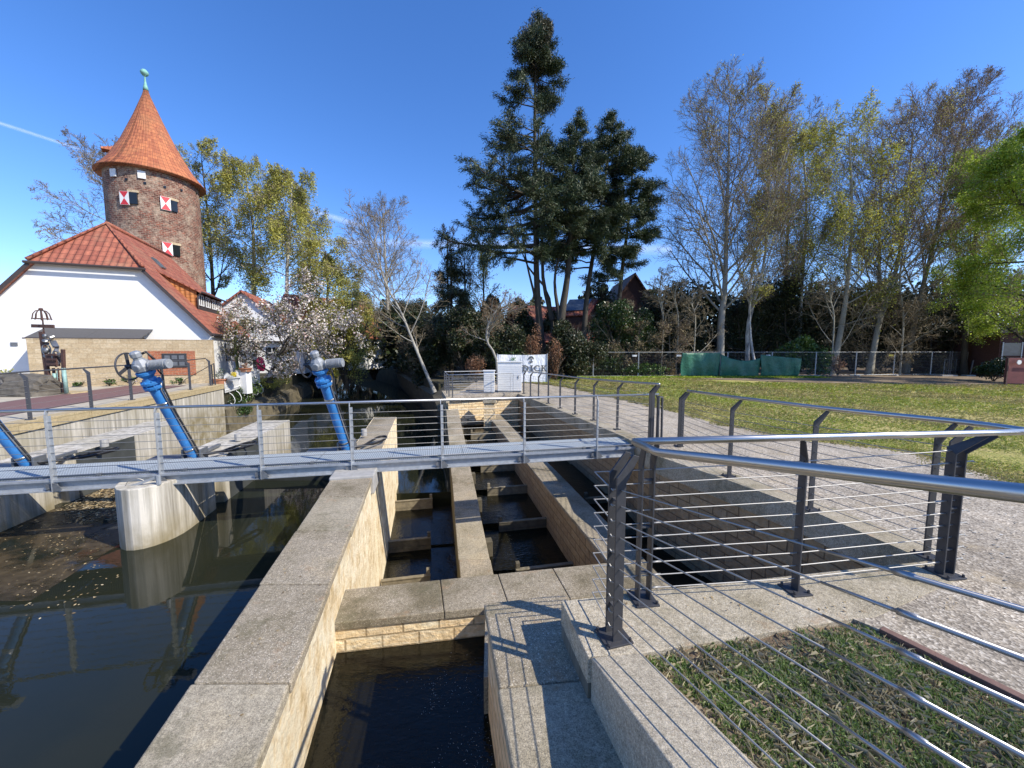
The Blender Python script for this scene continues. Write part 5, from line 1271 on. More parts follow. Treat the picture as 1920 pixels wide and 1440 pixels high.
for k, (px, py, r) in enumerate(((84, 630, .10), (86, 641, .12), (97, 634, .12), (102, 645, .15), (86, 657, .14), (106, 655, .10), (97, 668, .12), (112, 668, .11), (86, 668, .10), (104, 684, .08), (92, 682, .09))):
    cc = sc(px, py); rg2 = random.Random(k*7+1); dv_ = V(rg2.uniform(-1, 1), rg2.uniform(-.6, .6), rg2.uniform(-1, 1)).normalized()
    if k in (0, 4, 8): rnd_sphere(mb, cc, r*.8, k, (1.0, .8, 1.0), 10, .08)
    elif k % 3 == 1: mb.lathe(cc-dv_*r*.9, dv_, [(r*.35, 0), (r*.75, .02), (r*.75, r*.4), (r*.4, r*.45), (r*.4, r*1.5), (r*.6, r*1.55), (r*.6, r*1.8)], 12)
    else: mb.bar(cc-dv_*r*1.1, cc+dv_*r*1.1, (0, 1, .3), r*1.0, r*.45)
mb.build('body_scrap', 'scrap_steel', sct)
mb = MB()
for (px, py, rr, tl) in ((87, 656, .20, .5), (106, 670, .26, .3)):
    c = sc(px, py); a1 = V(tl, .3, 0); a2 = V(0, 0, 1); mb.tube([c+a1*math.cos(2*PI*k/24)*rr*.9+a2*math.sin(2*PI*k/24)*rr for k in range(25)], .022, 7, caps=False)
    for k in range(6): mb.tube([c, c+a1*math.cos(PI*k/3)*rr*.9+a2*math.sin(PI*k/3)*rr], .012, 5)
mb.build('wheel', 'scrap_steel', sct)
mb = MB(); mb.box(sc(99, 676), .34, .16, .42)
for k in range(3): mb.box(sc(98, 665+k*9, -.1), .3, .04, .07)
mb.build('engine_block', 'rust_iron', sct)
MB().poly([tuple((sc(px_, py_)).to_tuple()[:2]) for px_, py_ in ((60, 738), (132, 736))]+[(sc(132, 736).x, SY+.7), (sc(60, 738).x, SY+.7)], ZP-.1, ZP+.06).build('plinth', 'coping_stone', sct)
# boulder-like half millstone block left of it
bo = empty('boulder', tuple(atY(50, 745, 13.6)), 'dark rounded millstone block with a hollow front, left of the scrap sculpture', 'boulder')
mb = MB(); bc = atY(56, 735, 14.0); bc.z = ZP-.02
n_ = 22; vs = []; fs = []
for j, (dx, sc_) in enumerate(((-.75, .86), (-.7, .97), (-.2, 1.0), (.5, .98), (1.0, .9), (1.1, .7))):
    for k in range(n_+1):
        a = PI*k/n_; r = .82*sc_*(1+.03*math.sin(k*1.9+j*2)); vs.append(bc+V(dx*.9+.05*math.sin(k*2.1), -.15+.75*math.cos(a)*r, max(0, math.sin(a))*r*.98))
for j in range(5):
    for k in range(n_): a = j*(n_+1)+k; fs.append((a, a+1, a+n_+2, a+n_+1))
fs.append(tuple(range(n_, -1, -1))); fs.append(tuple(range(5*(n_+1), 6*(n_+1))))
MB().add(vs, fs).build('stone', 'old_boulder', bo)
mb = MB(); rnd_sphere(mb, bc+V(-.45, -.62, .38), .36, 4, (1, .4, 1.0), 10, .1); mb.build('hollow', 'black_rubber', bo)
# flower pots and planters by the end of the plaza
def pot(px, py, Y, r, h, label, mat='terracotta', plant='herb_green', ps=.3, z=None, rootk=1):
    c = atY(px, py, Y)
    t = empty('flower_pot', tuple(c), label, 'flower pot')
    MB().lathe(c, (0, 0, 1), [(r*.7, 0), (r*.95, h*.85), (r*1.08, h*.86), (r*1.08, h), (r*.85, h), (r*.8, h*.8)], 14).build('pot', mat, t, smooth=False)
    leafball('plant', c+V(0, 0, h+ps*.5), (ps, ps, ps*.8), 260, .055, plant, t, 3)
    return t
# ================================================================ PLACING THE VEGETATION
def bp(px, D, z=-.44): d = ray(px, 668); return V(d.x/d.y*D, D, z)
def hp_(px, py, D): return atY(px, py, D)
def hwm(pix, D): return pix/FPX*D
# ---- fir group behind the platform
D = 30.0
def prof_main(t, a):
    left = -math.cos(a)
    base = np.interp(t, [0, .1, .25, .40, .52, .60, .68, .78, .88, 1.0], [4.6, 5.6, 5.5, 4.2, 2.4, 1.5, 2.7, 2.2, 1.6, .3])
    return base*(1+.28*left if t < .6 else 1+(.25 if t < .72 else .05)*left)
def gap_main(t, a): return not (.555 < t < .64 and RNG.uniform() < .65) and not (.60 < t < .80 and math.cos(a) < -.2 and RNG.uniform() < .35)
zt_ = hp_(1008, 24, D).z
conifer('tallest fir with brownish top and ragged left side, behind the far platform', [bp(1022, D), hp_(1008, 560, D), hp_(1004, 400, D), hp_(1003, 200, D), hp_(1008, 24, D)], .34, 1, 8.0, prof_main, 135, 'fir_green', .19, 1250, .20,
        gap=gap_main, stems=[([hp_(1036, 600, D), hp_(1018, 520, D), hp_(1018, 400, D), hp_(1020, 300, D)], .22), ([bp(1040, D), hp_(1030, 560, D), hp_(990, 500, D), hp_(965, 430, D)], .17), ([hp_(1004, 560, D), hp_(985, 480, D), hp_(972, 380, D)], .12)])
leafball_root = bpy.data.objects['fir_tree']
P = blob_points((hp_(1008, 90, D).x, D, hp_(1008, 92, D).z), (1.75, 1.5, 3.1), 13000, RNG, .34, 20); quads_obj('dry_foliage', leaf_quads(P, .24, .18, .5), 'fir_brown', leafball_root)
conifer('middle fir with a pointed top, in the fir group behind the far platform', [bp(1046, D-.6), hp_(1052, 600, D-.6), hp_(1066, 500, D-.6), hp_(1074, 330, D-.6), hp_(1084, 208, D-.6)], .42, 2, 8.6, lambda t, a: np.interp(t, [0, .3, .6, .8, 1], [2.8, 3.3, 2.3, 1.2, .25]), 95, 'fir_green', .19, 1000, .2,
        stems=[([hp_(1050, 600, D-.6), hp_(1040, 520, D-.6), hp_(1062, 440, D-.6)], .2)])
conifer('right-hand fir with a doubled top, in the fir group behind the far platform', [bp(1092, D+.8), hp_(1100, 560, D+.8), hp_(1125, 400, D+.8), hp_(1152, 212, D+.8)], .3, 3, 8.0, lambda t, a: np.interp(t, [0, .3, .6, .85, 1], [3.2, 3.5, 2.6, 1.5, .35]), 100, 'fir_green', .19, 1000, .22)
conifer('dark low pine with dense clumped boughs at the right end of the fir group', [bp(1150, D+1.5), hp_(1165, 520, D+1.5), hp_(1180, 400, D+1.5), hp_(1188, 280, D+1.5)], .24, 4, 6.2, lambda t, a: np.interp(t, [0, .25, .5, .8, .93, 1], [2.8, 2.5, 2.1, 2.2, 1.6, .5]), 90, 'fir_green', .19, 1000, .3, name='pine_tree')
# ---- bare and budding trees on the right
D = 32.5
broadleaf('tall bare beech with a smooth grey trunk forking above the green tarpaulins', [bp(1352, D), hp_(1352, 600, D), hp_(1359, 540, D), hp_(1362, 430, D), hp_(1366, 300, D), hp_(1368, 200, D)], .34, hwm(152, D), hp_(1368, 118, D).z, 30, 10, 8, 6, 46, 38, .07, 'bark_silver', 'bark_twig', 'spring_yellow', 5000, .09, seed=1, tmin=.22, rat1=.78, zfit=1.5)
broadleaf('white-stemmed birch with twisted trunk just right of the tall bare beech', [bp(1404, D+.5), hp_(1402, 620, D), hp_(1412, 570, D), hp_(1432, 500, D), hp_(1442, 350, D), hp_(1448, 220, D)], .20, hwm(112, D), hp_(1450, 150, D).z, 20, 10, 8, 6, 32, 34, .10, 'bark_birch', 'bark_purple', 'spring_olive', 9000, .11, seed=2, tmin=.3, rat1=.5, zfit=3)
broadleaf('thin second white birch stem leaning beside the twisted birch', [bp(1422, D-.4), hp_(1408, 640, D-.4), hp_(1406, 560, D-.4), hp_(1420, 460, D), hp_(1480, 280, D)], .12, hwm(80, D), hp_(1480, 210, D).z, 12, 7, 6, 5, 32, 34, .1, 'bark_birch', 'bark_purple', 'spring_olive', 8000, .12, seed=3, tmin=.4, rat1=.5, zfit=4)
D = 34
broadleaf('yellow-green birch in first leaf standing left of centre among the right-hand trees', [bp(1500, D+2), hp_(1502, 560, D+2), hp_(1512, 400, D+2), hp_(1505, 260, D+2)], .2, hwm(98, D), hp_(1500, 180, D+2).z, 20, 9, 8, 5, 50, 40, .02, 'bark_birch', 'bark_twig', 'spring_yellow', 15000, .13, .4, .5, seed=4, tmin=.3, rat1=.5, zfit=5)
broadleaf('weeping birch in yellow-green leaf on a straight grey trunk, right of the rhododendron', [bp(1562, D-2), hp_(1580, 600, D-2), hp_(1590, 520, D-2), hp_(1598, 400, D-2), hp_(1592, 250, D-2)], .26, hwm(100, D), hp_(1588, 155, D-2).z, 20, 10, 8, 5, 52, 42, -.01, 'bark_pale', 'bark_twig', 'spring_yellow', 22000, .13, .5, .55, seed=5, tmin=.32, rat1=.45, zfit=4)
broadleaf('bare ash leaning right with pale double trunk, behind the dark bank at the right', [bp(1632, D-2), hp_(1652, 590, D-2), hp_(1682, 500, D-2), hp_(1700, 380, D-2), hp_(1712, 250, D-2)], .24, hwm(138, D), hp_(1712, 150, D-2).z, 24, 10, 8, 6, 38, 36, .07, 'bark_pale', 'bark_purple', 'spring_olive', 6000, .10, seed=6, tmin=.2, rat1=.6, zfit=2)
broadleaf('bare beech with purplish twigs fanning up towards the right edge', [bp(1700, D), hp_(1715, 600, D), hp_(1745, 480, D), hp_(1780, 330, D), hp_(1812, 210, D)], .26, hwm(148, D), hp_(1820, 138, D).z, 24, 10, 8, 6, 38, 36, .09, 'bark_grey', 'bark_purple', 'bud_brown', 9000, .10, seed=7, tmin=.18, rat1=.66, zfit=2)
broadleaf('tree in fresh bright green leaf filling the right edge of the picture', [bp(1950, 24, -.4), hp_(1950, 560, 24), hp_(1955, 400, 24), hp_(1960, 260, 24)], .3, hwm(140, 24), hp_(1950, 196, 24).z, 20, 8, 7, 3, 55, 42, -.01, 'bark_dark', 'bark_twig', 'bright_green', 100000, .115, .2, .15, seed=8, tmin=.10, rat1=.55, zfit=1.5, spread=.2)
broadleaf('half-leafed greenish tree between the purplish beech and the bright green tree', [bp(1810, 31, -.4), hp_(1815, 560, 31), hp_(1835, 400, 31), hp_(1850, 300, 31)], .22, hwm(88, 31), hp_(1850, 232, 31).z, 18, 8, 7, 4, 45, 40, .02, 'bark_dark', 'bark_twig', 'bright_green', 40000, .11, seed=9, tmin=.15, rat1=.55, zfit=2, spread=.2)
broadleaf('bare beech far behind, filling the gap between the two white birches and the yellow birch', [bp(1470, 38), hp_(1472, 560, 38), hp_(1478, 400, 38), hp_(1482, 260, 38)], .22, hwm(95, 38), hp_(1480, 170, 38).z, 22, 9, 8, 5, 48, 40, .06, 'bark_grey', 'bark_twig', 'bud_brown', 6000, .1, seed=51, tmin=.2, rat1=.6)
broadleaf('bare tree far behind, between the weeping birch and the leaning ash', [bp(1650, 38), hp_(1648, 560, 38), hp_(1650, 400, 38), hp_(1655, 260, 38)], .22, hwm(95, 38), hp_(1655, 165, 38).z, 22, 9, 8, 5, 48, 40, .06, 'bark_grey', 'bark_purple', 'spring_olive', 5000, .1, seed=52, tmin=.2, rat1=.6)
broadleaf('bare tree far behind, right of the purplish fanning beech', [bp(1850, 38), hp_(1850, 560, 38), hp_(1855, 400, 38), hp_(1860, 280, 38)], .22, hwm(95, 38), hp_(1860, 185, 38).z, 22, 9, 8, 5, 48, 40, .06, 'bark_grey', 'bark_twig', 'spring_olive', 12000, .1, seed=53, tmin=.15, rat1=.6)
for k, (px, D_, top, r) in enumerate(((1268, 31.5, 520, .06), (1300, 31, 540, .05), (1160, 31, 560, .05), (1240, 31.5, 500, .06), (1560, 30.5, 520, .05), (1690, 31, 470, .07))):
    broadleaf(['thin bare sapling behind the site fence left of the green tarpaulins', 'spindly sapling right behind the first green tarpaulin', 'spindly bare sapling in front of the dark pine', 'thin bare tree between the dark pine and the tall bare beech', 'low spreading bare shrub-like tree between the rhododendron and the weeping birch', 'low bare tree with long sideways twigs in front of the dark evergreens at the right'][k],
              [bp(px, D_), hp_(px+4, 600, D_), hp_(px-3, (600+top)//2, D_), hp_(px+2, top+10, D_)], r, hwm(60 if k < 4 else 95, D_), hp_(px, top, D_).z, 14, 7, 6, 4, 55, 42, .02, 'bark_pale', 'bark_twig', None, seed=20+k, tmin=.08, rat1=.55)
# ---- left and centre trees
broadleaf('bare brown tree spreading out behind the left side of the round tower', [bp(225, 50, 0), hp_(222, 560, 50), hp_(215, 420, 50), hp_(205, 300, 50)], .4, hwm(125, 50), hp_(205, 238, 50).z, 24, 10, 8, 5, 58, 42, .03, 'bark_grey', 'bark_twig', 'bud_brown', 3500, .15, seed=10, tmin=.2, rat1=.7, twr=.018)
broadleaf('tall budding tree rising directly right of the round tower', [bp(402, 46, 0), hp_(400, 560, 46), hp_(392, 430, 46), hp_(378, 300, 46)], .32, hwm(62, 46), hp_(372, 232, 46).z, 22, 9, 8, 5, 48, 40, .05, 'bark_dark', 'bark_twig', 'spring_olive', 11000, .17, seed=11, tmin=.25, rat1=.5, twr=.015)
broadleaf('drooping birch in olive leaf with a forked trunk, second tree right of the tower', [bp(478, 44, 0), hp_(476, 540, 44), hp_(474, 420, 44), hp_(458, 320, 44)], .34, hwm(80, 44), hp_(452, 238, 44).z, 20, 10, 8, 5, 58, 42, .0, 'bark_pale', 'bark_twig', 'spring_olive', 26000, .17, .5, .7, seed=12, tmin=.28, rat1=.55, twr=.014)
broadleaf('lower weeping birch whose long hanging twigs end above the blossoming magnolia', [bp(540, 42, 0), hp_(538, 520, 42), hp_(545, 400, 42), hp_(548, 340, 42)], .26, hwm(80, 42), hp_(550, 290, 42).z, 20, 10, 8, 5, 60, 42, -.03, 'bark_birch', 'bark_twig', 'spring_olive', 24000, .17, .6, .9, seed=13, tmin=.3, rat1=.62, twr=.013)
broadleaf('yellowish low tree in first leaf beyond the magnolia, left of the river bend', [bp(610, 38, 0), hp_(612, 600, 38), hp_(615, 520, 38), hp_(610, 470, 38)], .2, hwm(70, 38), hp_(615, 415, 38).z, 18, 10, 8, 4, 60, 42, .0, 'bark_dark', 'bark_twig', 'spring_olive', 18000, .16, .3, .3, seed=14, tmin=.15, rat1=.65, twr=.013)
broadleaf('pale grey bare tree with fine upright twigs above the river bend', [bp(728, 46), hp_(726, 560, 46), hp_(722, 480, 46), hp_(718, 400, 46)], .26, hwm(80, 46), hp_(720, 344, 46).z, 22, 10, 8, 5, 50, 40, .05, 'bark_silver', 'bark_twig', None, seed=15, tmin=.12, rat1=.6, twr=.010)
lb = V(atY(815, 738, 24).x, 24, -1.0)
broadleaf('pale tree leaning left over the water from the right river bank', [lb, hp_(795, 690, lb.y), hp_(772, 635, lb.y+.2), hp_(752, 585, lb.y+.5), hp_(722, 530, lb.y+.8), hp_(702, 450, lb.y+1)], .12, None, 0, 14, 8, 7, 4, 45, 38, .05, 'bark_silver', 'bark_twig', None, seed=16, tmin=.28, rat1=.42, twr=.008, r1=.04)
cb = at(921, 735, 0); cb = V(cb.x, 23, -.42)
broadleaf('thin pale tree with an S-bent trunk rising behind the small white cabinet', [bp(933, 23, -.42), hp_(930, 670, 23), hp_(913, 640, 23), hp_(914, 615, 23), hp_(922, 595, 23), hp_(946, 560, 23)], .075, hwm(70, 23), hp_(920, 540, 23).z, 14, 7, 6, 4, 50, 40, .02, 'bark_silver', 'bark_twig', 'copper_leaf', 700, .08, seed=17, tmin=.35, rat1=.5, twr=.006)
for k, (px, top, D_) in enumerate(((838, 395, 33), (870, 440, 34), (905, 445, 36))):
    broadleaf(['slim upright bare tree left of the dark conifer', 'slim bare tree right of the dark conifer', 'pale drooping willow far behind, left of the fir group'][k], [bp(px, D_), hp_(px+2, 560, D_), hp_(px, top+40, D_)], .12, hwm(32, D_), hp_(px, top, D_).z, 16, 8, 6, 3, 28, 30, .10 if k < 2 else -.06, 'bark_dark', 'bark_twig', None if k < 2 else 'spring_olive', 4500 if k == 2 else 0, .12, .6, .8, seed=30+k, tmin=.15, rat1=.4)
conifer('small black-green conifer with drooping top between the river and the fir group', [bp(846, 31), hp_(846, 560, 31), hp_(846, 466, 31)], .2, 9, .5, lambda t, a: np.interp(t, [0, .5, .8, 1], [2.6, 2.0, 1.3, .2]), 110, 'evergreen', .20, 300, .35, name='fir_tree')
# ---- magnolia
mgb = bp(503, 23, -.28)
mg = broadleaf('magnolia covered in pale pink-white blossom above the white picket fence', [mgb, hp_(512, 690, 23), hp_(532, 650, 23), hp_(555, 600, 23)], .16, hwm(132, 23), hp_(560, 482, 23).z, 16, 8, 7, 4, 62, 46, .04, 'bark_dark', 'bark_dark', 'magnolia_leaf', 13000, .10, seed=18, tmin=.12, rat1=.95, twr=.006, spread=.08, zfit=-.1)
crn = [o for o in mg.children if o.name.startswith('crown')][0]
cv = np.array([v_.co for v_ in crn.data.vertices])[::3]; idx = RNG.integers(0, len(cv), 13000); pts_ = cv[idx]+RNG.normal(size=(13000, 3))*.12+np.array(ORG[mg.name])
pts_ = pts_[pts_[:, 2] > .05]; quads_obj('blossom', leaf_quads(pts_, .11, .75), 'blossom', mg)
broadleaf('small ivy-wrapped tree standing against the white side wall of the house', [bp(449, 22, -.25), hp_(446, 690, 22), hp_(441, 650, 22), hp_(444, 610, 22)], .11, hwm(34, 22), hp_(444, 560, 22).z, 9, 7, 6, 3, 50, 40, .03, 'ivy_bark', 'bark_dark', 'magnolia_leaf', 900, .07, seed=19, tmin=.4, rat1=.6, twr=.006)
# ---- dark evergreen belt and shrubs
eg = [('yew thicket over the dark river bend, left end of the evergreen belt', 690, 58, 60, 560, 'evergreen', 9000), ('dark evergreen mass behind the leaning pale tree', 775, 46, 62, 530, 'evergreen', 11000),
      ('dark holly clump behind the far platform railing', 872, 28, 55, 560, 'evergreen', 11000), ('dark laurel clump between the platform and the fir trunks', 945, 27, 48, 590, 'evergreen', 9000),
      ('evergreen shrub mass at the foot of the fir group', 1075, 27.5, 52, 590, 'evergreen', 10000), ('tall ivy-green shrub wall right of the house with the solar panel', 1165, 31, 58, 540, 'ivy', 12000),
      ('rounded dark evergreen left of the tall bare beech', 1262, 34.5, 72, 508, 'evergreen', 13000), ('black-green yew behind the white birches', 1400, 36, 70, 520, 'evergreen', 11000), ('broad dark yew behind the rhododendron', 1500, 36, 85, 470, 'evergreen', 15000),
      ('dark evergreen mass behind the weeping birch', 1600, 36.5, 70, 520, 'evergreen', 11000), ('dark evergreen bank right of the leaning ash', 1700, 36, 85, 500, 'evergreen', 14000), ('deep green shrub mass below the bright green tree', 1800, 33, 80, 540, 'evergreen', 13000)]
for k, (lb_, px, D_, hw_, top, mt, n_) in enumerate(eg):
    h_ = (hp_(px, top, D_).z+.44)/2
    dense_bush(lb_, tuple(bp(px, D_)), (hwm(hw_, D_)*1.15, 1.8, h_), int(n_*3.4), .14, mt, seed=k, name='evergreen_shrub', lumps=22, shell=.36, cat='evergreen')
# further backdrop wood, reads as one mass
vv = []
for (x0_, x1_, D_, zt0, zt1, n_) in ((-48, -14, 82, 10, 11, 16000), (-16, -3, 43, 4, 6, 9000), (-4, 14, 44, 6, 7.0, 11000), (12, 50, 46, 7.2, 8.6, 30000), (48, 78, 42, 9, 10, 12000)):  # leftmost strip is added to block the sky mirrored at the river bend
    p = np.stack([RNG.uniform(x0_, x1_, n_), D_+RNG.normal(size=n_)*1.2, RNG.uniform(-.4, 1, n_)], 1); hh = zt0+(zt1-zt0)*(p[:, 0]-x0_)/(x1_-x0_)+1.1*np.sin(p[:, 0]*.9)+.7*np.sin(p[:, 0]*2.3+1); p[:, 2] = -.4+(hh+.4)*RNG.uniform(0, 1, n_)**.8
    vv.append(leaf_quads(p, .55, .6))
tag(quads_obj('background_wood', np.concatenate(vv), 'evergreen'), kind='stuff')
# low twiggy undergrowth between the trunks, fence level
und = [('brown twiggy hazel thicket behind the left part of the site fence', 1080, 30.3, 60, 640), ('tangled bare undergrowth behind the site fence below the dark pine', 1185, 30.6, 60, 600), ('reddish bare thicket left of the first green tarpaulin', 1255, 30.6, 50, 590), ('olive budding thicket overhanging the left river bank', 650, 40, 62, 520), ('bare twig tangle above the dark river', 800, 30, 60, 600), ('spreading bare thicket behind the weeping birch', 1640, 32.2, 90, 540), ('brown thicket at the far right behind the mesh fence', 1745, 33, 70, 560), ('olive thicket low over the river, right of the magnolia', 625, 32, 55, 590)]
for k, (lb_, px, D_, hw_, top) in enumerate(und):
    zz = -.44
    broadleaf(lb_, [bp(px, D_, zz), bp(px, D_, zz)+V(.1, 0, .5), hp_(px, (top+680)//2, D_), hp_(px+3, top+20, D_)], .07, hwm(hw_, D_), hp_(px, top, D_).z, 16, 8, 7, 4, 62, 46, .03, 'bark_dark', 'bark_twig' if k != 2 else 'bark_purple', 'spring_olive' if k in (3, 7) else 'bud_brown', 15000 if k in (3, 7) else 2500, .11, seed=40+k, tmin=.02, rat1=.75, twr=.008, name='thicket', cat='thicket')
for px_, D_, hw_, top, lb_ in ((985, 33, 38, 548, 'dark yew closing the gap left of the fir trunks'), (1042, 35, 30, 572, 'dark yew between the fir trunks in front of the red roof'), (1125, 37, 40, 520, 'dark ivy-hung tree crown above the red roof with the solar collector'), (915, 34, 42, 535, 'dark yew behind the white cabinets')):
    dense_bush(lb_, tuple(bp(px_, D_)), (hwm(hw_, D_), 1.6, (hp_(px_, top, D_).z+.44)/2), 24000, .17, 'evergreen', int(px_), 'evergreen_shrub', 22, .38, cat='evergreen')
dense_bush('big olive budding bush leaning over the water beyond the magnolia', tuple(bp(648, 33, -1.6)), (hwm(62, 33), 2.2, 4.6), 30000, .13, 'spring_olive', 90, 'shrub', 26, .38, 16, asp=.5)
dense_bush('second olive bush on the left bank, close to the pale bare tree', tuple(bp(700, 43, -1.6)), (hwm(45, 43), 2.2, 4.6), 20000, .15, 'spring_olive', 91, 'shrub', 22, .36, 14, asp=.5)
dense_bush('black-shaded evergreen hanging over the right river bank', tuple(bp(792, 30, -1.4)), (hwm(56, 30), 1.8, 3.1), 30000, .16, 'evergreen', 92, 'evergreen_shrub', 22, .36, 12, cat='evergreen')
dense_bush('evergreen added beyond the river bend to keep sky out of the water reflection', tuple(bp(668, 72, -2)), (hwm(75, 72), 3, 7.5), 30000, .3, 'evergreen', 94, 'evergreen_shrub', 26, .36, 12, cat='evergreen')  # added behind the bushes so the river mirrors leaves, not sky
dense_bush('dark evergreen closing the river bend', tuple(bp(738, 52, -2)), (hwm(60, 52), 2, 5.4), 24000, .22, 'evergreen', 93, 'evergreen_shrub', 22, .36, 12, cat='evergreen')
dense_bush('glossy rhododendron bulging over the fence beside the green tarpaulins', tuple(bp(1488, 30.3)), (hwm(52, 30), 1.0, 1.7), 4200, .20, 'laurel', 60, 'shrub', 10, .42, second=None)
dense_bush('small pale-leaved laurel beside the white birches', tuple(bp(1535, 30.2)), (1.3, .6, 1.25), 1300, .19, 'laurel', 61, 'shrub')
dense_bush('low green shrub sprouting along the foot of the site fence', tuple(bp(1200, 29.1, -.41)), (2.6, .5, .55), 2200, .12, 'laurel', 62, 'shrub')
dense_bush('low shrub behind the mesh fence right of the banner', tuple(bp(1130, 29.4, -.41)), (2.2, .5, .8), 1600, .14, 'ivy', 63, 'shrub')
dense_bush('bright green yew sprays just above the white banner', tuple(bp(962, 25.5, -.42)), (hwm(40, 25), .6, 1.25), 2600, .13, 'laurel', 64, 'shrub', asp=.3)
dense_bush('copper-leaved beech shrub left of the white banner', tuple(bp(893, 24.5, -.42)), (hwm(26, 24), .6, 1.1), 1500, .085, 'copper_leaf', 65, 'shrub', asp=.7)
dense_bush('copper-leaved beech shrub right of the white banner', tuple(bp(1043, 26, -.42)), (hwm(20, 26), .5, 1.55), 1900, .085, 'copper_leaf', 66, 'shrub', asp=.7)
dense_bush('tall copper-leaved shrub behind the banner by the fir trunk', tuple(bp(1000, 26.5, -.42)), (hwm(26, 26), .6, 1.9), 1900, .09, 'copper_leaf', 67, 'shrub', asp=.7)
dense_bush('reddish-leaved shrub at the foot of the weeping birch', tuple(bp(1573, 30.3, -.4)), (.8, .4, .9), 500, .10, 'copper_leaf', 68, 'shrub')
dense_bush('dark ivy mound beside the brick building at the right', tuple(bp(1868, 25.2, -.38)), (1.1, .8, .8), 2600, .12, 'ivy', 69, 'shrub')
dense_bush('wild greenery hanging over the bank wall by the picket fence', tuple(V(-14.6, 20.6, -1.3)), (.8, 2.0, .75), 2200, .09, 'laurel', 70, 'shrub')
dense_bush('ivy hanging down the old bank wall below the picket fence', tuple(V(-14.3, 19.6, -2.2)), (.5, 1.3, .9), 5000, .08, 'ivy', 95, 'shrub')
dense_bush('climbing greenery over the river edge under the magnolia', tuple(V(-15.6, 24.6, -1.3)), (.8, 2.4, .8), 1800, .09, 'spring_olive', 71, 'shrub')
dense_bush('grassy shrub at the left edge behind the boulder', tuple(atY(10, 742, 13.9)), (.8, .6, .5), 900, .07, 'spring_olive', 72, 'shrub')
for k, (px, py, r) in enumerate(((205, 726, .35), (245, 722, .42), (272, 722, .3), (335, 718, .35), (150, 730, .3))):
    c = atY(px, py, 16.9+.0045*(px-150)); c.z = ZP
    dense_bush(['low green herb tuft at the foot of the garden wall, leftmost but one', 'flowering herb clump at the foot of the garden wall, with white blooms', 'herb tuft right of the white-flowered clump at the garden wall', 'green tuft below the brick panel of the garden wall', 'leftmost herb tuft at the foot of the garden wall, beside the sculpture'][k], tuple(c), (r, .2, r*.55), 260, .07, 'laurel', 80+k, 'herb_clump', 5, .5, 4, cat='herb clump', second=('blossom', 40, .06) if k == 1 else None)

# ================================================================ HOUSES BEHIND
def gable_house(name, label, C_, gd, gn, half, eave, ridge, depth, wallm='white_render', roofm='house_tiles', z0=-.4, hip=0):
    t = empty(name, tuple(C_), label, 'house'); C_ = Vector(C_); C_.z = 0
    P_ = lambda s, d, z: C_+gd*s+gn*d+V(0, 0, z)
    pr = [(-half, z0), (half, z0), (half, eave), (0, ridge-.12), (-half, eave)]
    mb = MB(); mb.add([P_(s, 0, z) for s, z in pr]+[P_(s, depth, z) for s, z in pr], [(4, 3, 2, 1, 0), (5, 6, 7, 8, 9)]+[(i, (i+1) % 5, (i+1) % 5+5, i+5) for i in range(5)]); mb.build('wall', wallm, t)
    sl = (ridge-eave)/half; mb = MB()
    for sg in (-1, 1): slab_roof(mb, [P_(sg*(half+.4), -.35, eave-.4*sl), P_(sg*(half+.4), depth+.35, eave-.4*sl), P_(0, depth+.35, ridge), P_(0, -.35, ridge)], .12)
    rf = mb.build('roof', roofm, t); return t, rf, P_
g2d = V(.95, .31, 0); g2n = V(-.31, .95, 0)
h2, rf2, P2 = gable_house('house', 'white gabled house with orange roof half hidden behind the blossoming magnolia', bp(462, 32, -.3), g2d, g2n, 4.3, 2.9, 6.5, 7.5)
MB().box(P2(.3, -.03, 1.0), .95, .06, 1.9, g2d, g2n).build('door', 'glass_dark', h2)
for s_, z in ((-1.6, 1.4), (1.9, 1.4), (.2, 3.7)):
    fmw = MB().box(P2(s_, -.03, z), .9, .05, .9, g2d, g2n).build('window', 'glass_dark', h2); mb = MB(); mb.box(P2(s_, -.06, z), .05, .03, .9, g2d, g2n); mb.box(P2(s_, -.06, z), .9, .03, .05, g2d, g2n); mb.build('glazing_bar', 'white_paint', fmw)
MB().box(P2(.2, -.25, 2.35), 5.2, .5, .08, g2d, g2n).build('canopy', 'gutter_dark', h2)
h3, rf3, P3 = gable_house('house', 'long white house with red roof and white dormer, furthest back behind the magnolia', bp(545, 39, -.3), V(.80, -.60, 0), V(.60, .80, 0), 4.8, 3.2, 7.2, 8)
for s_ in (-1.5, 1.2): MB().box(P3(s_, -.03, 1.6), .8, .05, 1.1, V(.80, -.60, 0), V(.60, .80, 0)).build('window', 'window_glass', h3)
MB().box(P3(1.8, 1.9, 4.3), 1.3, 1.0, 1.1, V(.80, -.60, 0), V(.60, .80, 0)).build('dormer', 'white_render', rf3)
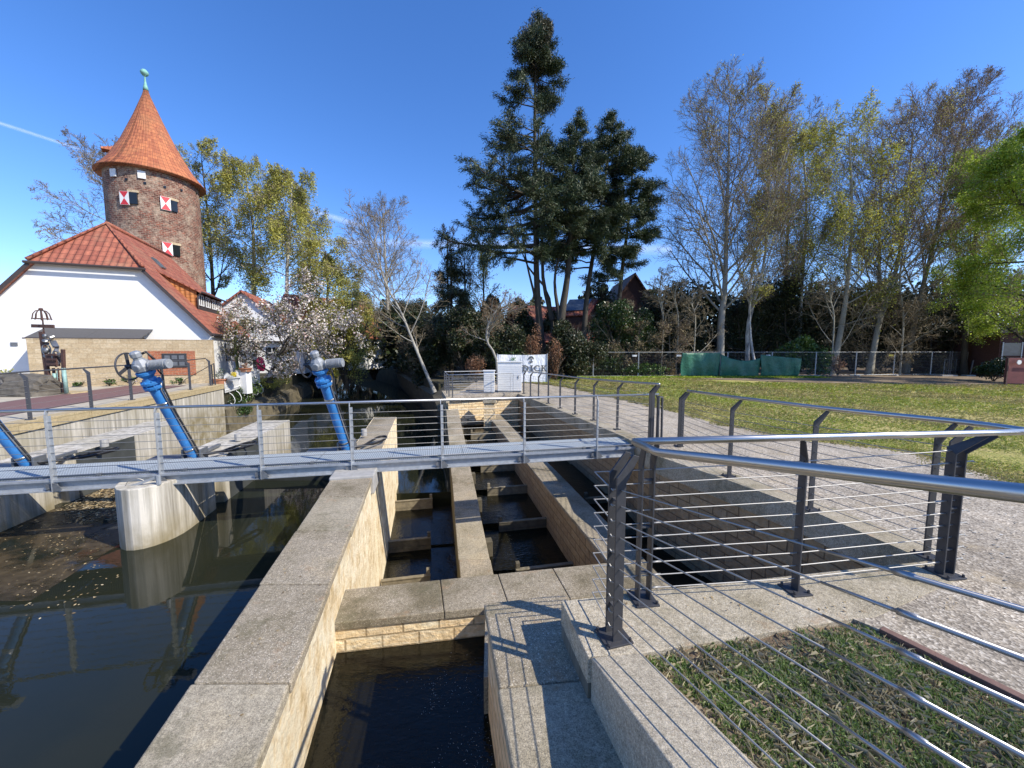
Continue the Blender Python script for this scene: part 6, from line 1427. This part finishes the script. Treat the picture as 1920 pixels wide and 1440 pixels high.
# house with the solar panel, behind the firs
h4, rf4, P4 = gable_house('house', 'dark red-brown roofed house with a solar collector, glimpsed behind the fir trunks', bp(1120, 40, -.4), V(.30, -.954, 0), V(-.954, -.30, 0), 4.5, 2.6, 5.9, 9, 'dark_brick', 'house_tiles')
h5, rf5, P5 = gable_house('house', 'steep dark gabled house behind the shrubs right of the fir group', bp(1185, 41, -.4), V(1, 0, 0), V(0, 1, 0), 4.6, 3.0, hp_(1185, 512, 41).z, 8, 'dark_brick', 'dark_tiles')
pc = hp_(1084, 580, 35.2); 
sp_ = empty('garden_shed', (pc.x, pc.y, -.4), 'low red roof carrying a grey solar collector, between fir trunks and shrubs', 'shed')
ra, rb2, rc, rd = hp_(1052, 592, 34.6), hp_(1100, 590, 34.6), hp_(1121, 561, 36.6), hp_(1068, 563, 36.6)
mb = MB(); slab_roof(mb, [ra, rb2, rc, rd], .12); rfs = mb.build('roof', 'house_tiles', sp_)
mb = MB(); q_ = lambda a, b_: ra.lerp(rb2, a).lerp(rd.lerp(rc, a), b_)+V(0, -.05, .09); slab_roof(mb, [q_(.0, .25), q_(.82, .25), q_(.82, .98), q_(.0, .98)], .06); mb.build('solar_collector', 'solar_glass', rfs)
mb = MB(); mb.bar(rb2+V(.03, -.03, -.05), rc+V(.03, -.03, -.05), (0, 0, 1), .28, .04); mb.build('barge_board', 'maroon_sheet', sp_)
MB().prism([ra+V(.2, .3, -.15), rb2+V(-.2, .3, -.15), rc+V(-.2, -.2, -.15), rd+V(.2, -.2, -.15)], [V(p.x, p.y, -.4) for p in (ra+V(.2, .3, 0), rb2+V(-.2, .3, 0), rc+V(-.2, -.2, 0), rd+V(.2, -.2, 0))]).build('wall', 'dark_brick', sp_)
# brick building and maroon board at the right edge
bb = empty('brick_building', tuple(bp(1915, 28, -.4)), 'dark brick building with grey-framed glazing at the right edge behind the green tree', 'building')
x0_ = bp(1872, 29).x; MB().poly([(x0_, 29), (x0_+16, 24.5), (x0_+18, 33), (x0_+2, 37)], -.5, 2.9).build('wall', 'dark_brick', bb)
bdr = V(16, -4.5, 0).normalized(); bdn = V(bdr.y, -bdr.x, 0)
for k in range(2):
    w__ = MB().box(V(x0_, 29, .9)+bdr*(.7+.0*k)+bdn*.03+V(0, 0, k*1.1-.3), 1.1, .05, .95, bdr, bdn).build('window', 'window_glass', bb); mb = MB()
    for o_ in (-.55, .55): mb.box(V(x0_, 29, .9)+bdr*(.7+o_)+bdn*.06+V(0, 0, k*1.1-.3), .07, .05, 1.05, bdr, bdn)
    mb.build('frame', 'steel_galv', w__)
MB().poly([(x0_-.3, 28.8), (x0_+16, 24.2), (x0_+18, 33), (x0_+2, 37)], 2.9, 3.1).build('roof_edge', 'gutter_dark', bb)
bs = empty('notice_board', tuple(bp(1908, 22.5, -.38)), 'maroon site hoarding board with a small white roundel, at the right edge', 'board')
n0 = bp(1891, 22.5, 0); MB().box(n0+V(1.5, -.1, .45), 3.0, .06, 1.5, (1, -.12, 0)).build('board', 'maroon_sheet', bs)
MB().cyl(n0+V(.42, -.20, .95), n0+V(.42, -.17, .95), .13, 18).build('roundel', 'white_paint', bs); MB().box(n0+V(1.2, -.22, .95), .8, .02, .16, (1, -.12, 0)).build('text_strip', 'white_paint', bs)
for o_ in (0, 2.9): MB().box(n0+V(o_, .0, .35), .07, .07, 1.7).build('post', 'rust_iron', bs)

# ================================================================ SITE FENCE, TARPAULINS
fl = [V(2.6, 28.4, 0), V(13, 29.3, 0), V(24, 29.7, 0), V(37.5, 31.5, 0)]
def fl_at(s):
    for a, b_ in zip(fl, fl[1:]):
        l_ = (b_-a).length
        if s <= l_: return a+(b_-a)*(s/l_), (b_-a).normalized()
        s -= l_
    return fl[-1], (fl[-1]-fl[-2]).normalized()
PW = 3.48; GZ = -.42; FH = 1.92
def panel_meshes(root, a, b_):
    d = (b_-a).normalized(); mb = MB(); A = lambda s, z: a+d*s+V(0, 0, z)
    Lp = (b_-a).length
    mb.tube([A(0, GZ), A(0, GZ+FH)], .021, 6); mb.tube([A(Lp, GZ), A(Lp, GZ+FH)], .021, 6); mb.tube([A(0, GZ+FH-.02), A(Lp, GZ+FH-.02)], .016, 6); mb.tube([A(0, GZ+.12), A(Lp, GZ+.12)], .016, 6)
    fr = mb.build('frame', 'steel_galv', root)
    mb = MB(); k = .115
    while k < Lp: mb.tube([A(k, GZ+.12), A(k, GZ+FH-.02)], .0045, 3, caps=False); k += .115
    z = GZ+.36
    while z < GZ+FH-.1: mb.tube([A(0, z), A(Lp, z)], .0045, 3, caps=False); z += .26
    mb.build('wire_mesh', 'steel_galv_dark', root)
    mb = MB(); n_ = V(-d.y, d.x, 0); mb.box(A(0, GZ+.055), .22, .62, .12, d, n_); mb.build('concrete_foot', 'concrete_foot', root, bevel=.02)
ordn = ['first', 'second', 'third', 'fourth', 'fifth', 'sixth', 'seventh', 'eighth', 'ninth', 'tenth']
for k in range(10):
    a, _ = fl_at(k*PW+.02); b_, _ = fl_at((k+1)*PW-.03)
    wh = ['starting right of the white banner', 'in front of the twiggy thicket', 'ending at the first tarpaulin', 'carrying the first green tarpaulin', 'behind the sagging tarpaulins', 'at the rhododendron', 'right of the tarpaulins', 'in front of the weeping birch', 'in front of the dark evergreens', 'at the far right end'][k]
    t = empty('fence_panel', tuple(a+V(0, 0, GZ)), ordn[k]+' mesh site fence panel from the left, '+wh, 'fence panel', 'mesh site fence panels along the lawn')
    panel_meshes(t, a, b_)
    if k in (1, 2, 4, 7): MB().box(b_+V(-.3, -.03, GZ+FH-.28), .34, .02, .13).build('tag_plate', 'white_paint' if k < 7 else 'yellow_card', t)
def cloth(name, label, a, b_, top0, top1, sag, bot, seed):
    a = Vector(a); b_ = Vector(b_); d = (b_-a); n_ = V(d.y, -d.x, 0).normalized(); rg = random.Random(seed); nx, nz = 34, 14; vs = []; fs = []
    ph = [rg.uniform(0, 6) for _ in range(4)]
    for j in range(nz+1):
        for i in range(nx+1):
            s = i/nx; t_ = j/nz; top = top0+(top1-top0)*s-sag*4*s*(1-s); z = top+(bot-top)*t_
            off = .10+.05*math.sin(9*s+ph[0]+2*t_)+.03*math.sin(21*s+ph[1]-3*t_)+.10*math.sin(PI*t_)*(.5+.5*math.sin(5*s+ph[2]))
            dx = .05*math.sin(5*t_+ph[3])*(1-s)-.25*t_*(1 if s > .8 else 0)*(s-.8)*5*(1 if seed == 3 else 0)
            vs.append(a+d*s+d.normalized()*dx+n_*off+V(0, 0, z))
    for j in range(nz):
        for i in range(nx): q = j*(nx+1)+i; fs.append((q, q+1, q+nx+2, q+nx+1))
    o = MB().add(vs, fs).build(name, 'tarp_green', None, smooth=True); m_ = o.modifiers.new('thick', 'SOLIDIFY'); m_.thickness = .006
    return tag(o, label, 'tarpaulin', 'green tarpaulins tied to the site fence')
q0_ = bp(1276, 29.2, 0); q1_ = bp(1349, 29.25, 0); q2_ = bp(1424, 29.35, 0); q3_ = bp(1503, 29.4, 0)
cloth('tarpaulin', 'left green tarpaulin hanging full height on the site fence', q0_, q1_, 1.42, 1.46, .02, -.36, 1)
cloth('tarpaulin', 'middle green tarpaulin whose top edge sags in a deep curve', q1_+V(.02, 0, 0), q2_, 1.34, 1.05, .34, -.36, 2)
cloth('tarpaulin', 'right green tarpaulin with dappled shade, narrowing below beside the rhododendron', q2_+V(.02, 0, 0), q3_, 1.30, 1.0, .02, -.34, 3)
# gate posts and further fence at the far right
t = empty('site_gate', tuple(bp(1785, 30, -.4)), 'steel gate posts on feet with a lower mesh gate, far right of lawn', 'gate')
mb = MB(); g0 = bp(1781, 30, 0); 
for dx in (0, .18): MB().tube([g0+V(dx, 0, -.4), g0+V(dx, 0, 1.55)], .035, 6).build('post', 'iron_mica', t)
g1 = bp(1822, 30, 0); MB().tube([g1+V(0, 0, -.4), g1+V(.15, 0, .85)], .05, 6).build('post', 'iron_mica', t)
MB().box(g0+V(-.1, 0, -.34), 1.2, .5, .12).build('foot', 'concrete_foot', t); MB().box(g1+V(-.1, 0, -.34), .7, .4, .1).build('foot', 'concrete_foot', t)
mb = MB(); ga_, gb_ = g0+V(.2, .5, 0), bp(1870, 34, 0)
for z in (.0, .9): mb.tube([ga_+V(0, 0, z), gb_+V(0, 0, z)], .02, 5)
for k in range(40): p = ga_.lerp(gb_, k/39); mb.tube([p+V(0, 0, -.3), p+V(0, 0, .9)], .008 if k % 8 else .03, 4)
mb.build('mesh_leaf', 'steel_galv_dark', t)

# ================================================================ CABINETS AND BANNER ON THE PLATFORM
def cabinet(label, pxl, pxr, pyt, pyb, dep, big):
    a = atg(pxl, pyb, .01); b_ = V(atY(pxr, pyb, a.y).x, a.y+.02, a.z); zb_ = a.z
    h_ = atY(pxl, pyt, a.y).z-zb_; c = (a+b_)/2; w_ = (b_-a).length
    t = empty('cabinet', tuple(c), label, 'cabinet', 'white control cabinets on the platform')
    MB().box(c+V(0, dep/2, .04), w_-.05, dep-.06, .08, (1, 0, 0)).build('plinth', 'steel_galv_dark', t)
    body = MB().box(c+V(0, dep/2, (h_-.05)/2+.04), w_, dep, h_-.11, (1, 0, 0)).build('body', 'white_paint', t, bevel=.006)
    MB().box(c+V(0, dep/2, h_-.012), w_+.07, dep+.08, .05, (1, 0, 0)).build('roof', 'white_paint', t, bevel=.006)
    mb = MB(); n_ = int((h_-.2)/.105)
    for k in range(n_): mb.box(c+V(0, -.006, .14+k*.105), w_-.03, .012, .085, (1, 0, 0))
    mb.build('louvre_panel', 'white_paint', t, bevel=.003)
    if big: MB().box(c+V(w_*.36, -.02, h_*.5), .03, .03, .14).build('door_handle', 'steel_galv_dark', t)
    return t
cabinet('large white louvred control cabinet in front of the banner', 933, 978, 678, 736, .5, True)
cabinet('narrow white control cabinet standing left of the large one', 907, 927, 695, 738, .35, False)
BD = 24.0
ba, bb_ = hp_(932, 666, BD), hp_(1026, 663, BD+.3); bt = (ba.z+bb_.z)/2; bot = hp_(980, 717, BD).z
ban = empty('banner', (ba.x, BD, -.42), 'white fabric banner with dark lettering DICK and a round tree emblem behind the cabinets', 'banner')
bdv = (bb_-ba); bdv.z = 0; bw = bdv.length; bdv.normalize(); bnv = V(bdv.y, -bdv.x, 0)
if bnv.y > 0: bnv = -bnv
vs = []; fs = []
def bwave(s, t_): return .03*math.sin(11*s+1)*(1-t_*.4)+.03*math.sin(23*s+3*t_)*(1 if s < .5 else .35)*(1-t_)
for j in range(13):
    for i in range(49):
        s = i/48; t_ = j/12; vs.append(V(ba.x, ba.y, 0)+bdv*bw*s+bnv*bwave(s, t_)+V(0, 0, bt-.04*math.sin(PI*s)+(bot-bt)*t_))
for j in range(12):
    for i in range(48): q = j*49+i; fs.append((q, q+49, q+50, q+1))
o = MB().add(vs, fs).build('cloth', 'banner_cloth', ban, smooth=True)
def bpnt(s, t_, o_=.05): return V(ba.x, ba.y, 0)+bdv*bw*s+bnv*o_+V(0, 0, bt+(bot-bt)*t_)
def glyph(mb, shapes):
    for kind, *q in shapes:
        if kind == 'p':
            k = len(q[0]); a = [bpnt(s, t_, .075) for s, t_ in q[0]]; b2_ = [bpnt(s, t_, .062) for s, t_ in q[0]]
            mb.add(a+b2_, [tuple(range(k)), tuple(range(2*k-1, k-1, -1))]+[(i, i+k, (i+1) % k+k, (i+1) % k) for i in range(k)])
def rect(s0, t0, s1, t1): return ('p', [(s0, t0), (s0, t1), (s1, t1), (s1, t0)])
def arc(cs, ct, rs0, rt0, rs1, rt1, a0, a1, n_=14):
    return [('p', [(cs+rs0*math.cos(x), ct+rt0*math.sin(x)), (cs+rs0*math.cos(y), ct+rt0*math.sin(y)), (cs+rs1*math.cos(y), ct+rt1*math.sin(y)), (cs+rs1*math.cos(x), ct+rt1*math.sin(x))]) for x, y in [(a0+(a1-a0)*k/n_, a0+(a1-a0)*(k+1)/n_) for k in range(n_)]]
mb = MB(); T0, T1 = .39, .61
def serif(c, w_, t_): return rect(c-w_, t_-.012, c+w_, t_+.012)
glyph(mb, [rect(.515, T0, .545, T1), serif(.525, .032, T0+.012), serif(.525, .032, T1-.012)]+arc(.545, (T0+T1)/2, .052, (T1-T0)/2-.035, .082, (T1-T0)/2, -PI/2, PI/2)); mb.build('lettering', 'banner_print', ban)
mb = MB(); glyph(mb, [rect(.668, T0, .698, T1), serif(.683, .032, T0+.012), serif(.683, .032, T1-.012)]); mb.build('lettering', 'banner_print', ban)
mb = MB(); glyph(mb, arc(.80, (T0+T1)/2, .042, (T1-T0)/2-.035, .072, (T1-T0)/2, .75, 2*PI-.75, 20)); mb.build('lettering', 'banner_print', ban)
mb = MB(); glyph(mb, [rect(.885, T0, .913, T1), serif(.899, .028, T0+.012), serif(.899, .028, T1-.012), ('p', [(.908, .50), (.958, T0), (.982, T0), (.912, .54)]), ('p', [(.918, .47), (.935, .455), (.985, T1), (.955, T1)]), serif(.965, .022, T0+.012), serif(.968, .024, T1-.012)]); mb.build('lettering', 'banner_print', ban)
mb = MB(); glyph(mb, arc(.675, .165, .024, .045, .055, .105, PI*.95, PI*2.05, 16)+[('p', [(.669, .17), (.681, .17), (.684, .27), (.666, .27)]), ('p', [(.632, .235), (.675, .262), (.718, .235), (.705, .29), (.675, .305), (.645, .29)])]); mb.build('emblem', 'banner_print', ban)
mb = MB(); rg_ = random.Random(4)
for k in range(26): s, t_ = rg_.uniform(.27, .37), rg_.uniform(.08, .30); glyph(mb, [('p', [(s, t_), (s+.012, t_+.02), (s+.006, t_+.05), (s-.008, t_+.025)])])
mb.build('green_mark', 'banner_green', ban)
for s in (0, 1): MB().tube([bpnt(s, 0, .0)+V(0, 0, .06), bpnt(s, 0, 0)+V(0, 0, -(bt+.42))], .03, 6).build('pole', 'steel_galv', ban)

# ================================================================ PICKET FENCE, POTS, SMALL THINGS
wf = empty('picket_fence', (-14.3, 20.5, -.4), 'ornate white picket fence with curled brackets along the river edge beyond the plaza', 'fence')
fa, fb = V(-13.95, 18.6, 0), V(-15.0, 22.8, 0); fd = (fb-fa).normalized(); mb = MB(); mb2 = MB()
n_ = 44
for k in range(n_):
    p = fa.lerp(fb, k/(n_-1)); zb = -.42+.16*k/n_; h = .82+.10*math.sin(k*PI/5.5); mb.bar(p+V(0, 0, zb), p+V(0, 0, zb+h), fd, .035, .02)
    mb.add([p+fd*-.025+V(0, 0, zb+h), p+fd*.025+V(0, 0, zb+h), p+V(0, 0, zb+h+.07)], [(0, 1, 2)])
mb.build('pickets', 'white_paint', wf)
for z in (-.28, .22): mb2.bar(fa+V(.02, 0, z), fb+V(.02, 0, z+.16), (0, 0, 1), .05, .02)
mb2.build('rail', 'white_paint', wf)
for k in range(6):
    p = fa.lerp(fb, .08+k*.17)+V(.03, 0, -.45+.03*k)
    MB().tube(smooth_pts([p, p+V(.14, .03, -.14), p+V(.22, .05, -.40), p+V(.12, .05, -.58), p+V(.0, .03, -.52)]), .016, 6).build('curled_bracket', 'white_paint', wf)
t = empty('gate_pillar', (-14.4, 20.4, -.5), 'white rendered pillar with a terracotta bowl, in the middle of the picket fence', 'pillar')
pc = atY(461, 730, 20.4); MB().box(V(pc.x, 20.4, -.05), .42, .42, 1.2).build('pillar_body', 'white_render', t, bevel=.01); MB().box(V(pc.x, 20.4, .58), .58, .58, .08).build('cap', 'plaza_slab', t)
def pot2(*a, **k): return pot(*a, **k)
pot(461, 697, 20.3, .30, .2, 'wide terracotta bowl on the white pillar cap', plant='copper_leaf', ps=.3)
pot(412, 722, 18.6, .3, .3, 'terracotta pot with dark leaves at the end of the plaza railing', plant='ivy', ps=.45)
pot(437, 714, 18.95, .34, .18, 'white flower box full of yellow blooms on the picket fence', mat='white_paint', plant='yellow_flower', ps=.22)
pot(452, 706, 21.5, .25, .28, 'small terracotta pot behind the picket fence', plant='laurel', ps=.25)
pk = atY(489, 683, 26)
tag(rnd_sphere(MB(), pk, .36, 3, (.8, .3, 1.25), 9, .2).build('cushion', 'pink_cloth', None, smooth=True), 'bright pink garment hanging by the door of the house behind the magnolia', 'garment')

# ================================================================ SMALL GROWTH AND LITTER (uncountable)
rng = np.random.default_rng(77)
# near patch: herb leaves, dry straw
def patch_pts(n_):
    out = []
    while len(out) < n_:
        y = rng.uniform(.55, 2.28); x = kr(y)+rng.uniform(0, 1)*(2.25+(2.3-y)*.62-kr(y)); x += 0
        if y > 2.03+(x-.75)*.165-.03: continue
        if x > 2.24+(2.2-y)*.55-.05: continue
        out.append((x, y))
    p = np.array(out); z = np.array([zs(a, b_)+.012*math.sin(9*a+5*b_) for a, b_ in out]); return np.column_stack([p, z])
def blades(P, h, w_, lean, rng=rng):
    n_ = len(P); a = rng.uniform(0, 2*np.pi, n_); d = np.stack([np.cos(a), np.sin(a), np.zeros(n_)], 1); s = np.stack([-np.sin(a), np.cos(a), np.zeros(n_)], 1)
    hh = (h*rng.uniform(.5, 1.3, n_))[:, None]; ww = (w_*rng.uniform(.6, 1.3, n_))[:, None]; le = (lean*rng.uniform(.2, 1.4, n_))[:, None]; up = np.array([0, 0, 1.])
    m_ = P+up*hh*.55+d*le*hh*.35; t_ = P+up*hh*(1-.35*le)+d*le*hh
    v = np.stack([P-s*ww*.35, P+s*ww*.35, m_+s*ww*.5, t_, m_-s*ww*.5], 1).reshape(-1, 3); return v
def blades_obj(name, P, h, w_, lean, mat):
    v = blades(P, h, w_, lean); n_ = len(P); return npobj(name, v, np.arange(n_*5), np.full(n_, 5), mat)
tag(blades_obj('herb_leaves', np.concatenate([(c_ := patch_pts(950))[rng.integers(0, 950, 42000)]+rng.normal(size=(42000, 3))*np.array([.026, .026, .004])]), .026, .0062, .75, 'herb_green'), kind='stuff')
tag(blades_obj('dry_grass', np.concatenate([patch_pts(2600), (lambda q: q[rng.integers(0, len(q), 2600)]+rng.normal(size=(2600, 3))*np.array([.05, .05, .003]))(patch_pts(18)), patch_pts(1800)]), .045, .0026, 1.3, 'straw'), kind='stuff')
# lawn grass
n_ = 115000; yy = 1.2+28*rng.uniform(0, 1, n_)**1.25; xx0 = np.array([lawn_x(y) for y in yy]); xx = xx0+.05+rng.uniform(0, 1, n_)**1.3*np.minimum(32, np.maximum(5, yy*1.45-xx0+3))
ok = (xx > xx0)&~((yy > 24.5-(xx-13.5)*.12)&(xx > 13.5)); xx, yy = xx[ok], yy[ok]
P = np.column_stack([xx, yy, np.array([zl(a, b_) for a, b_ in zip(xx, yy)])+.012])
dn = np.sin(xx*.9)+np.sin(yy*.7+xx*.3)+rng.normal(size=len(xx))*.7
def scaled_blades(name, P, mat, k=1.0):
    v = blades(P, .045, .012, .8); v = v.reshape(-1, 5, 3); sc_ = (np.clip(P[:, 1]/7, .8, 3.0)*k)[:, None, None]; v = P[:, None]+(v-P[:, None])*sc_*np.array([1.6, 1.6, .75]); v = v.reshape(-1, 3)
    return npobj(name, v, np.arange(len(v)), np.full(len(P), 5), mat)
vy = 3.3+22*rng.uniform(0, 1, 9000)**1.4; vx = np.array([lawn_x(y) for y in vy])+rng.normal(size=9000)*.13+.10*np.sin(vy*5.1)-.03; PV = np.column_stack([vx, vy, np.array([zl(a_, b_) for a_, b_ in zip(vx, vy)])+.012])
tag(scaled_blades('grass_verge', PV, 'grass_dry', .9), kind='stuff')
tag(scaled_blades('grass', P[dn > .1], 'grass_blade'), kind='stuff'); tag(scaled_blades('grass', P[dn <= .1], 'grass_dry', .9), kind='stuff')
# weeds along the fence foot
P = np.column_stack([rng.uniform(3, 23, 5000), 28.6+rng.normal(size=5000)*.35, np.full(5000, -.40)]); tag(scaled_blades('weeds', P, 'bright_green', 1.3), kind='stuff')
# litter floating between the piers
def float_pts(n_, ya, yb, dens):
    out = []
    while len(out) < n_:
        y = rng.uniform(ya, yb); x = rng.uniform(-6.79-.23*y+.05, -4.66-.23*y-.05) if y > 5.4 else rng.uniform(-7.2-.23*y, -3.9-.23*y)
        if rng.uniform() < dens(x, y): out.append((x, y, WATER+.005))
    return np.array(out)
def flat_quads(P, size, asp=.6):
    n_ = len(P); a = rng.uniform(0, 2*np.pi, n_); u = np.stack([np.cos(a), np.sin(a), rng.normal(size=n_)*.12], 1); w_ = np.stack([-np.sin(a), np.cos(a), rng.normal(size=n_)*.12], 1); s = (size*rng.uniform(.5, 1.4, n_))[:, None]
    return np.stack([P-u*s/2, P+w_*s*asp/2, P+u*s/2, P-w_*s*asp/2], 1).reshape(-1, 3)
tag(quads_obj('floating_leaves', np.concatenate([flat_quads(float_pts(2600, 6.2, 8.3, lambda x, y: min(1, (y-6.1)/1.0)), .05), flat_quads(float_pts(420, 3.9, 6.2, lambda x, y: .5+.5*math.sin(3*x+4*y)), .028)]), 'petal_debris'), kind='stuff')
# brown scum film (only where its own patches are)
m, n, b = newmat('scum_film'); c = coord(n)
al_ = ramp(n, noise(n, coord(n, 'Object', (1, 1.6, 1)), 1.1, 7, .62), [(.40, (0, 0, 0)), (.56, (.85, .85, .85))])
L(n, ramp(n, noise(n, c, 9, 6), [(.3, (.035, .025, .012)), (.7, (.10, .075, .04))]), b.inputs['Base Color']); b.inputs['Roughness'].default_value = .5; L(n, al_, b.inputs['Alpha'])
sv = []; sf = []
for j in range(13):
    y = 4.2+j*.33
    for i in range(9): x = -7.2-.23*y+2.6*i/8; sv.append((x, y, WATER+.003))
for j in range(12):
    for i in range(8): a = j*9+i; sf.append((a, a+1, a+10, a+9))
tag(MB().add(sv, sf).build('water_scum', 'scum_film'), kind='stuff')
# foam flecks in the pools
fp = []
for (cx, cy, sx, sy, z, n_) in ((-.45, 3.1, .34, .24, WATER+.01, 110), (-.25, 2.4, .3, .45, WATER+.01, 70), (-1.85, 7.4, .4, .35, -2.81, 150), (-2.3, 9.2, .35, .4, -2.77, 80), (-.1, 7.6, .2, .5, -2.2, 70), (-.5, 9.6, .15, .3, -2.1, 40), (-1.9, 14.6, .2, .4, -1.8, 60)):
    fp.append(np.column_stack([cx+rng.normal(size=n_)*sx*.6, cy+rng.normal(size=n_)*sy*.6, np.full(n_, z+.008)]))
for s_ in range(13):      # flow lines in the near basin
    x0s, y0s = rng.uniform(-.95, .1), rng.uniform(1.5, 3.2); ph = rng.uniform(0, 6); k_ = np.linspace(0, 1, 34)
    fx = x0s+.10*np.sin(ph+3.5*k_)+.25*k_*math.cos(ph*.3+.5); fy = y0s+.45*k_*math.sin(ph*.2+.6); ok_ = (fx > -1.55-.0*fy)&(fx < .05+.1)&(fy < 3.35)
    if ok_.sum() > 5: fp.append(np.column_stack([fx[ok_]+rng.normal(size=ok_.sum())*.022, fy[ok_]+rng.normal(size=ok_.sum())*.022, np.full(ok_.sum(), WATER+.017)]))
tag(quads_obj('water_foam', flat_quads(np.concatenate(fp), .0065, .5), 'foam'), kind='stuff')
# a few fallen leaves and pale lichen spots on walls and slab
P = np.array([(rng.uniform(-2.4, -1.2), 0, 0) for _ in range(60)]); P[:, 1] = rng.uniform(1.5, 5.4, 60); P[:, 0] = -1.15-.235*P[:, 1]+rng.uniform(-.25, .25, 60); P[:, 2] = Z0+.004
tag(quads_obj('fallen_petals', np.concatenate([flat_quads(P, .02), flat_quads(np.column_stack([rng.uniform(.7, 3, 50), rng.uniform(2.3, 2.5, 50), np.full(50, .011)]), .02)]), 'petal_debris'), kind='stuff')
yy_ = rng.uniform(1.9, 9, 2600); P = np.column_stack([rng.uniform(2.2, 9, 2600), yy_, .006+np.array([zg(y) for y in yy_])]); P = P[(P[:, 0] > np.array([max(3.5 if y < 3 else xopen(y)+.1, 2.3) for y in P[:, 1]]))&(P[:, 0] < np.array([lawn_x(y)-.1 for y in P[:, 1]]))]
leafmat('pebbles', [(.25, .23, .21), (.4, .38, .35), (.15, .14, .13), (.55, .53, .5)], .9, 0)
tag(quads_obj('loose_stones', flat_quads(P, .022, .9), 'pebbles'), kind='stuff')
# ================================================================ CONTRAIL
m, n, b = newmat('contrail'); c = coord(n, 'UV')
s_ = N(n, 'ShaderNodeSeparateXYZ'); L(n, c, s_.inputs[0])
e_ = ramp(n, s_.outputs[1], [(0, (0, 0, 0)), (.5, (.32, .32, .32)), (1, (0, 0, 0))]); e_ = mix(n, 1, e_, ramp(n, noise(n, c, 3, 3), [(.3, (.5, .5, .5)), (.7, (1, 1, 1))]), 'MULTIPLY')
b.inputs['Base Color'].default_value = (.9, .9, .92, 1); b.inputs['Roughness'].default_value = 1; L(n, e_, b.inputs['Alpha'])
def trail(label, a, b_, w_, Y=900):
    a = atY(*a, Y); b_ = atY(*b_, Y); up = V(0, .4, 1).normalized()*w_; v = [a-up, b_-up*1.3, b_+up*1.3, a+up]
    o = MB().add(v, [(0, 1, 2, 3)]).build('contrail', 'contrail', None, uvf=lambda co, pn: np.array([[0, 0], [4, 0], [4, 1], [0, 1]], dtype=float)); return tag(o, label, 'contrail', 'faint vapour trails in the sky')
trail('short white vapour trail in the blue sky at the upper left', (150, 280), (-40, 218), 5)
trail('faint vapour trail low in the sky right of the tower trees', (585, 395), (680, 425), 9)
trail('thin streak of cloud low in the sky behind the fir trunks', (560, 452), (1260, 468), 14)
